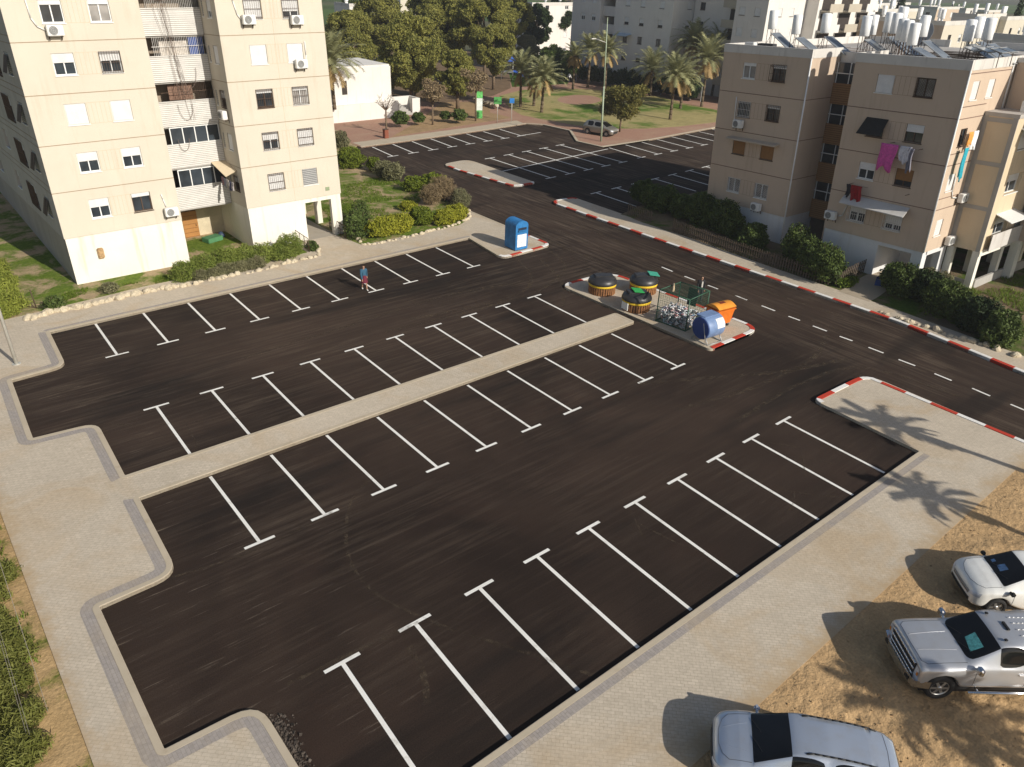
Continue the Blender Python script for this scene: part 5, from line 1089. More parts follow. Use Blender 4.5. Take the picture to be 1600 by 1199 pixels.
p = G(1407, 12, 11); cyp = empty('cypress_tree', (p.x, p.y, 0), 0, 'dark cypress between the flat roofs behind the towers', 'tree'); leaf_object('crown', [(0, 0, z, 2.0*(1-abs(z-5)/13), 2.0*(1-abs(z-5)/13), 1.6) for z in np.arange(2, 15, 1.)], 5000, .3, L_DEEP, cyp, .5); mb = MB(); mb.tube((0, 0, 0), (0, 0, 13), .25, .05); mb.build('trunk', BARK, cyp)
for i, (px, py, z, r, h, lb) in enumerate([(1300, 48, 5, 3, 8, 'yellow green tree behind the left wing roof'), (1375, 40, 6, 3, 9, 'autumn coloured tree behind the main roof tanks'), (1320, 55, 4, 3, 7, 'green bush tree between the tower and the roof'), (1455, 62, 5, 2.4, 7.5, 'small yellow tree in front of the long beige block')]):
    make_pine('leafy_tree', lb, gp(px, py, z), r, h, m_leaf('yellowing_leaves', (.12, .11, .02), (.24, .19, .03)), 7000, 90+i, None, .18)

# ---------------- white shelter building at the park edge
shb = empty('white_shelter', (45, 88.4, .1), 0, 'low white windowless building on a plinth with steps, behind the far parking row', 'building')
mb = MB(); mb.box((0, 0, 0), (9.3, .3, 2.0)); mb.box((0, .3, 0), (9.3, 9, 1.8)); mb.build('plinth', PL_WH, shb)
mb = MB(); mb.box((1.2, 1.4, 1.8), (9.2, 9.5, 6.0)); mb.box((1.3, 1.5, 6.0), (9.1, 9.4, 6.2)); mb.build('wall', PL_WH, shb)
mb = MB(); mb.box((2.2, 1.36, 3.0), (2.9, 1.42, 4.6)); mb.build('window', DARKIN, shb)
mb = MB(); [mb.box((9.35+.35*k, .5, 0), (9.7+.35*k, 2.6, 1.75-.25*k)) for k in range(7)]; mb.build('steps', CONC2, shb)
mb = MB(); mb.box((9.3, 3.4, 0), (13.4, 3.7, 1.9)); mb.box((12.2, 1.2, 0), (13.4, 1.5, 1.9)); mb.box((13.1, 1.5, 0), (13.4, 3.4, 1.9)); mb.build('low_wall', PL_WH, shb)

# ================================================================ VEHICLES
from mathutils.bvhtree import BVHTree
def carpaint(name, col, metal=.4, rough=.28):
    t = NT(name); t.b.inputs['Coat Weight'].default_value = .6; t.b.inputs['Coat Roughness'].default_value = .08
    dust = t.ramp(t.noise(3, 6), .45, .8, (0,)*3, (.25,)*3)
    return t.fin(t.mix(dust, col, (.40, .33, .24)), rough, metal, .5)
CARGLASS = m_glass('car_glass', (.006, .006, .006), .05, .45); TRIM = mat('black_trim', (.02, .02, .021), .55); TYRE = mat('tyre_rubber', (.025, .024, .023), .85); RIM = mat('alloy_rim', (.55, .54, .52), .3, .8); CHROME = mat('chrome', (.75, .75, .75), .12, 1., var=.03); LAMP = m_glass('headlight_lens', (.35, .36, .38), .08, .8); AMBER = mat('amber_lens', (.6, .22, .03), .2); SEAM = mat('panel_gap', (.05, .05, .05), .8); REDL = mat('red_tail_lens', (.35, .01, .01), .2)
def car(name, label, loc, heading, rows, wheels, wr, paint, ws, side, rear, roofrail=False, wmax=.9, kind='suv', seed=0, z=0.):
    root = empty(name, (loc[0], loc[1], z), heading, label, 'car' if kind != 'pickup' else 'pickup truck')
    rows = sorted(rows, key=lambda r: -r[0]); xs0 = [r[0] for r in rows]; K = np.array(rows, float)
    xs = set(xs0); ar = wr*1.16
    for wx in wheels:
        for d in (-1.0, -.985, -.75, -.4, 0, .4, .75, .985, 1.0): xs.add(round(wx+d*ar, 3))
    keep = sorted(xs, reverse=True); out = []
    for x in keep:
        if out and abs(out[-1]-x) < .02 and x not in xs0: continue
        out.append(x)
    X = np.array(K[:, 0])[::-1]; st = []
    for x in out:
        v = [np.interp(x, X, K[::-1, i]) for i in range(6)]; sill = v[1]
        for wx in wheels:
            dx = abs(x-wx)
            if dx < ar*.99: sill = max(sill, wr+math.sqrt(max(0, ar*ar-dx*dx)))
        v[1] = sill; st.append(v)
    mb = MB(); ring = []
    for x, sill, belt, top, w, wu in st:
        b2 = max(belt, sill+.06)
        zz = [sill, sill+(b2-sill)*.33, sill+(b2-sill)*.68, b2-.05, b2, max(top-.035, b2+.005), top-.008, top]
        yy = [w*.955, w*.99, w, w*.985, w*.93, wu, wu*.55, 0]
        L_ = [mb.pt((x, y, q)) for y, q in zip(yy, zz)]; Rr = [mb.pt((x, -y, q)) for y, q in list(zip(yy, zz))[:-1]]; ring.append(L_+Rr[::-1])
    mb.smooth = True; n = 15
    inr = lambda x0, x1, r: r and (x0 <= r[0]+1e-3 and x1 >= r[1]-1e-3)
    for a in range(len(ring)-1):
        x0, x1 = st[a][0], st[a+1][0]; 
        for j in range(n-1):
            mb.m = 0; seg = j if j < 7 else 13-j      # 0..6 from sill to centre
            if inr(x0, x1, ws) and seg in (5, 6): mb.m = 1
            if inr(x0, x1, rear) and seg in (5, 6): mb.m = 1
            if seg == 4 and any(inr(x0, x1, s) for s in side): mb.m = 1
            mb.face((ring[a][j], ring[a+1][j], ring[a+1][j+1], ring[a][j+1]))
        mb.m = 2; mb.face((ring[a][n-1], ring[a+1][n-1], ring[a+1][0], ring[a][0]))
    mb.m = 0; mb.face(ring[0]); mb.face(ring[-1][::-1])
    tmp = mb.build('body', [paint, CARGLASS, TRIM], root)
    bm = bmesh.new(); bm.from_mesh(tmp.data); cl = bm.edges.layers.float.new('crease_edge') if 'crease_edge' not in bm.edges.layers.float else bm.edges.layers.float['crease_edge']
    for e in bm.edges:
        ms = {f.material_index for f in e.link_faces}
        if len(ms) > 1: e[cl] = .75 if 2 not in ms else .3
    bmesh.ops.recalc_face_normals(bm, faces=bm.faces); bm.to_mesh(tmp.data); bm.free()
    sb = tmp.modifiers.new('s', 'SUBSURF'); sb.levels = sb.render_levels = 2
    root.matrix_world = Matrix.Identity(4); bpy.context.view_layer.update()
    ev = tmp.evaluated_get(bpy.context.evaluated_depsgraph_get()); me = bpy.data.meshes.new_from_object(ev); tmp.modifiers.clear(); tmp.data = me
    me.polygons.foreach_set('use_smooth', [True]*len(me.polygons))
    T = BVHTree.FromPolygons([v.co.copy() for v in me.vertices], [tuple(p.vertices) for p in me.polygons])
    def side_y(x, zq, s): h = T.ray_cast(Vector((x, s*3, zq)), Vector((0, -s, 0)))[0]; return h.y if h else s*wmax
    def top_z(x, y): h = T.ray_cast(Vector((x, y, 4)), Vector((0, 0, -1)))[0]; return h.z if h else 1
    def front_x(y, zq, s=1): h = T.ray_cast(Vector((s*5, y, zq)), Vector((-s, 0, 0)))[0]; return h.x if h else s*xs0[0]
    def line_side(mb, pts, s, r=.006):
        P = []
        for (x0, z0), (x1, z1) in zip(pts[:-1], pts[1:]):
            for k in range(7): t = k/6; x, q = x0+(x1-x0)*t, z0+(z1-z0)*t; P.append(Vector((x, side_y(x, q, s)+s*.001, q)))
        mb.path(P, r, 4)
    def line_top(mb, pts, r=.006, lift=.001):
        P = []
        for (x0, y0), (x1, y1) in zip(pts[:-1], pts[1:]):
            for k in range(9): t = k/8; x, y = x0+(x1-x0)*t, y0+(y1-y0)*t; P.append(Vector((x, y, top_z(x, y)+lift)))
        mb.path(P, r, 4)
    # wheels
    for wx in wheels:
        for s in (1, -1):
            F = Matrix.Translation((wx, s*(wmax-.02), wr)) @ Matrix.Rotation(R(-90)*s, 4, 'X'); mb = MB(F)
            mb.lathe([(wr*.62, -.2), (wr*.9, -.22), (wr, -.17), (wr, -.03), (wr*.93, .01), (wr*.66, .0), (wr*.62, -.03)], 32); ty = mb.build('wheel', TYRE, root)
            mb = MB(F); mb.lathe([(wr*.1, -.1), (wr*.60, -.1), (wr*.64, -.01), (wr*.60, -.015), (wr*.55, -.06)], 32)
            for k in range(6 if kind == 'pickup' else 5):
                a = k*2*math.pi/(6 if kind == 'pickup' else 5); c, s_ = math.cos(a), math.sin(a)
                mb.poly([(c*.04-s_*.045, s_*.04+c*.045, -.02), (c*.04+s_*.045, s_*.04-c*.045, -.02), (c*wr*.6+s_*.035, s_*wr*.6-c*.035, -.025), (c*wr*.6-s_*.035, s_*wr*.6+c*.035, -.025)])
            mb.lathe([(.01, .0), (.07, -.005), (.08, -.03)], 12); mb.build('rim', RIM, ty)
    mb = MB(); mb.box((wheels[0]+wr*1.2, -wmax+.12, .22), (wheels[-1]-wr*1.2, wmax-.12, .6)); mb.build('underbody', TRIM, root)
    mb = MB()
    for wx in wheels:
        for s in (1, -1): mb.box((wx-ar*.97, s*(wmax-.3), .3), (wx+ar*.97, s*(wmax-.5), wr+ar*.9))
    mb.build('wheel_housing', TRIM, root)
    d = dict(side_y=side_y, top_z=top_z, front_x=front_x, line_side=line_side, line_top=line_top, root=root, T=T)
    for s in (1, -1):
        mx = ws[1]+(ws[0]-ws[1])*.78; zb = np.interp(mx, X, K[::-1, 2]); y = side_y(mx, zb-.02, s)
        mb = MB(); big = kind == 'pickup'; mb.bbox((mx-.07, y+s*.03, zb-.06), (mx+.08, y+s*(.26 if big else .20), zb+(.17 if big else .08)), .045); mb.tube((mx, y-s*.05, zb-.03), (mx, y+s*.1, zb), .04); m = mb.build('mirror', CHROME if big else paint if kind != 'white' else TRIM, root)
    root.matrix_world = Matrix.Translation((loc[0], loc[1], z)) @ Matrix.Rotation(heading, 4, 'Z')
    return d
def patch(d, pts, m, name, off=.006, axis='front', par=None, n=6):   # a curved panel lying on the body: pts = 4 corners (a, b) in the projected plane
    mb = MB(); mb.smooth = True; ids = []
    for j in range(n+1):
        r = []
        for i in range(n+1):
            u, v = i/n, j/n; a = (1-u)*(1-v)*pts[0][0]+u*(1-v)*pts[1][0]+u*v*pts[2][0]+(1-u)*v*pts[3][0]; b = (1-u)*(1-v)*pts[0][1]+u*(1-v)*pts[1][1]+u*v*pts[2][1]+(1-u)*v*pts[3][1]
            if axis == 'front': r.append(mb.pt((d['front_x'](a, b)+off, a, b)))
            elif axis == 'rear': r.append(mb.pt((d['front_x'](a, b, -1)-off, a, b)))
            elif axis == 'top': r.append(mb.pt((a, b, d['top_z'](a, b)+off)))
            else: r.append(mb.pt((a, d['side_y'](a, b, 1 if axis == 'left' else -1)+(off if axis == 'left' else -off), b)))
        ids.append(r)
    for j in range(n):
        for i in range(n): mb.face((ids[j][i], ids[j][i+1], ids[j+1][i+1], ids[j+1][i]))
    return mb.build(name, m, par or d['root'])
def seams(d, doors, handles, zb, hood, roof=None, sill=.34):
    for s in (1, -1):
        for p in doors: mb = MB(); d['line_side'](mb, p, s); mb.build('panel_gap', SEAM, d['root'])
    mb = MB(); d['line_top'](mb, hood, .006); mb.build('panel_gap', SEAM, d['root'])
    if roof: mb = MB(); d['line_top'](mb, roof, .006); mb.build('panel_gap', SEAM, d['root'])
    for s in (1, -1):
        for (x, q) in handles:
            y = d['side_y'](x, q, s); mb = MB(); mb.bbox((x-.1, y-.0, q-.018), (x+.1, y+s*.045, q+.018), .012); mb.build('door_handle', CHROME, d['root'])
P_SIL = carpaint('silver_paint', (.52, .53, .55), .5, .30); P_SUV = carpaint('pale_blue_silver_paint', (.47, .52, .60), .5, .26); P_WHT = carpaint('white_car_paint', (.84, .83, .78), 0, .3); P_BEI = carpaint('beige_silver_paint', (.30, .285, .25), .5, .3)
def fitz(d, y, x0, x1, off, n=9):
    xs = np.linspace(x0, x1, n); c = np.polyfit(xs, [d['top_z'](x, y) for x in xs], 3); return [Vector((x, y, np.polyval(c, x)+off)) for x in xs]
# pickup
hd = R(140.6)
pk = car('pickup_truck', 'silver four door pickup truck parked on the sand, chrome grille towards the pavement', (21.25, 2.62), hd,
  [(2.93, .48, 1.04, 1.10, .90, .74), (2.915, .46, 1.10, 1.17, .94, .78), (2.84, .44, 1.14, 1.22, .975, .82), (2.6, .42, 1.17, 1.25, .99, .84), (2.2, .42, 1.20, 1.29, 1.0, .84), (1.66, .42, 1.23, 1.32, 1.0, .82), (1.60, .42, 1.24, 1.33, 1.0, .80), (.78, .42, 1.26, 1.82, 1.0, .70), (.66, .42, 1.265, 1.87, 1.0, .70), (.02, .42, 1.27, 1.91, 1.0, .71), (-.12, .42, 1.27, 1.91, 1.0, .71), (-1.0, .42, 1.27, 1.90, 1.0, .71), (-1.15, .42, 1.27, 1.86, 1.0, .70), (-1.3, .42, 1.27, 1.31, 1.0, .82), (-1.38, .42, 1.26, 1.28, 1.0, .84), (-2.85, .44, 1.26, 1.28, .99, .84), (-2.93, .5, 1.2, 1.22, .96, .8)],
  (2.22, -1.75), .42, P_SIL, (1.60, .78), [(.78, .66), (.66, .02), (-.12, -1.0)], (-1.15, -1.3), wmax=.98, kind='pickup', z=.12)
seams(pk, [[(1.42, 1.2), (1.38, .5)], [(-.05, 1.24), (-.05, .5)], [(-1.02, 1.24), (-1.04, .95)], [(-1.24, 1.24), (-1.24, .5)]], [(.14, 1.08), (-.86, 1.08)], 1.2, [(1.62, .78), (2.7, .78), (2.82, .66), (2.84, 0), (2.82, -.66), (2.7, -.78), (1.62, -.78)])
patch(pk, [(-.66, .66), (.66, .66), (.70, 1.08), (-.70, 1.08)], TRIM, 'grille', .012); 
for q in (1.07, .88, .70):
    mb = MB(); P = [Vector((pk['front_x'](y, q)+.03, y, q)) for y in np.linspace(-.66, .66, 13)]; mb.path(P, .035 if q > .8 else .02, 6); mb.build('grille_bar', CHROME, pk['root'])
for s in (1, -1):
    h = patch(pk, [(s*.71, .82), (s*.88, .84), (s*.88, 1.05), (s*.71, 1.07)], LAMP, 'headlight', .014); patch(pk, [(s*.80, .80), (s*.88, .81), (s*.88, .93), (s*.81, .92)], AMBER, 'indicator', .022, par=h)
mb = MB(); P = [Vector((3.0+.16*math.cos(y*1.35)-.05, y, .56)) for y in np.linspace(-.93, .93, 15)]
for a, b in zip(P[:-1], P[1:]): mb.poly([a+Vector((0, 0, .12)), b+Vector((0, 0, .12)), b+Vector((0, 0, -.12)), a+Vector((0, 0, -.12))][::-1]); mb.poly([a+Vector((-.18, 0, .14)), b+Vector((-.18, 0, .14)), b+Vector((0, 0, .12)), a+Vector((0, 0, .12))][::-1]); mb.poly([a+Vector((0, 0, -.12)), b+Vector((0, 0, -.12)), b+Vector((-.2, 0, -.16)), a+Vector((-.2, 0, -.16))][::-1])
for s in (-1, 1): e = P[0] if s < 0 else P[-1]; mb.poly([e+Vector((0, 0, .12)), e+Vector((0, 0, -.12)), e+Vector((-.45, s*.06, -.12)), e+Vector((-.45, s*.06, .14))])
mb.build('bumper', CHROME, pk['root'])
for s in (1, -1): xx = 2.95+.16*math.cos(.62*1.35); mb = MB(); mb.box((xx-.03, s*.62-.1, .49), (xx+.012, s*.62+.1, .6)); mb.build('fog_lamp', TRIM, pk['root'])
for s in (1, -1): mb = MB(); mb.tube((1.5, s*1.06, .42), (-1.2, s*1.06, .42), .045, n=8); mb.tube((1.2, s*.9, .45), (1.2, s*1.06, .42), .03); mb.tube((-1., s*.9, .45), (-1., s*1.06, .42), .03); mb.build('side_step', CHROME, pk['root'])
mb = MB(); 
for y in (-.34, -.12, .12, .34): mb.path(fitz(pk, y, .1, -.9, .012), .012, 6)
mb.build('roof_rib', P_SIL, pk['root'])
mb = MB(); [mb.bbox((.48+.07*(abs(y) > .3)-.2*(y == 0), y-(.16 if y == 0 else .04), pk['top_z'](0, y)-.01), (.56+.07*(abs(y) > .3)-.2*(y == 0), y+(.16 if y == 0 else .04), pk['top_z'](0, y)+.035), .01) for y in (-.5, 0, .5)]; mb.build('roof_lamp', TRIM, pk['root'])
mb = MB(); mb.box((-1.55, -.74, 1.1), (-2.8, .74, 1.292)); mb.build('bed_liner', TRIM, pk['root'])
mb = MB(); mb.F = Matrix(); P = [(1.0-.0, .35), (.75, .42), (.6, .12), (.86, -.12)]
patch(pk, [(1.44, .50), (1.12, .50), (1.10, -.02), (1.36, .02)], mat('teal_paper', (.10, .35, .34), .6, var=.5, scale=12), 'dashboard_paper', .004, 'top')
for y0 in (-.6, .05): mb = MB(); pk['line_top'](mb, [(1.58, y0), (1.4, y0+.5)], .008, .012); mb.build('wiper', TRIM, pk['root'])
for s in (1, -1): mb = MB(); pk['line_top'](mb, [(2.75, s*.28), (1.7, s*.34)], .012); mb.build('hood_ridge', P_SIL, pk['root'])
# blue silver estate car
hd = R(128)
sv = car('estate_car', 'pale blue silver family car with black roof rails parked across the pavement edge', (13.72, 4.42), hd,
  [(2.22, .34, .66, .72, .52, .40), (2.16, .28, .74, .82, .76, .58), (1.95, .26, .84, .93, .87, .68), (1.6, .25, .93, 1.02, .90, .72), (1.36, .25, .96, 1.06, .91, .73), (1.30, .25, .97, 1.08, .91, .72), (.45, .25, 1.0, 1.50, .91, .63), (.3, .25, 1.01, 1.55, .91, .63), (-.35, .25, 1.02, 1.60, .91, .63), (-.45, .25, 1.02, 1.60, .91, .63), (-1.35, .25, 1.03, 1.57, .90, .60), (-1.45, .25, 1.03, 1.56, .90, .60), (-1.88, .27, 1.04, 1.50, .88, .56), (-2.0, .3, 1.03, 1.44, .86, .54), (-2.2, .34, .98, 1.06, .82, .60), (-2.26, .4, .82, .88, .76, .5)],
  (1.42, -1.32), .335, P_SUV, (1.30, .45), [(.45, .3), (.3, -.35), (-.45, -1.35), (-1.45, -1.88)], (-2.0, -2.2), wmax=.9, kind='suv', z=.15)
seams(sv, [[(1.0, .98), (.96, .4)], [(-.4, 1.0), (-.4, .36)], [(-1.4, 1.0), (-1.2, .7)]], [(-.22, .88), (-1.15, .9)], .9, [(1.33, .70), (1.85, .66), (2.0, .5), (2.09, .2), (2.09, -.2), (2.0, -.5), (1.85, -.66), (1.33, -.70)], [(-1.75, .52), (-1.78, 0), (-1.75, -.52)])
patch(sv, [(-.42, .50), (.42, .50), (.46, .66), (-.46, .66)], TRIM, 'grille', .012)
for s in (1, -1): patch(sv, [(s*.46, .60), (s*.80, .66), (s*.80, .76), (s*.48, .68)], LAMP, 'headlight', .012); patch(sv, [(s*.4, .38), (s*.72, .4), (s*.70, .5), (s*.42, .48)], TRIM, 'air_intake', .01)
mb = MB(); mb.lathe([(.01, 0), (.055, .002), (.06, .012), (.04, .02)], 16); o = mb.build('emblem', CHROME, sv['root']); o.location = (2.17, 0, .70); o.rotation_euler = (0, R(70), 0)
for s in (1, -1):
    mb = MB(); P = fitz(sv, s*.54, .15, -1.6, .05, 11); P[0].z -= .045; P[-1].z -= .045; mb.path(P, .022, 7); mb.build('roof_rail', TRIM, sv['root'])
    patch(sv, [(s*.60, .72), (s*.82, .74), (s*.8, .95), (s*.62, .95)], REDL, 'tail_light', .012, 'rear')
for y0 in (-.55, .0): mb = MB(); sv['line_top'](mb, [(1.3, y0), (1.1, y0+.45)], .007, .01); mb.build('wiper', TRIM, sv['root'])
for s in (1, -1): mb = MB(); sv['line_top'](mb, [(2.0, s*.25), (1.4, s*.42)], .006); mb.build('hood_crease', P_SUV, sv['root'])
# white car
rowsW = [(2.12, .36, .68, .74, .55, .42), (2.05, .28, .78, .86, .78, .60), (1.85, .26, .88, .97, .88, .70), (1.55, .25, .96, 1.05, .90, .72), (1.30, .25, 1.0, 1.09, .91, .73), (1.24, .25, 1.01, 1.11, .91, .71), (.48, .25, 1.03, 1.52, .91, .62), (.3, .25, 1.04, 1.57, .91, .62), (-.45, .25, 1.04, 1.60, .91, .60), (-.54, .25, 1.04, 1.6, .91, .6), (-1.3, .25, 1.05, 1.57, .90, .59), (-1.7, .27, 1.05, 1.5, .88, .56), (-2.0, .34, 1.0, 1.06, .84, .60), (-2.08, .4, .82, .9, .76, .5)]
wc = car('hatchback_car', 'white car at the right edge with blue papers behind the windscreen', (25.2, 3.35), R(137), rowsW, (1.32, -1.28), .33, P_WHT, (1.24, .48), [(.48, .3), (.3, -.45), (-.54, -1.3)], (-1.7, -2.0), wmax=.9, kind='white', z=.13)
seams(wc, [[(.95, 1.0), (.9, .4)], [(-.5, 1.02), (-.5, .36)], [(-1.3, 1.02), (-1.15, .7)]], [(-.32, .9), (-1.15, .92)], .9, [(1.28, .70), (1.75, .68), (1.9, .5), (1.99, .2), (1.99, -.2), (1.9, -.5), (1.75, -.68), (1.28, -.70)])
patch(wc, [(-.5, .56), (.5, .56), (.54, .70), (-.54, .70)], mat('grey_grille', (.3, .3, .3), .4), 'grille', .012); patch(wc, [(-.6, .34), (.6, .34), (.6, .48), (-.6, .48)], TRIM, 'lower_grille', .01)
for s in (1, -1): patch(wc, [(s*.52, .62), (s*.84, .66), (s*.84, .82), (s*.56, .76)], LAMP, 'headlight', .012)
patch(wc, [(1.1, .1), (.88, .12), (.88, -.15), (1.08, -.18)], mat('blue_paper', (.08, .16, .30), .6, var=.5, scale=10), 'dashboard_paper', .004, 'top'); patch(wc, [(1.12, -.35), (1.02, -.35), (1.02, -.48), (1.12, -.48)], mat('blue_paper', (.08, .16, .30), .6), 'dashboard_paper', .004, 'top')
for y0 in (-.55, .0): mb = MB(); wc['line_top'](mb, [(1.24, y0), (1.05, y0+.45)], .007, .01); mb.build('wiper', TRIM, wc['root'])
for d_, zz in ((pk, .56),):
    xx = d_['front_x'](0, zz)+.03+(.13 if d_ is pk else 0); mb = MB(); mb.box((xx-.01, -.26, zz-.055), (xx+.012, .26, zz+.055)); mb.build('number_plate', mat('yellow_plate', (.65, .5, .06), .5), d_['root'])
patch(sv, [(-.46, .655), (.46, .655), (.50, .68), (-.50, .68)], CHROME, 'grille_strip', .018); patch(wc, [(-.5, .60), (.5, .60), (.5, .625), (-.5, .625)], CHROME, 'grille_strip', .02)
# far parked car
A, B = G(918, 205, .3), G(961, 212, .3); c = (A+B)/2
fc = car('hatchback_car', 'beige silver car parked at the park edge behind the tall lamp post', (c.x, c.y+.2), math.atan2(B.y-A.y, B.x-A.x), rowsW, (1.32, -1.28), .33, P_BEI, (1.24, .48), [(.48, .3), (.3, -.45), (-.54, -1.3)], (-1.7, -2.0), wmax=.9, kind='suv', z=.13)
for s in (1, -1): patch(fc, [(s*.52, .62), (s*.84, .66), (s*.84, .82), (s*.56, .76)], LAMP, 'headlight', .012)
patch(fc, [(-.5, .40), (.5, .40), (.54, .60), (-.54, .60)], TRIM, 'grille', .012)

# ================================================================ WASTE CONTAINERS AND THE REST
ZI = ZS
SLB = mat('brown_wood_slats', (.26, .12, .05), .8, var=.4, scale=6); YEL = mat('yellow_band', (.70, .47, .03), .6, var=.15); BLKP = mat('black_lid_plastic', (.030, .029, .030), .42, spec=.5, var=.3, scale=2); GREENL = mat('green_lid', (.03, .33, .08), .5)
for i, (px, rz, lb, gc) in enumerate([((940, 456), 2.6, 'round brown slatted underground bin with a plain black lid, leftmost of three', BLKP), ((1004, 455), -.6, 'round bin with a black lid and small turquoise flap, behind the others', mat('turquoise_flap', (.06, .36, .25), .5)), ((993, 482), -.5, 'round bin with a bright green lid hatch, nearest of three', GREENL)]):
    b = empty('underground_bin', tuple(G(px[0], px[1], ZI)), rz, lb, 'waste bin', 'round underground waste bins'); b.location.z = ZI
    n = 34; mb = MB()
    for k in range(n):
        a = 2*math.pi*k/n; F = Matrix.Rotation(a, 4, 'Z'); mb.F = F; mb.box((.80, -.05, 0), (.84, .05, .52))
    o_ = mb.build('slatted_body', SLB, b); mb = MB(); mb.lathe([(.79, 0), (.79, .5)], 36); mb.build('inner_drum', DARKIN, o_)
    mb = MB(); mb.lathe([(.80, .50), (.86, .50), (.87, .54), (.87, .62), (.84, .66)], 40); mb.build('band', YEL, b)
    mb = MB(); mb.lathe([(.86, .64), (.90, .66), (.90, .74), (.86, .84), (.80, .94), (.66, 1.02), (.45, 1.07), (.2, 1.09), (.01, 1.09)], 40)
    for k in range(8): F = Matrix.Rotation(k*math.pi/4+.2, 4, 'Z'); mb.F = F; mb.box((.45, -.02, 1.04), (.84, .02, .96)) if 0 else None
    mb.F = Matrix(); lid = mb.build('lid', BLKP, b)
    mb = MB(); mb.bbox((-.62, -.3, .98), (.55, .3, 1.13), .03); hatch = mb.build('hatch', BLKP, lid)
    mb = MB(Matrix.Translation((0 if i != 1 else .55, 0, 1.14)) @ Matrix.Rotation(R(8), 4, 'Y')); mb.bbox((-.32, -.36, 0), (.34, .36, .035), .012)
    if i: mb.build('flap', gc, lid)
    if i == 2: mb = MB(Matrix.Rotation(R(200), 4, 'Z')); mb.bbox((.83, -.28, .1), (.88, .28, .55), .01); mb.build('sign_plate', mat('white_plate', (.75, .75, .72), .5), b)
# bottle cage
T_ = [G(x, y, 2.05) for x, y in ((1031, 453), (1064, 441), (1109, 455), (1078, 469))]
cgo = sum(T_, Vector())/4; cg = empty('bottle_cage', (cgo.x, cgo.y, ZI), 0, 'green steel mesh cage half filled with plastic bottles for recycling', 'recycling cage'); GRN = mat('dark_green_steel', (.035, .10, .06), .5)
C_ = [Vector((p.x-cgo.x, p.y-cgo.y, 0)) for p in T_]; Zt = 2.05-ZI; mb = MB()
for i in range(4):
    a, b = C_[i], C_[(i+1) % 4]; mb.tube(a, a+Vector((0, 0, Zt)), .035, n=6)
    for z in (.04, Zt): mb.tube(a+Vector((0, 0, z)), b+Vector((0, 0, z)), .032, n=6)
mb.build('frame', GRN, cg)
def meshpanel(a, b, c, d, step=.14, r=.005):
    mb = MB(); n = int((b-a).length/step); m = int((d-a).length/step)
    for k in range(n+1): t = k/n; mb.tube(a.lerp(b, t), d.lerp(c, t), r, r, 3, False)
    for k in range(m+1): t = k/m; mb.tube(a.lerp(d, t), b.lerp(c, t), r, r, 3, False)
    return mb
up = Vector((0, 0, Zt))
for i in range(4): meshpanel(C_[i], C_[(i+1) % 4], C_[(i+1) % 4]+up, C_[i]+up).build('mesh_panel', GRN, cg)
meshpanel(C_[0]+up, C_[1]+up, C_[2]+up, C_[3]+up).build('mesh_roof', GRN, cg)
mb = MB(); q = C_[1].lerp(C_[2], .35); mb.poly([C_[1].lerp(C_[2], .3)+Vector((0, 0, .7)), C_[1].lerp(C_[2], .62)+Vector((0, 0, .7)), C_[1].lerp(C_[2], .62)+up*.93, C_[1].lerp(C_[2], .3)+up*.93]); mb.build('door_sheet', mat('black_sheet', (.03, .035, .035), .6), cg)
bt_m = NT('plastic_bottles'); g_ = bt_m.new('ShaderNodeNewGeometry'); cr_ = bt_m.new('ShaderNodeValToRGB'); bt_m.link(g_.outputs['Random Per Island'], cr_.inputs[0])
for e_, (p_, c_) in zip(range(5), ((0, (.62, .64, .63)), (.40, (.42, .47, .50)), (.7, (.70, .67, .64)), (.90, (.42, .16, .16)), (.96, (.2, .28, .42)))):
    el = cr_.color_ramp.elements[e_] if e_ < 2 else cr_.color_ramp.elements.new(p_); el.position = p_; el.color = (*c_, 1)
bt_m.fin(cr_.outputs[0], .15, 0, .6); mb = MB(); rg = random.Random(4)
for k in range(620):
    u, v = rg.random(), rg.random(); z = rg.uniform(.05, .72+.22*math.sin(u*4)); p = C_[0].lerp(C_[1], u).lerp(C_[3].lerp(C_[2], u), v)*.9+Vector((0, 0, z)); d = Vector((rg.gauss(0, 1), rg.gauss(0, 1), rg.gauss(0, .6))).normalized()*.13
    mb.tube(p-d, p+d*.5, .045, .045, 6); mb.tube(p+d*.5, p+d, .045, .015, 6)
o = mb.build('plastic_bottles', bt_m.m); o.location = (cgo.x, cgo.y, ZI); tag(o, 'clear plastic bottles heaped inside the green cage', 'bottles', None, 'stuff')
mb = MB(); p = C_[0].lerp(C_[1], .65)+up+Vector((0, 0, .06)); mb.F = Matrix.Translation((cgo.x, cgo.y, ZI)); q = C_[0].lerp(C_[3], .45)+up+Vector((0, 0, .06)); mb.tube(p*1., q.lerp(p, .25), .06, .06, 6); o = mb.build('wooden_plank', mat('pale_wood', (.5, .38, .24), .7)); tag(o, 'short pale wooden plank lying on top of the cage', 'plank')
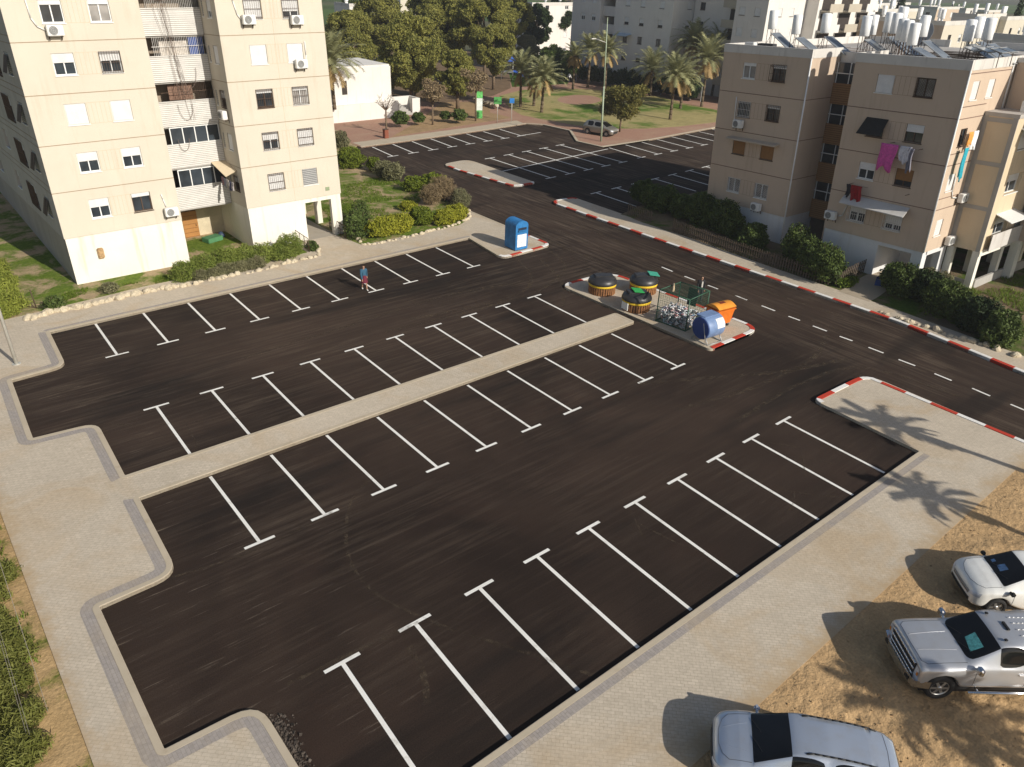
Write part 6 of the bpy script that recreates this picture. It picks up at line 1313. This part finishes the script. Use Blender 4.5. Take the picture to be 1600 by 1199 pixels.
# blue lying cylinder container
E0, E1 = G(1091, 515, .95), G(1123, 505, .95); ax = math.atan2(E1.y-E0.y, E1.x-E0.x)
cb = empty('cylinder_container', ((E0.x+E1.x)/2, (E0.y+E1.y)/2, ZI), ax, 'blue lying cylinder container with a white label, on a low steel stand', 'recycling container'); BLU = mat('container_blue', (.17, .25, .42), .45, var=.15); BLU2 = mat('shaded_blue_end', (.035, .07, .24), .5)  # end plates: darker copy of the drum blue, shade painted in
hl_ = .63; mb = MB(Matrix.Translation((0, 0, .84)) @ Matrix.Rotation(R(90), 4, 'Y')); mb.lathe([(.62, -hl_), (.64, -hl_+.03), (.64, hl_-.03), (.62, hl_)], 40); mb.build('drum', BLU, cb)
mb = MB(Matrix.Translation((0, 0, .84)) @ Matrix.Rotation(R(90), 4, 'Y')); mb.lathe([(.01, -hl_-.03), (.57, -hl_-.02), (.615, -hl_-.0)], 40); mb.build('end_plate', BLU2, cb); mb = MB(Matrix.Translation((0, 0, .84)) @ Matrix.Rotation(R(90), 4, 'Y')); mb.lathe([(.615, hl_+.001), (.57, hl_+.02), (.01, hl_+.03)], 40); mb.build('end_plate', BLU2, cb)
mb = MB(); mb.bbox((-hl_*.9, -.15, 1.41), (hl_*.95, .5, 1.5), .02); mb.build('top_hatch', BLU, cb)
mb = MB(); mb.F = Matrix.Translation((0, 0, .84)); n = 8
ids = [[mb.pt((x, -.648*math.cos(a), .648*math.sin(a))) for a in np.linspace(R(5), R(55), n)] for x in (.0, .58)]
for k in range(n-1): mb.face((ids[0][k], ids[1][k], ids[1][k+1], ids[0][k+1]))
mb.build('label', mat('white_plate', (.75, .75, .72), .5), cb)
mb = MB()
for x in (-.55, .55): mb.tube((x, -.6, 0), (x, -.4, .35), .03); mb.tube((x, .6, 0), (x, .4, .35), .03); mb.tube((x, -.6, .03), (x, .6, .03), .03)
mb.tube((-.55, -.6, .03), (.6, -.6, .03), .025); mb.tube((-hl_-.05, -.55, .05), (-hl_-.05, -.2, 1.2), .02); mb.build('stand', PALE, cb)
# orange wheeled bin
p = G(1127, 515, ZI); ob = empty('wheeled_bin', (p.x+.35, p.y+.5, ZI), R(-8), 'orange four wheeled bin with a lighter orange curved lid', 'waste bin'); ORG = mat('orange_plastic', (.62, .15, .015), .5); ORL = mat('orange_lid', (.75, .30, .04), .5)
mb = MB(); A = [(-.5, -.38), (.5, -.38), (.5, .38), (-.5, .38)]; B = [(-.64, -.48), (.64, -.48), (.64, .48), (-.64, .48)]; lo = [mb.pt((x, y, .22)) for x, y in A]; hi = [mb.pt((x, y, 1.12)) for x, y in B]
for i in range(4): j = (i+1) % 4; mb.face((lo[i], lo[j], hi[j], hi[i]))
mb.face(lo[::-1]); mb.face(hi); mb.box((-.68, -.52, 1.06), (.68, .52, 1.13)); mb.box((-.5, -.47, .3), (-.44, -.41, 1.05)); mb.build('body', ORG, ob)
mb = MB(); mb.smooth = True; n = 10; ids = [[mb.pt((x, -.52+1.04*k/n, 1.13+.26*math.sin(math.pi*(.12+.8*k/n)))) for k in range(n+1)] for x in (-.67, -.6, .6, .67)]
for r in range(3):
    for k in range(n): mb.face((ids[r][k], ids[r+1][k], ids[r+1][k+1], ids[r][k+1]))
mb.smooth = False; mb.face(ids[0]); mb.face(ids[3][::-1]); lid = mb.build('lid', ORL, ob); mb = MB(); mb.bbox((-.2, -.12, 1.37), (.22, .12, 1.40), .01); mb.build('lid_grip', mat('dark_red_grip', (.2, .04, .02), .5), lid)
for x in (-.42, .42):
    for y in (-.3, .3): mb = MB(Matrix.Translation((x, y, .1)) @ Matrix.Rotation(R(90), 4, 'X')); mb.lathe([(.02, -.03), (.1, -.03), (.1, .03), (.02, .03)], 16); w_ = mb.build('wheel', TYRE, ob); mb = MB(); mb.box((x-.03, y-.04, .14), (x+.03, y+.04, .23)); mb.build('fork', PALE, w_)
# tall blue collection container
P1, P2, P3 = G(791.6, 384, ZI), G(805, 393, ZI), G(824, 389, ZI); dv = (P3-P2); wdt = max(.95, dv.length); dpt = (P1-P2).length
tb = empty('collection_container', tuple(P2), math.atan2(dv.y, dv.x), 'tall blue clothes collection container with an arched top and white posters', 'collection container'); tb.location.z = ZI
dpt = min(1.3, dpt); TBL = mat('bright_blue_steel', (.03, .17, .40), .5, var=.25); Ht, ar_ = 1.75, .36; mb = MB(); prof = [(0, .05), (wdt, .05), (wdt, Ht)]+[(wdt/2+wdt/2*math.cos(a), Ht+ar_*math.sin(a)) for a in np.linspace(.2, math.pi-.2, 10)]+[(0, Ht)]
f = [mb.pt((x, 0, z)) for x, z in prof]; k_ = [mb.pt((x, dpt, z)) for x, z in prof]; mb.face(f); mb.face(k_[::-1])
for i in range(len(prof)): j = (i+1) % len(prof); mb.face((f[j], f[i], k_[i], k_[j]))
mb.build('body', TBL, tb); mb = MB(); mb.box((wdt*.2, -.02, Ht-.28), (wdt*.85, .0-.002, Ht-.12)); mb.build('chute', mat('dark_slot', (.02, .03, .05), .6), tb); mb = MB(); mb.box((wdt*.18, -.1, Ht-.36), (wdt*.87, -.004, Ht-.30)); mb.build('chute_shelf', TBL, tb)
mb = MB(); mb.box((wdt*.14, -.012, .25), (wdt*.5, -.003, 1.15)); mb.build('poster', mat('poster_white', (.75, .76, .78), .5, var=.2, scale=8), tb); mb = MB(); mb.box((wdt*.52, -.012, .25), (wdt*.88, -.003, 1.15)); mb.build('poster', mat('poster_white', (.75, .76, .78), .5), tb)
mb = MB(); mb.box((.05, .05, 0), (wdt-.05, dpt-.05, .05)); mb.build('foot', TRIM, tb)

# lamp posts and signs
GAL = mat('galvanised_pole', (.58, .56, .50), .5, .3)
p = G(26, 569, ZI); lp = empty('street_lamp', (p.x, p.y, ZI), 0, 'grey street lamp pole on the pavement at the left edge of the picture', 'street lamp', None, up=True)
mb = MB(); mb.tube((0, 0, 0), (0, 0, 9), .085, .05, 14); mb.tube((0, 0, 0), (0, 0, .03), .2, .2, 12); mb.build('pole', GAL, lp); mb = MB(); mb.tube((0, 0, 8.9), (.9, 1.1, 9.3), .035); arm = mb.build('arm', GAL, lp); mb = MB(Matrix.Translation((.9, 1.1, 9.3)) @ Matrix.Rotation(R(50), 4, 'Z')); mb.bbox((-.1, -.14, -.06), (.6, .14, .06), .03); mb.build('lamp_head', GAL, arm)
p = G(939, 221, .13); lp = empty('street_lamp', (p.x, p.y, .13), 0, 'tall slender greenish street lamp at the park edge before the parked car', 'street lamp', None, up=True)
mb = MB(); mb.tube((0, 0, 0), (0, 0, 6), .12, .09, 10); mb.tube((0, 0, 6), (0, 0, 13), .09, .04, 10); mb.build('pole', mat('greenish_pole', (.36, .42, .30), .5), lp); mb = MB(); mb.tube((0, 0, 10.5), (-1.1, .6, 10.9), .035); arm = mb.build('arm', GAL, lp); mb = MB(); mb.bbox((-1.7, .55, 10.85), (-1.0, .85, 10.97), .03); mb.build('lamp_head', GAL, arm)
def sign(px, h, w, hh, m, label, z0=.13, name='sign_post'):
    p = G(*px, z0); s = empty(name, (p.x, p.y, z0), R(-40), label, 'sign'); mb = MB(); mb.tube((0, 0, 0), (0, 0, h), .04); mb.build('pole', GAL, s); mb = MB(); mb.bbox((-w/2, -.05, h-hh), (w/2, -.01, h), .01); mb.build('board', m, s); return s
sign((777, 192), 3.1, .95, .85, mat('green_sign', (.10, .36, .10), .5), 'small green sign board on a pole at the park entrance'); sign((799, 191), 2.9, .6, .6, mat('blue_sign', (.04, .22, .6), .5), 'small blue square sign on a pole right of the green sign')
p = G(748, 185, .13); s = empty('info_pillar', (p.x, p.y, .13), R(-30), 'green and white printed information pillar beside the planting bed', 'sign'); mb = MB(); mb.bbox((-.45, -.2, 0), (.45, .2, 1.0), .03); mb.build('base_panel', mat('green_print', (.12, .45, .12), .5, var=.5, scale=2), s); mb = MB(); mb.bbox((-.44, -.19, 1.001), (.44, .19, 2.5), .03); mb.build('panel', mat('white_print', (.7, .75, .7), .5, var=.2, scale=3), s); mb = MB(); mb.bbox((-.45, -.2, 2.501), (.45, .2, 3.3), .03); mb.build('top_panel', mat('green_print', (.12, .45, .12), .5), s)
p = G(603, 216, .13); s = empty('litter_bin', (p.x, p.y, .13), 0, 'small rusty brown litter bin beside the bare pale tree', 'litter bin'); mb = MB(); mb.bbox((-.25, -.25, 0), (.25, .25, .95), .03); mb.build('box', mat('rust_brown', (.22, .07, .04), .8), s); mb = MB(); mb.box((-.27, -.27, .95), (.27, .27, 1.)); mb.build('rim', IRON, s)
# white metal fence in front of the towers
A, B = Vector((101.5, 77, .12)), Vector((101.5, 109, .12)); fn = empty('metal_fence', tuple(A), 0, 'long pale metal fence in front of the grey tower behind the hedge', 'fence'); mb = MB(); mb.box((-.02, 0, .4), (.02, 32, 1.9)); mb.build('panel', mat('pale_fence_sheet', (.55, .57, .6), .5), fn); mb = MB()
for k in range(17): mb.box((-.06, k*2-.04, 0), (.06, k*2+.04, 2.2))
mb.box((-.05, 0, 2.1), (.05, 32, 2.16)); mb.build('posts', PALE, fn)
# playground
p = G(792, 124, .13); pg = empty('playground_tower', (p.x, p.y, .13), R(-40), 'blue playground tower with a slide, half hidden by the pines', 'playground'); BP = mat('playground_blue', (.04, .12, .5), .4)
mb = MB(); [mb.tube((x, y, 0), (x, y, 3), .07) for x in (-1, 1) for y in (-1, 1)]; mb.box((-1, -1, 1.2), (1, 1, 1.3)); mb.build('frame', PALE, pg); mb = MB(); mb.lathe([(1.5, 3), (.9, 3.6), (.05, 4.1)], 8); mb.build('roof', BP, pg)
mb = MB(); P = [(1, 0, 1.3), (2, 0, 1.0), (3, 0, .45), (4, 0, .2)]; [mb.poly([(a[0], -.35, a[2]), (b[0], -.35, b[2]), (b[0], .35, b[2]), (a[0], .35, a[2])]) for a, b in zip(P[:-1], P[1:])]; [mb.poly([(a[0], s*.35, a[2]), (b[0], s*.35, b[2]), (b[0], s*.35, b[2]+.25), (a[0], s*.35, a[2]+.25)]) for a, b in zip(P[:-1], P[1:]) for s in (-1, 1)]; mb.build('slide', BP, pg)
# picket fences
PIC = mat('dark_weathered_wood', (.10, .075, .055), .9, var=.3, scale=5)
def picket(pts, label, h=1.0, zf=zr):
    root = empty('picket_fence', (pts[0][0], pts[0][1], .12), 0, label, 'fence'); mb = MB(); m2 = MB(); o = Vector(pts[0]); rg = random.Random(2)
    for a, b in zip(pts[:-1], pts[1:]):
        a, b = Vector(a), Vector(b); L_ = (b-a).length; n = int(L_/.2); d = (b-a).normalized(); nn = Vector((-d.y, d.x))
        for k in range(n):
            c = a+d*(k+.5)*L_/n-o; z = zf(*(c+o))-.12-.05; q = [c-d*.045-nn*.012, c+d*.045-nn*.012, c+d*.045+nn*.012, c-d*.045+nn*.012]; hh_ = h*rg.uniform(.93, 1.05)
            lo = [mb.pt((v.x, v.y, z)) for v in q]; hi = [mb.pt((v.x, v.y, z+hh_)) for v in q]
            for i in range(4): j = (i+1) % 4; mb.face((lo[i], lo[j], hi[j], hi[i]))
            mb.face(hi)
        for zz in (.3, .75): A = a-o; B = b-o; m2.tube((A.x+nn.x*.03, A.y+nn.y*.03, zf(*a)-.12+zz), (B.x+nn.x*.03, B.y+nn.y*.03, zf(*b)-.12+zz), .03, n=4)
    mb.build('pickets', PIC, root); m2.build('rail', PIC, root); return root
picket([(46.75, 41.2), (46.7, 38.5)], 'short piece of dark picket fence at the street end of the hedge'); picket([(46.5, 36.2), (46.2, 32), (46.05, 27), (46.1, 22.6)], 'long dark wooden picket fence along the pavement in front of the hedge'); picket([(46.3, 22.3), (50.2, 22.0)], 'dark fence returning from the pavement to the white plinth')
grid_sheet('path', 45.7, 51.5, 19.6, 21.7, 16, 6, lambda x, y: zr(x, y)+.03 if x > 46 else .145, m_plaster('tan_concrete_path', (.42, .35, .26), (.36, .3, .22), (.25, .2, .15), .4, 1))
# railings of the left path
def railing(pts, label, h=.95, posts=4, bars=True):
    root = empty('railing', tuple(pts[0]), 0, label, 'railing'); o = Vector(pts[0]); mb = MB()
    for a, b in zip(pts[:-1], pts[1:]):
        a, b = Vector(a)-o, Vector(b)-o
        for z in (h, h*.5, .1): mb.tube(a+Vector((0, 0, z)), b+Vector((0, 0, z)), .022)
        for k in range(posts): t = k/(posts-1); mb.tube(a.lerp(b, t), a.lerp(b, t)+Vector((0, 0, h)), .022)
        if bars:
            for k in range(int((b-a).length/.16)): t = k*.16/(b-a).length; mb.tube(a.lerp(b, t)+Vector((0, 0, .1)), a.lerp(b, t)+Vector((0, 0, h)), .008, n=4)
    mb.build('bars', IRON, root); return root
railing([(21.5, 47.3, .15), (21.6, 49.5, .15)], 'thin dark railing on the left side of the concrete path'); railing([(24.9, 48.4, .15), (25.1, 51.2, .15)], 'rusty railing on the right side of the concrete path by the passage')
# small leftovers
p = G(57, 482, .11); fr = empty('broken_fence_post', (p.x, p.y, .11), 0, 'thin rusty post with a fallen bar beside the small round bush', 'post'); mb = MB(); mb.tube((0, 0, 0), (-.05, .1, 1.1), .03); mb.build('post', IRON, fr); mb = MB(); mb.tube((0, 0, .05), (-.75, .9, .12), .025); mb.build('bar', IRON, fr)
mb = MB(); a, b = G(75, 1112, .15), G(-100, 571, 9); mb.tube(a, b, .006, n=5); o = mb.build('guy_cable', mat('dull_cable', (.22, .2, .17), .6)); tag(o, 'thin steel cable rising from the lower left anchor, right one', 'cable')
mb = MB(); a, b = G(50, 1178, .15), G(-85, 700, 6); mb.tube(a, b, .004, n=5); o = mb.build('guy_cable', mat('dull_cable', (.22, .2, .17), .6)); tag(o, 'thin steel cable anchored at the very bottom left, first of a close pair', 'cable')
mb = MB(); a, b = G(56, 1182, .15), G(-79, 712, 6); mb.tube(a, b, .004, n=5); o = mb.build('guy_cable', mat('dull_cable', (.22, .2, .17), .6)); tag(o, 'thin steel cable anchored at the very bottom left, second of a close pair', 'cable')
mb = MB(); rg = random.Random(9)
for k in range(900):
    t = rg.random(); c = G(432+40*t+rg.gauss(0, 9), 1122+80*t+rg.gauss(0, 5), .0); r = rg.uniform(.006, .028)*(1 if rg.random() < .93 else 1.7); F = Matrix.Translation((c.x, c.y, r*.4)) @ Matrix.Rotation(rg.uniform(0, 6), 4, 'Z'); mb.F = F
    mb.poly([(-r, -r*.6, 0), (r, -r*.7, 0), (r*.6, r, r*.9), (-r*.5, r*.8, r)]); mb.poly([(-r, -r*.6, 0), (-r*.5, r*.8, r), (-r*1.1, r, 0)]); mb.poly([(r, -r*.7, 0), (r*1.1, r*.9, 0), (r*.6, r, r*.9)])
o = mb.build('rubble', mat('rubble_mix', (.075, .06, .048), .95, var=.8, scale=9)); tag(o, 'broken asphalt rubble and dust along the lower left kerb', 'rubble', None, 'stuff')
mb = MB(); rg = random.Random(19)
for k in range(1000):
    c = Vector((rg.uniform(12, 33), rg.gauss(3.0, 2.6), .14))
    if c.y > 6.2: continue
    r = rg.uniform(.008, .032); mb.F = Matrix.Translation(c) @ Matrix.Rotation(rg.uniform(0, 6), 4, 'Z'); mb.poly([(-r, -r, 0), (r, -r, 0), (r*.6, r*.6, r), (-r*.6, r*.5, r)]); mb.poly([(r, -r, 0), (r, r, 0), (r*.6, r*.6, r)]); mb.poly([(-r, -r, 0), (-r*.6, r*.5, r), (-r, r, 0)])
o = mb.build('gravel', mat('small_clods', (.34, .22, .11), .95, var=.5, scale=9)); tag(o, 'small clods and pebbles scattered over the sand', 'gravel', None, 'stuff')
mb = MB(); a, b = G(1330, 1085, .0), G(1480, 1020, 0)
p = G(1371, 448, .3); bx = empty('blue_crate', (p.x, p.y, zr(p.x, p.y)), .4, 'small blue crate left of the right shrub bed by the house path', 'crate'); mb = MB(); mb.box((-.3, -.2, 0), (.3, .2, .04)); [mb.box(a, b) for a, b in (((-.3, -.2, .041), (-.27, .2, .4)), ((.27, -.2, .041), (.3, .2, .4)), ((-.269, -.2, .041), (.269, -.17, .4)), ((-.269, .17, .041), (.269, .2, .4)))]; mb.build('box', mat('crate_blue', (.03, .07, .25), .6), bx); mb = MB(); mb.box((-.2, -.15, .05), (.2, .15, .3)); mb.build('contents', mat('grey_rags', (.3, .3, .33), .9), bx)

# ================================================================ PEOPLE
def person(label, loc, rz, h, cols, skirt=False, step=.22, jacket=False, z=0., lod=1):
    """one continuous skinned body; hair, top, trousers or skirt and shoes are worn over it"""
    skin, hair, top, low, shoe = cols; root = empty('person', (loc[0], loc[1], z), rz, label, 'person'); s = h/1.75
    V = []; E = []; RD = []
    def v(p, r, par=None):
        V.append(Vector(p)*s); RD.append(r*s); i = len(V)-1
        if par is not None: E.append((par, i))
        return i
    pel = v((0, 0, .95), .125); sp = v((.0, 0, 1.12), .115, pel); ch = v((.01, 0, 1.32), .135, sp); nk0 = v((.01, 0, 1.46), .07, ch); nk = v((.02, 0, 1.52), .052, nk0); hd1 = v((.03, 0, 1.60), .082, nk); hd2 = v((.03, 0, 1.68), .075, hd1)
    ends = []
    for sd in (1, -1):
        f = step*sd; hip = v((0, sd*.095, .92), .085, pel); kn = v((f*.45+.03, sd*.095, .50), .055, hip); an = v((f-.02, sd*.09, .09), .036, kn); v((f+.12, sd*.1, .04), .032, an)
        sh = v((.0, sd*.17, 1.41), .06, ch); el = v((-f*.5, sd*.235, 1.14), .040, sh); wr = v((-f*1.0+.10, sd*.24, .92), .026, el); pm = v((-f*1.0+.13, sd*.24, .85), .030, wr)
        for k, (dy, ln) in enumerate(((-.028, .07), (-.010, .082), (.009, .078), (.027, .06))): a = v((-f+.145, sd*.24+dy, .81), .0095, pm); b = v((-f+.15, sd*.24+dy, .81-ln*.5), .0085, a); v((-f+.135, sd*.24+dy, .81-ln), .0075, b)
        a = v((-f+.175, sd*.22, .85), .0105, pm); v((-f+.185, sd*.215, .805), .009, a)
    me = bpy.data.meshes.new('body'); me.from_pydata(V, E, []); o = bpy.data.objects.new('body', me); COL.objects.link(o)
    o.modifiers.new('k', 'SKIN'); 
    for i, r in enumerate(RD): me.skin_vertices[0].data[i].radius = (r, r)
    me.skin_vertices[0].data[0].use_root = True
    sb = o.modifiers.new('s', 'SUBSURF'); sb.levels = sb.render_levels = 2; bpy.context.view_layer.update()
    me2 = bpy.data.meshes.new_from_object(o.evaluated_get(bpy.context.evaluated_depsgraph_get())); o.modifiers.clear(); o.data = me2; me2.materials.append(skin); me2.polygons.foreach_set('use_smooth', [True]*len(me2.polygons)); o.parent = root
    def garment(name, m, cond, grow):
        bm = bmesh.new(); bm.from_mesh(me2); bm.normal_update(); bad = [f for f in bm.faces if not cond(f.calc_center_median()/s)]; 
        for vv in bm.verts: vv.co += vv.normal*grow*s
        bmesh.ops.delete(bm, geom=bad, context='FACES'); m3 = bpy.data.meshes.new(name); bm.to_mesh(m3); bm.free(); m3.materials.append(m); g = bpy.data.objects.new(name, m3); COL.objects.link(g); g.parent = root; return g
    garment('jacket' if jacket else 'jumper', top, lambda c: .96 < c.z < 1.47 or (abs(c.y) > .19 and .90 < c.z < 1.45), .022)
    if skirt:
        mb = MB(); n = 24; rows = []
        for j, (r, zz) in enumerate(((.13, 1.05), (.16, .95), (.19, .8), (.23, .62), (.245, .55))):
            rows.append([mb.pt(((r*(1+.08*math.sin(k*3)*(j/4))*math.cos(2*math.pi*k/n))*1.1*s, r*math.sin(2*math.pi*k/n)*s, zz*s)) for k in range(n)])
        mb.smooth = True
        for a, b in zip(rows[:-1], rows[1:]):
            for k in range(n): q = (k+1) % n; mb.face((b[k], b[q], a[q], a[k]))
        mb.build('skirt', low, root)
    else: garment('trousers', low, lambda c: .10 < c.z < 1.0 and abs(c.y) < .19, .014)
    garment('shoes', shoe, lambda c: c.z < .095 and abs(c.y) < .2, .012)
    garment('hair', hair, lambda c: c.z > 1.57 and (c.x < .04 or c.z > 1.675) and abs(c.y) < .12, .018)
    if jacket: mb = MB(); mb.bbox((.11*s, -.05*s, 1.05*s), (.165*s, .05*s, 1.42*s), .01); mb.build('shirt', mat('pale_shirt', (.5, .48, .44), .8), root)
    mb = MB(); 
    for y in (.028, -.028): mb.F = Matrix.Translation((.108*s, y*s, 1.635*s)); mb.lathe([(.001, -.009), (.009, -.004), (.009, .004), (.001, .009)], 8)
    mb.build('eyes', TRIM, o); mb = MB(); mb.F = Matrix(); mb.bbox((.10*s, -.010*s, 1.59*s), (.125*s, .010*s, 1.628*s), .004); mb.build('nose', skin, o); mb = MB(); mb.bbox((.098*s, -.022*s, 1.565*s), (.108*s, .022*s, 1.574*s), .003); mb.build('mouth', mat('lips', (.3, .12, .1), .6), o)
    return root
SK = mat('skin', (.42, .25, .17), .6, var=.05)
P = G(570, 453, 0); person('woman in a teal jumper and dark red skirt walking across the upper parking row', P, R(-100), 1.62, (SK, mat('auburn_hair', (.16, .05, .02), .7), mat('teal_jumper', (.035, .10, .16), .85), mat('maroon_cloth', (.13, .02, .035), .85), mat('white_shoe', (.65, .63, .6), .6)), skirt=True)
P = G(1098, 431, 1.75); person('man in a black jacket and pale shirt standing in the street behind the cage', P, R(-120), 1.75, (SK, mat('black_hair', (.012, .01, .01), .7), mat('black_jacket', (.014, .014, .016), .7), mat('dark_trousers', (.03, .03, .04), .8), TRIM), jacket=True, step=.08)
P = G(889, 130, .13); person('distant person in white clothes walking behind the thin palm', P, R(0), 1.7, (SK, TRIM, mat('white_cloth', (.8, .8, .8), .85), mat('dark_trousers', (.03, .03, .04), .8), TRIM), z=.13); P = G(899, 130, .13); person('distant person in dark clothes beside the person in white', P, R(40), 1.7, (SK, TRIM, mat('black_jacket', (.014, .014, .016), .7), mat('dark_trousers', (.03, .03, .04), .8), TRIM), z=.13)

# ================================================================ AIR
hz = NT('haze'); hz.n.remove(hz.b); pv_ = hz.new('ShaderNodeVolumePrincipled'); pv_.inputs['Color'].default_value = (.90, .91, .93, 1); pv_.inputs['Density'].default_value = .00045; pv_.inputs['Anisotropy'].default_value = .3
hz.link(pv_.outputs[0], hz.out.inputs['Volume']); mb = MB(); mb.box((-4600, -1600, -1.2), (6600, 7600, 45)); tag(mb.build('haze', hz.m), 'thin pale haze over the distant town and fields', 'haze', None, 'stuff')
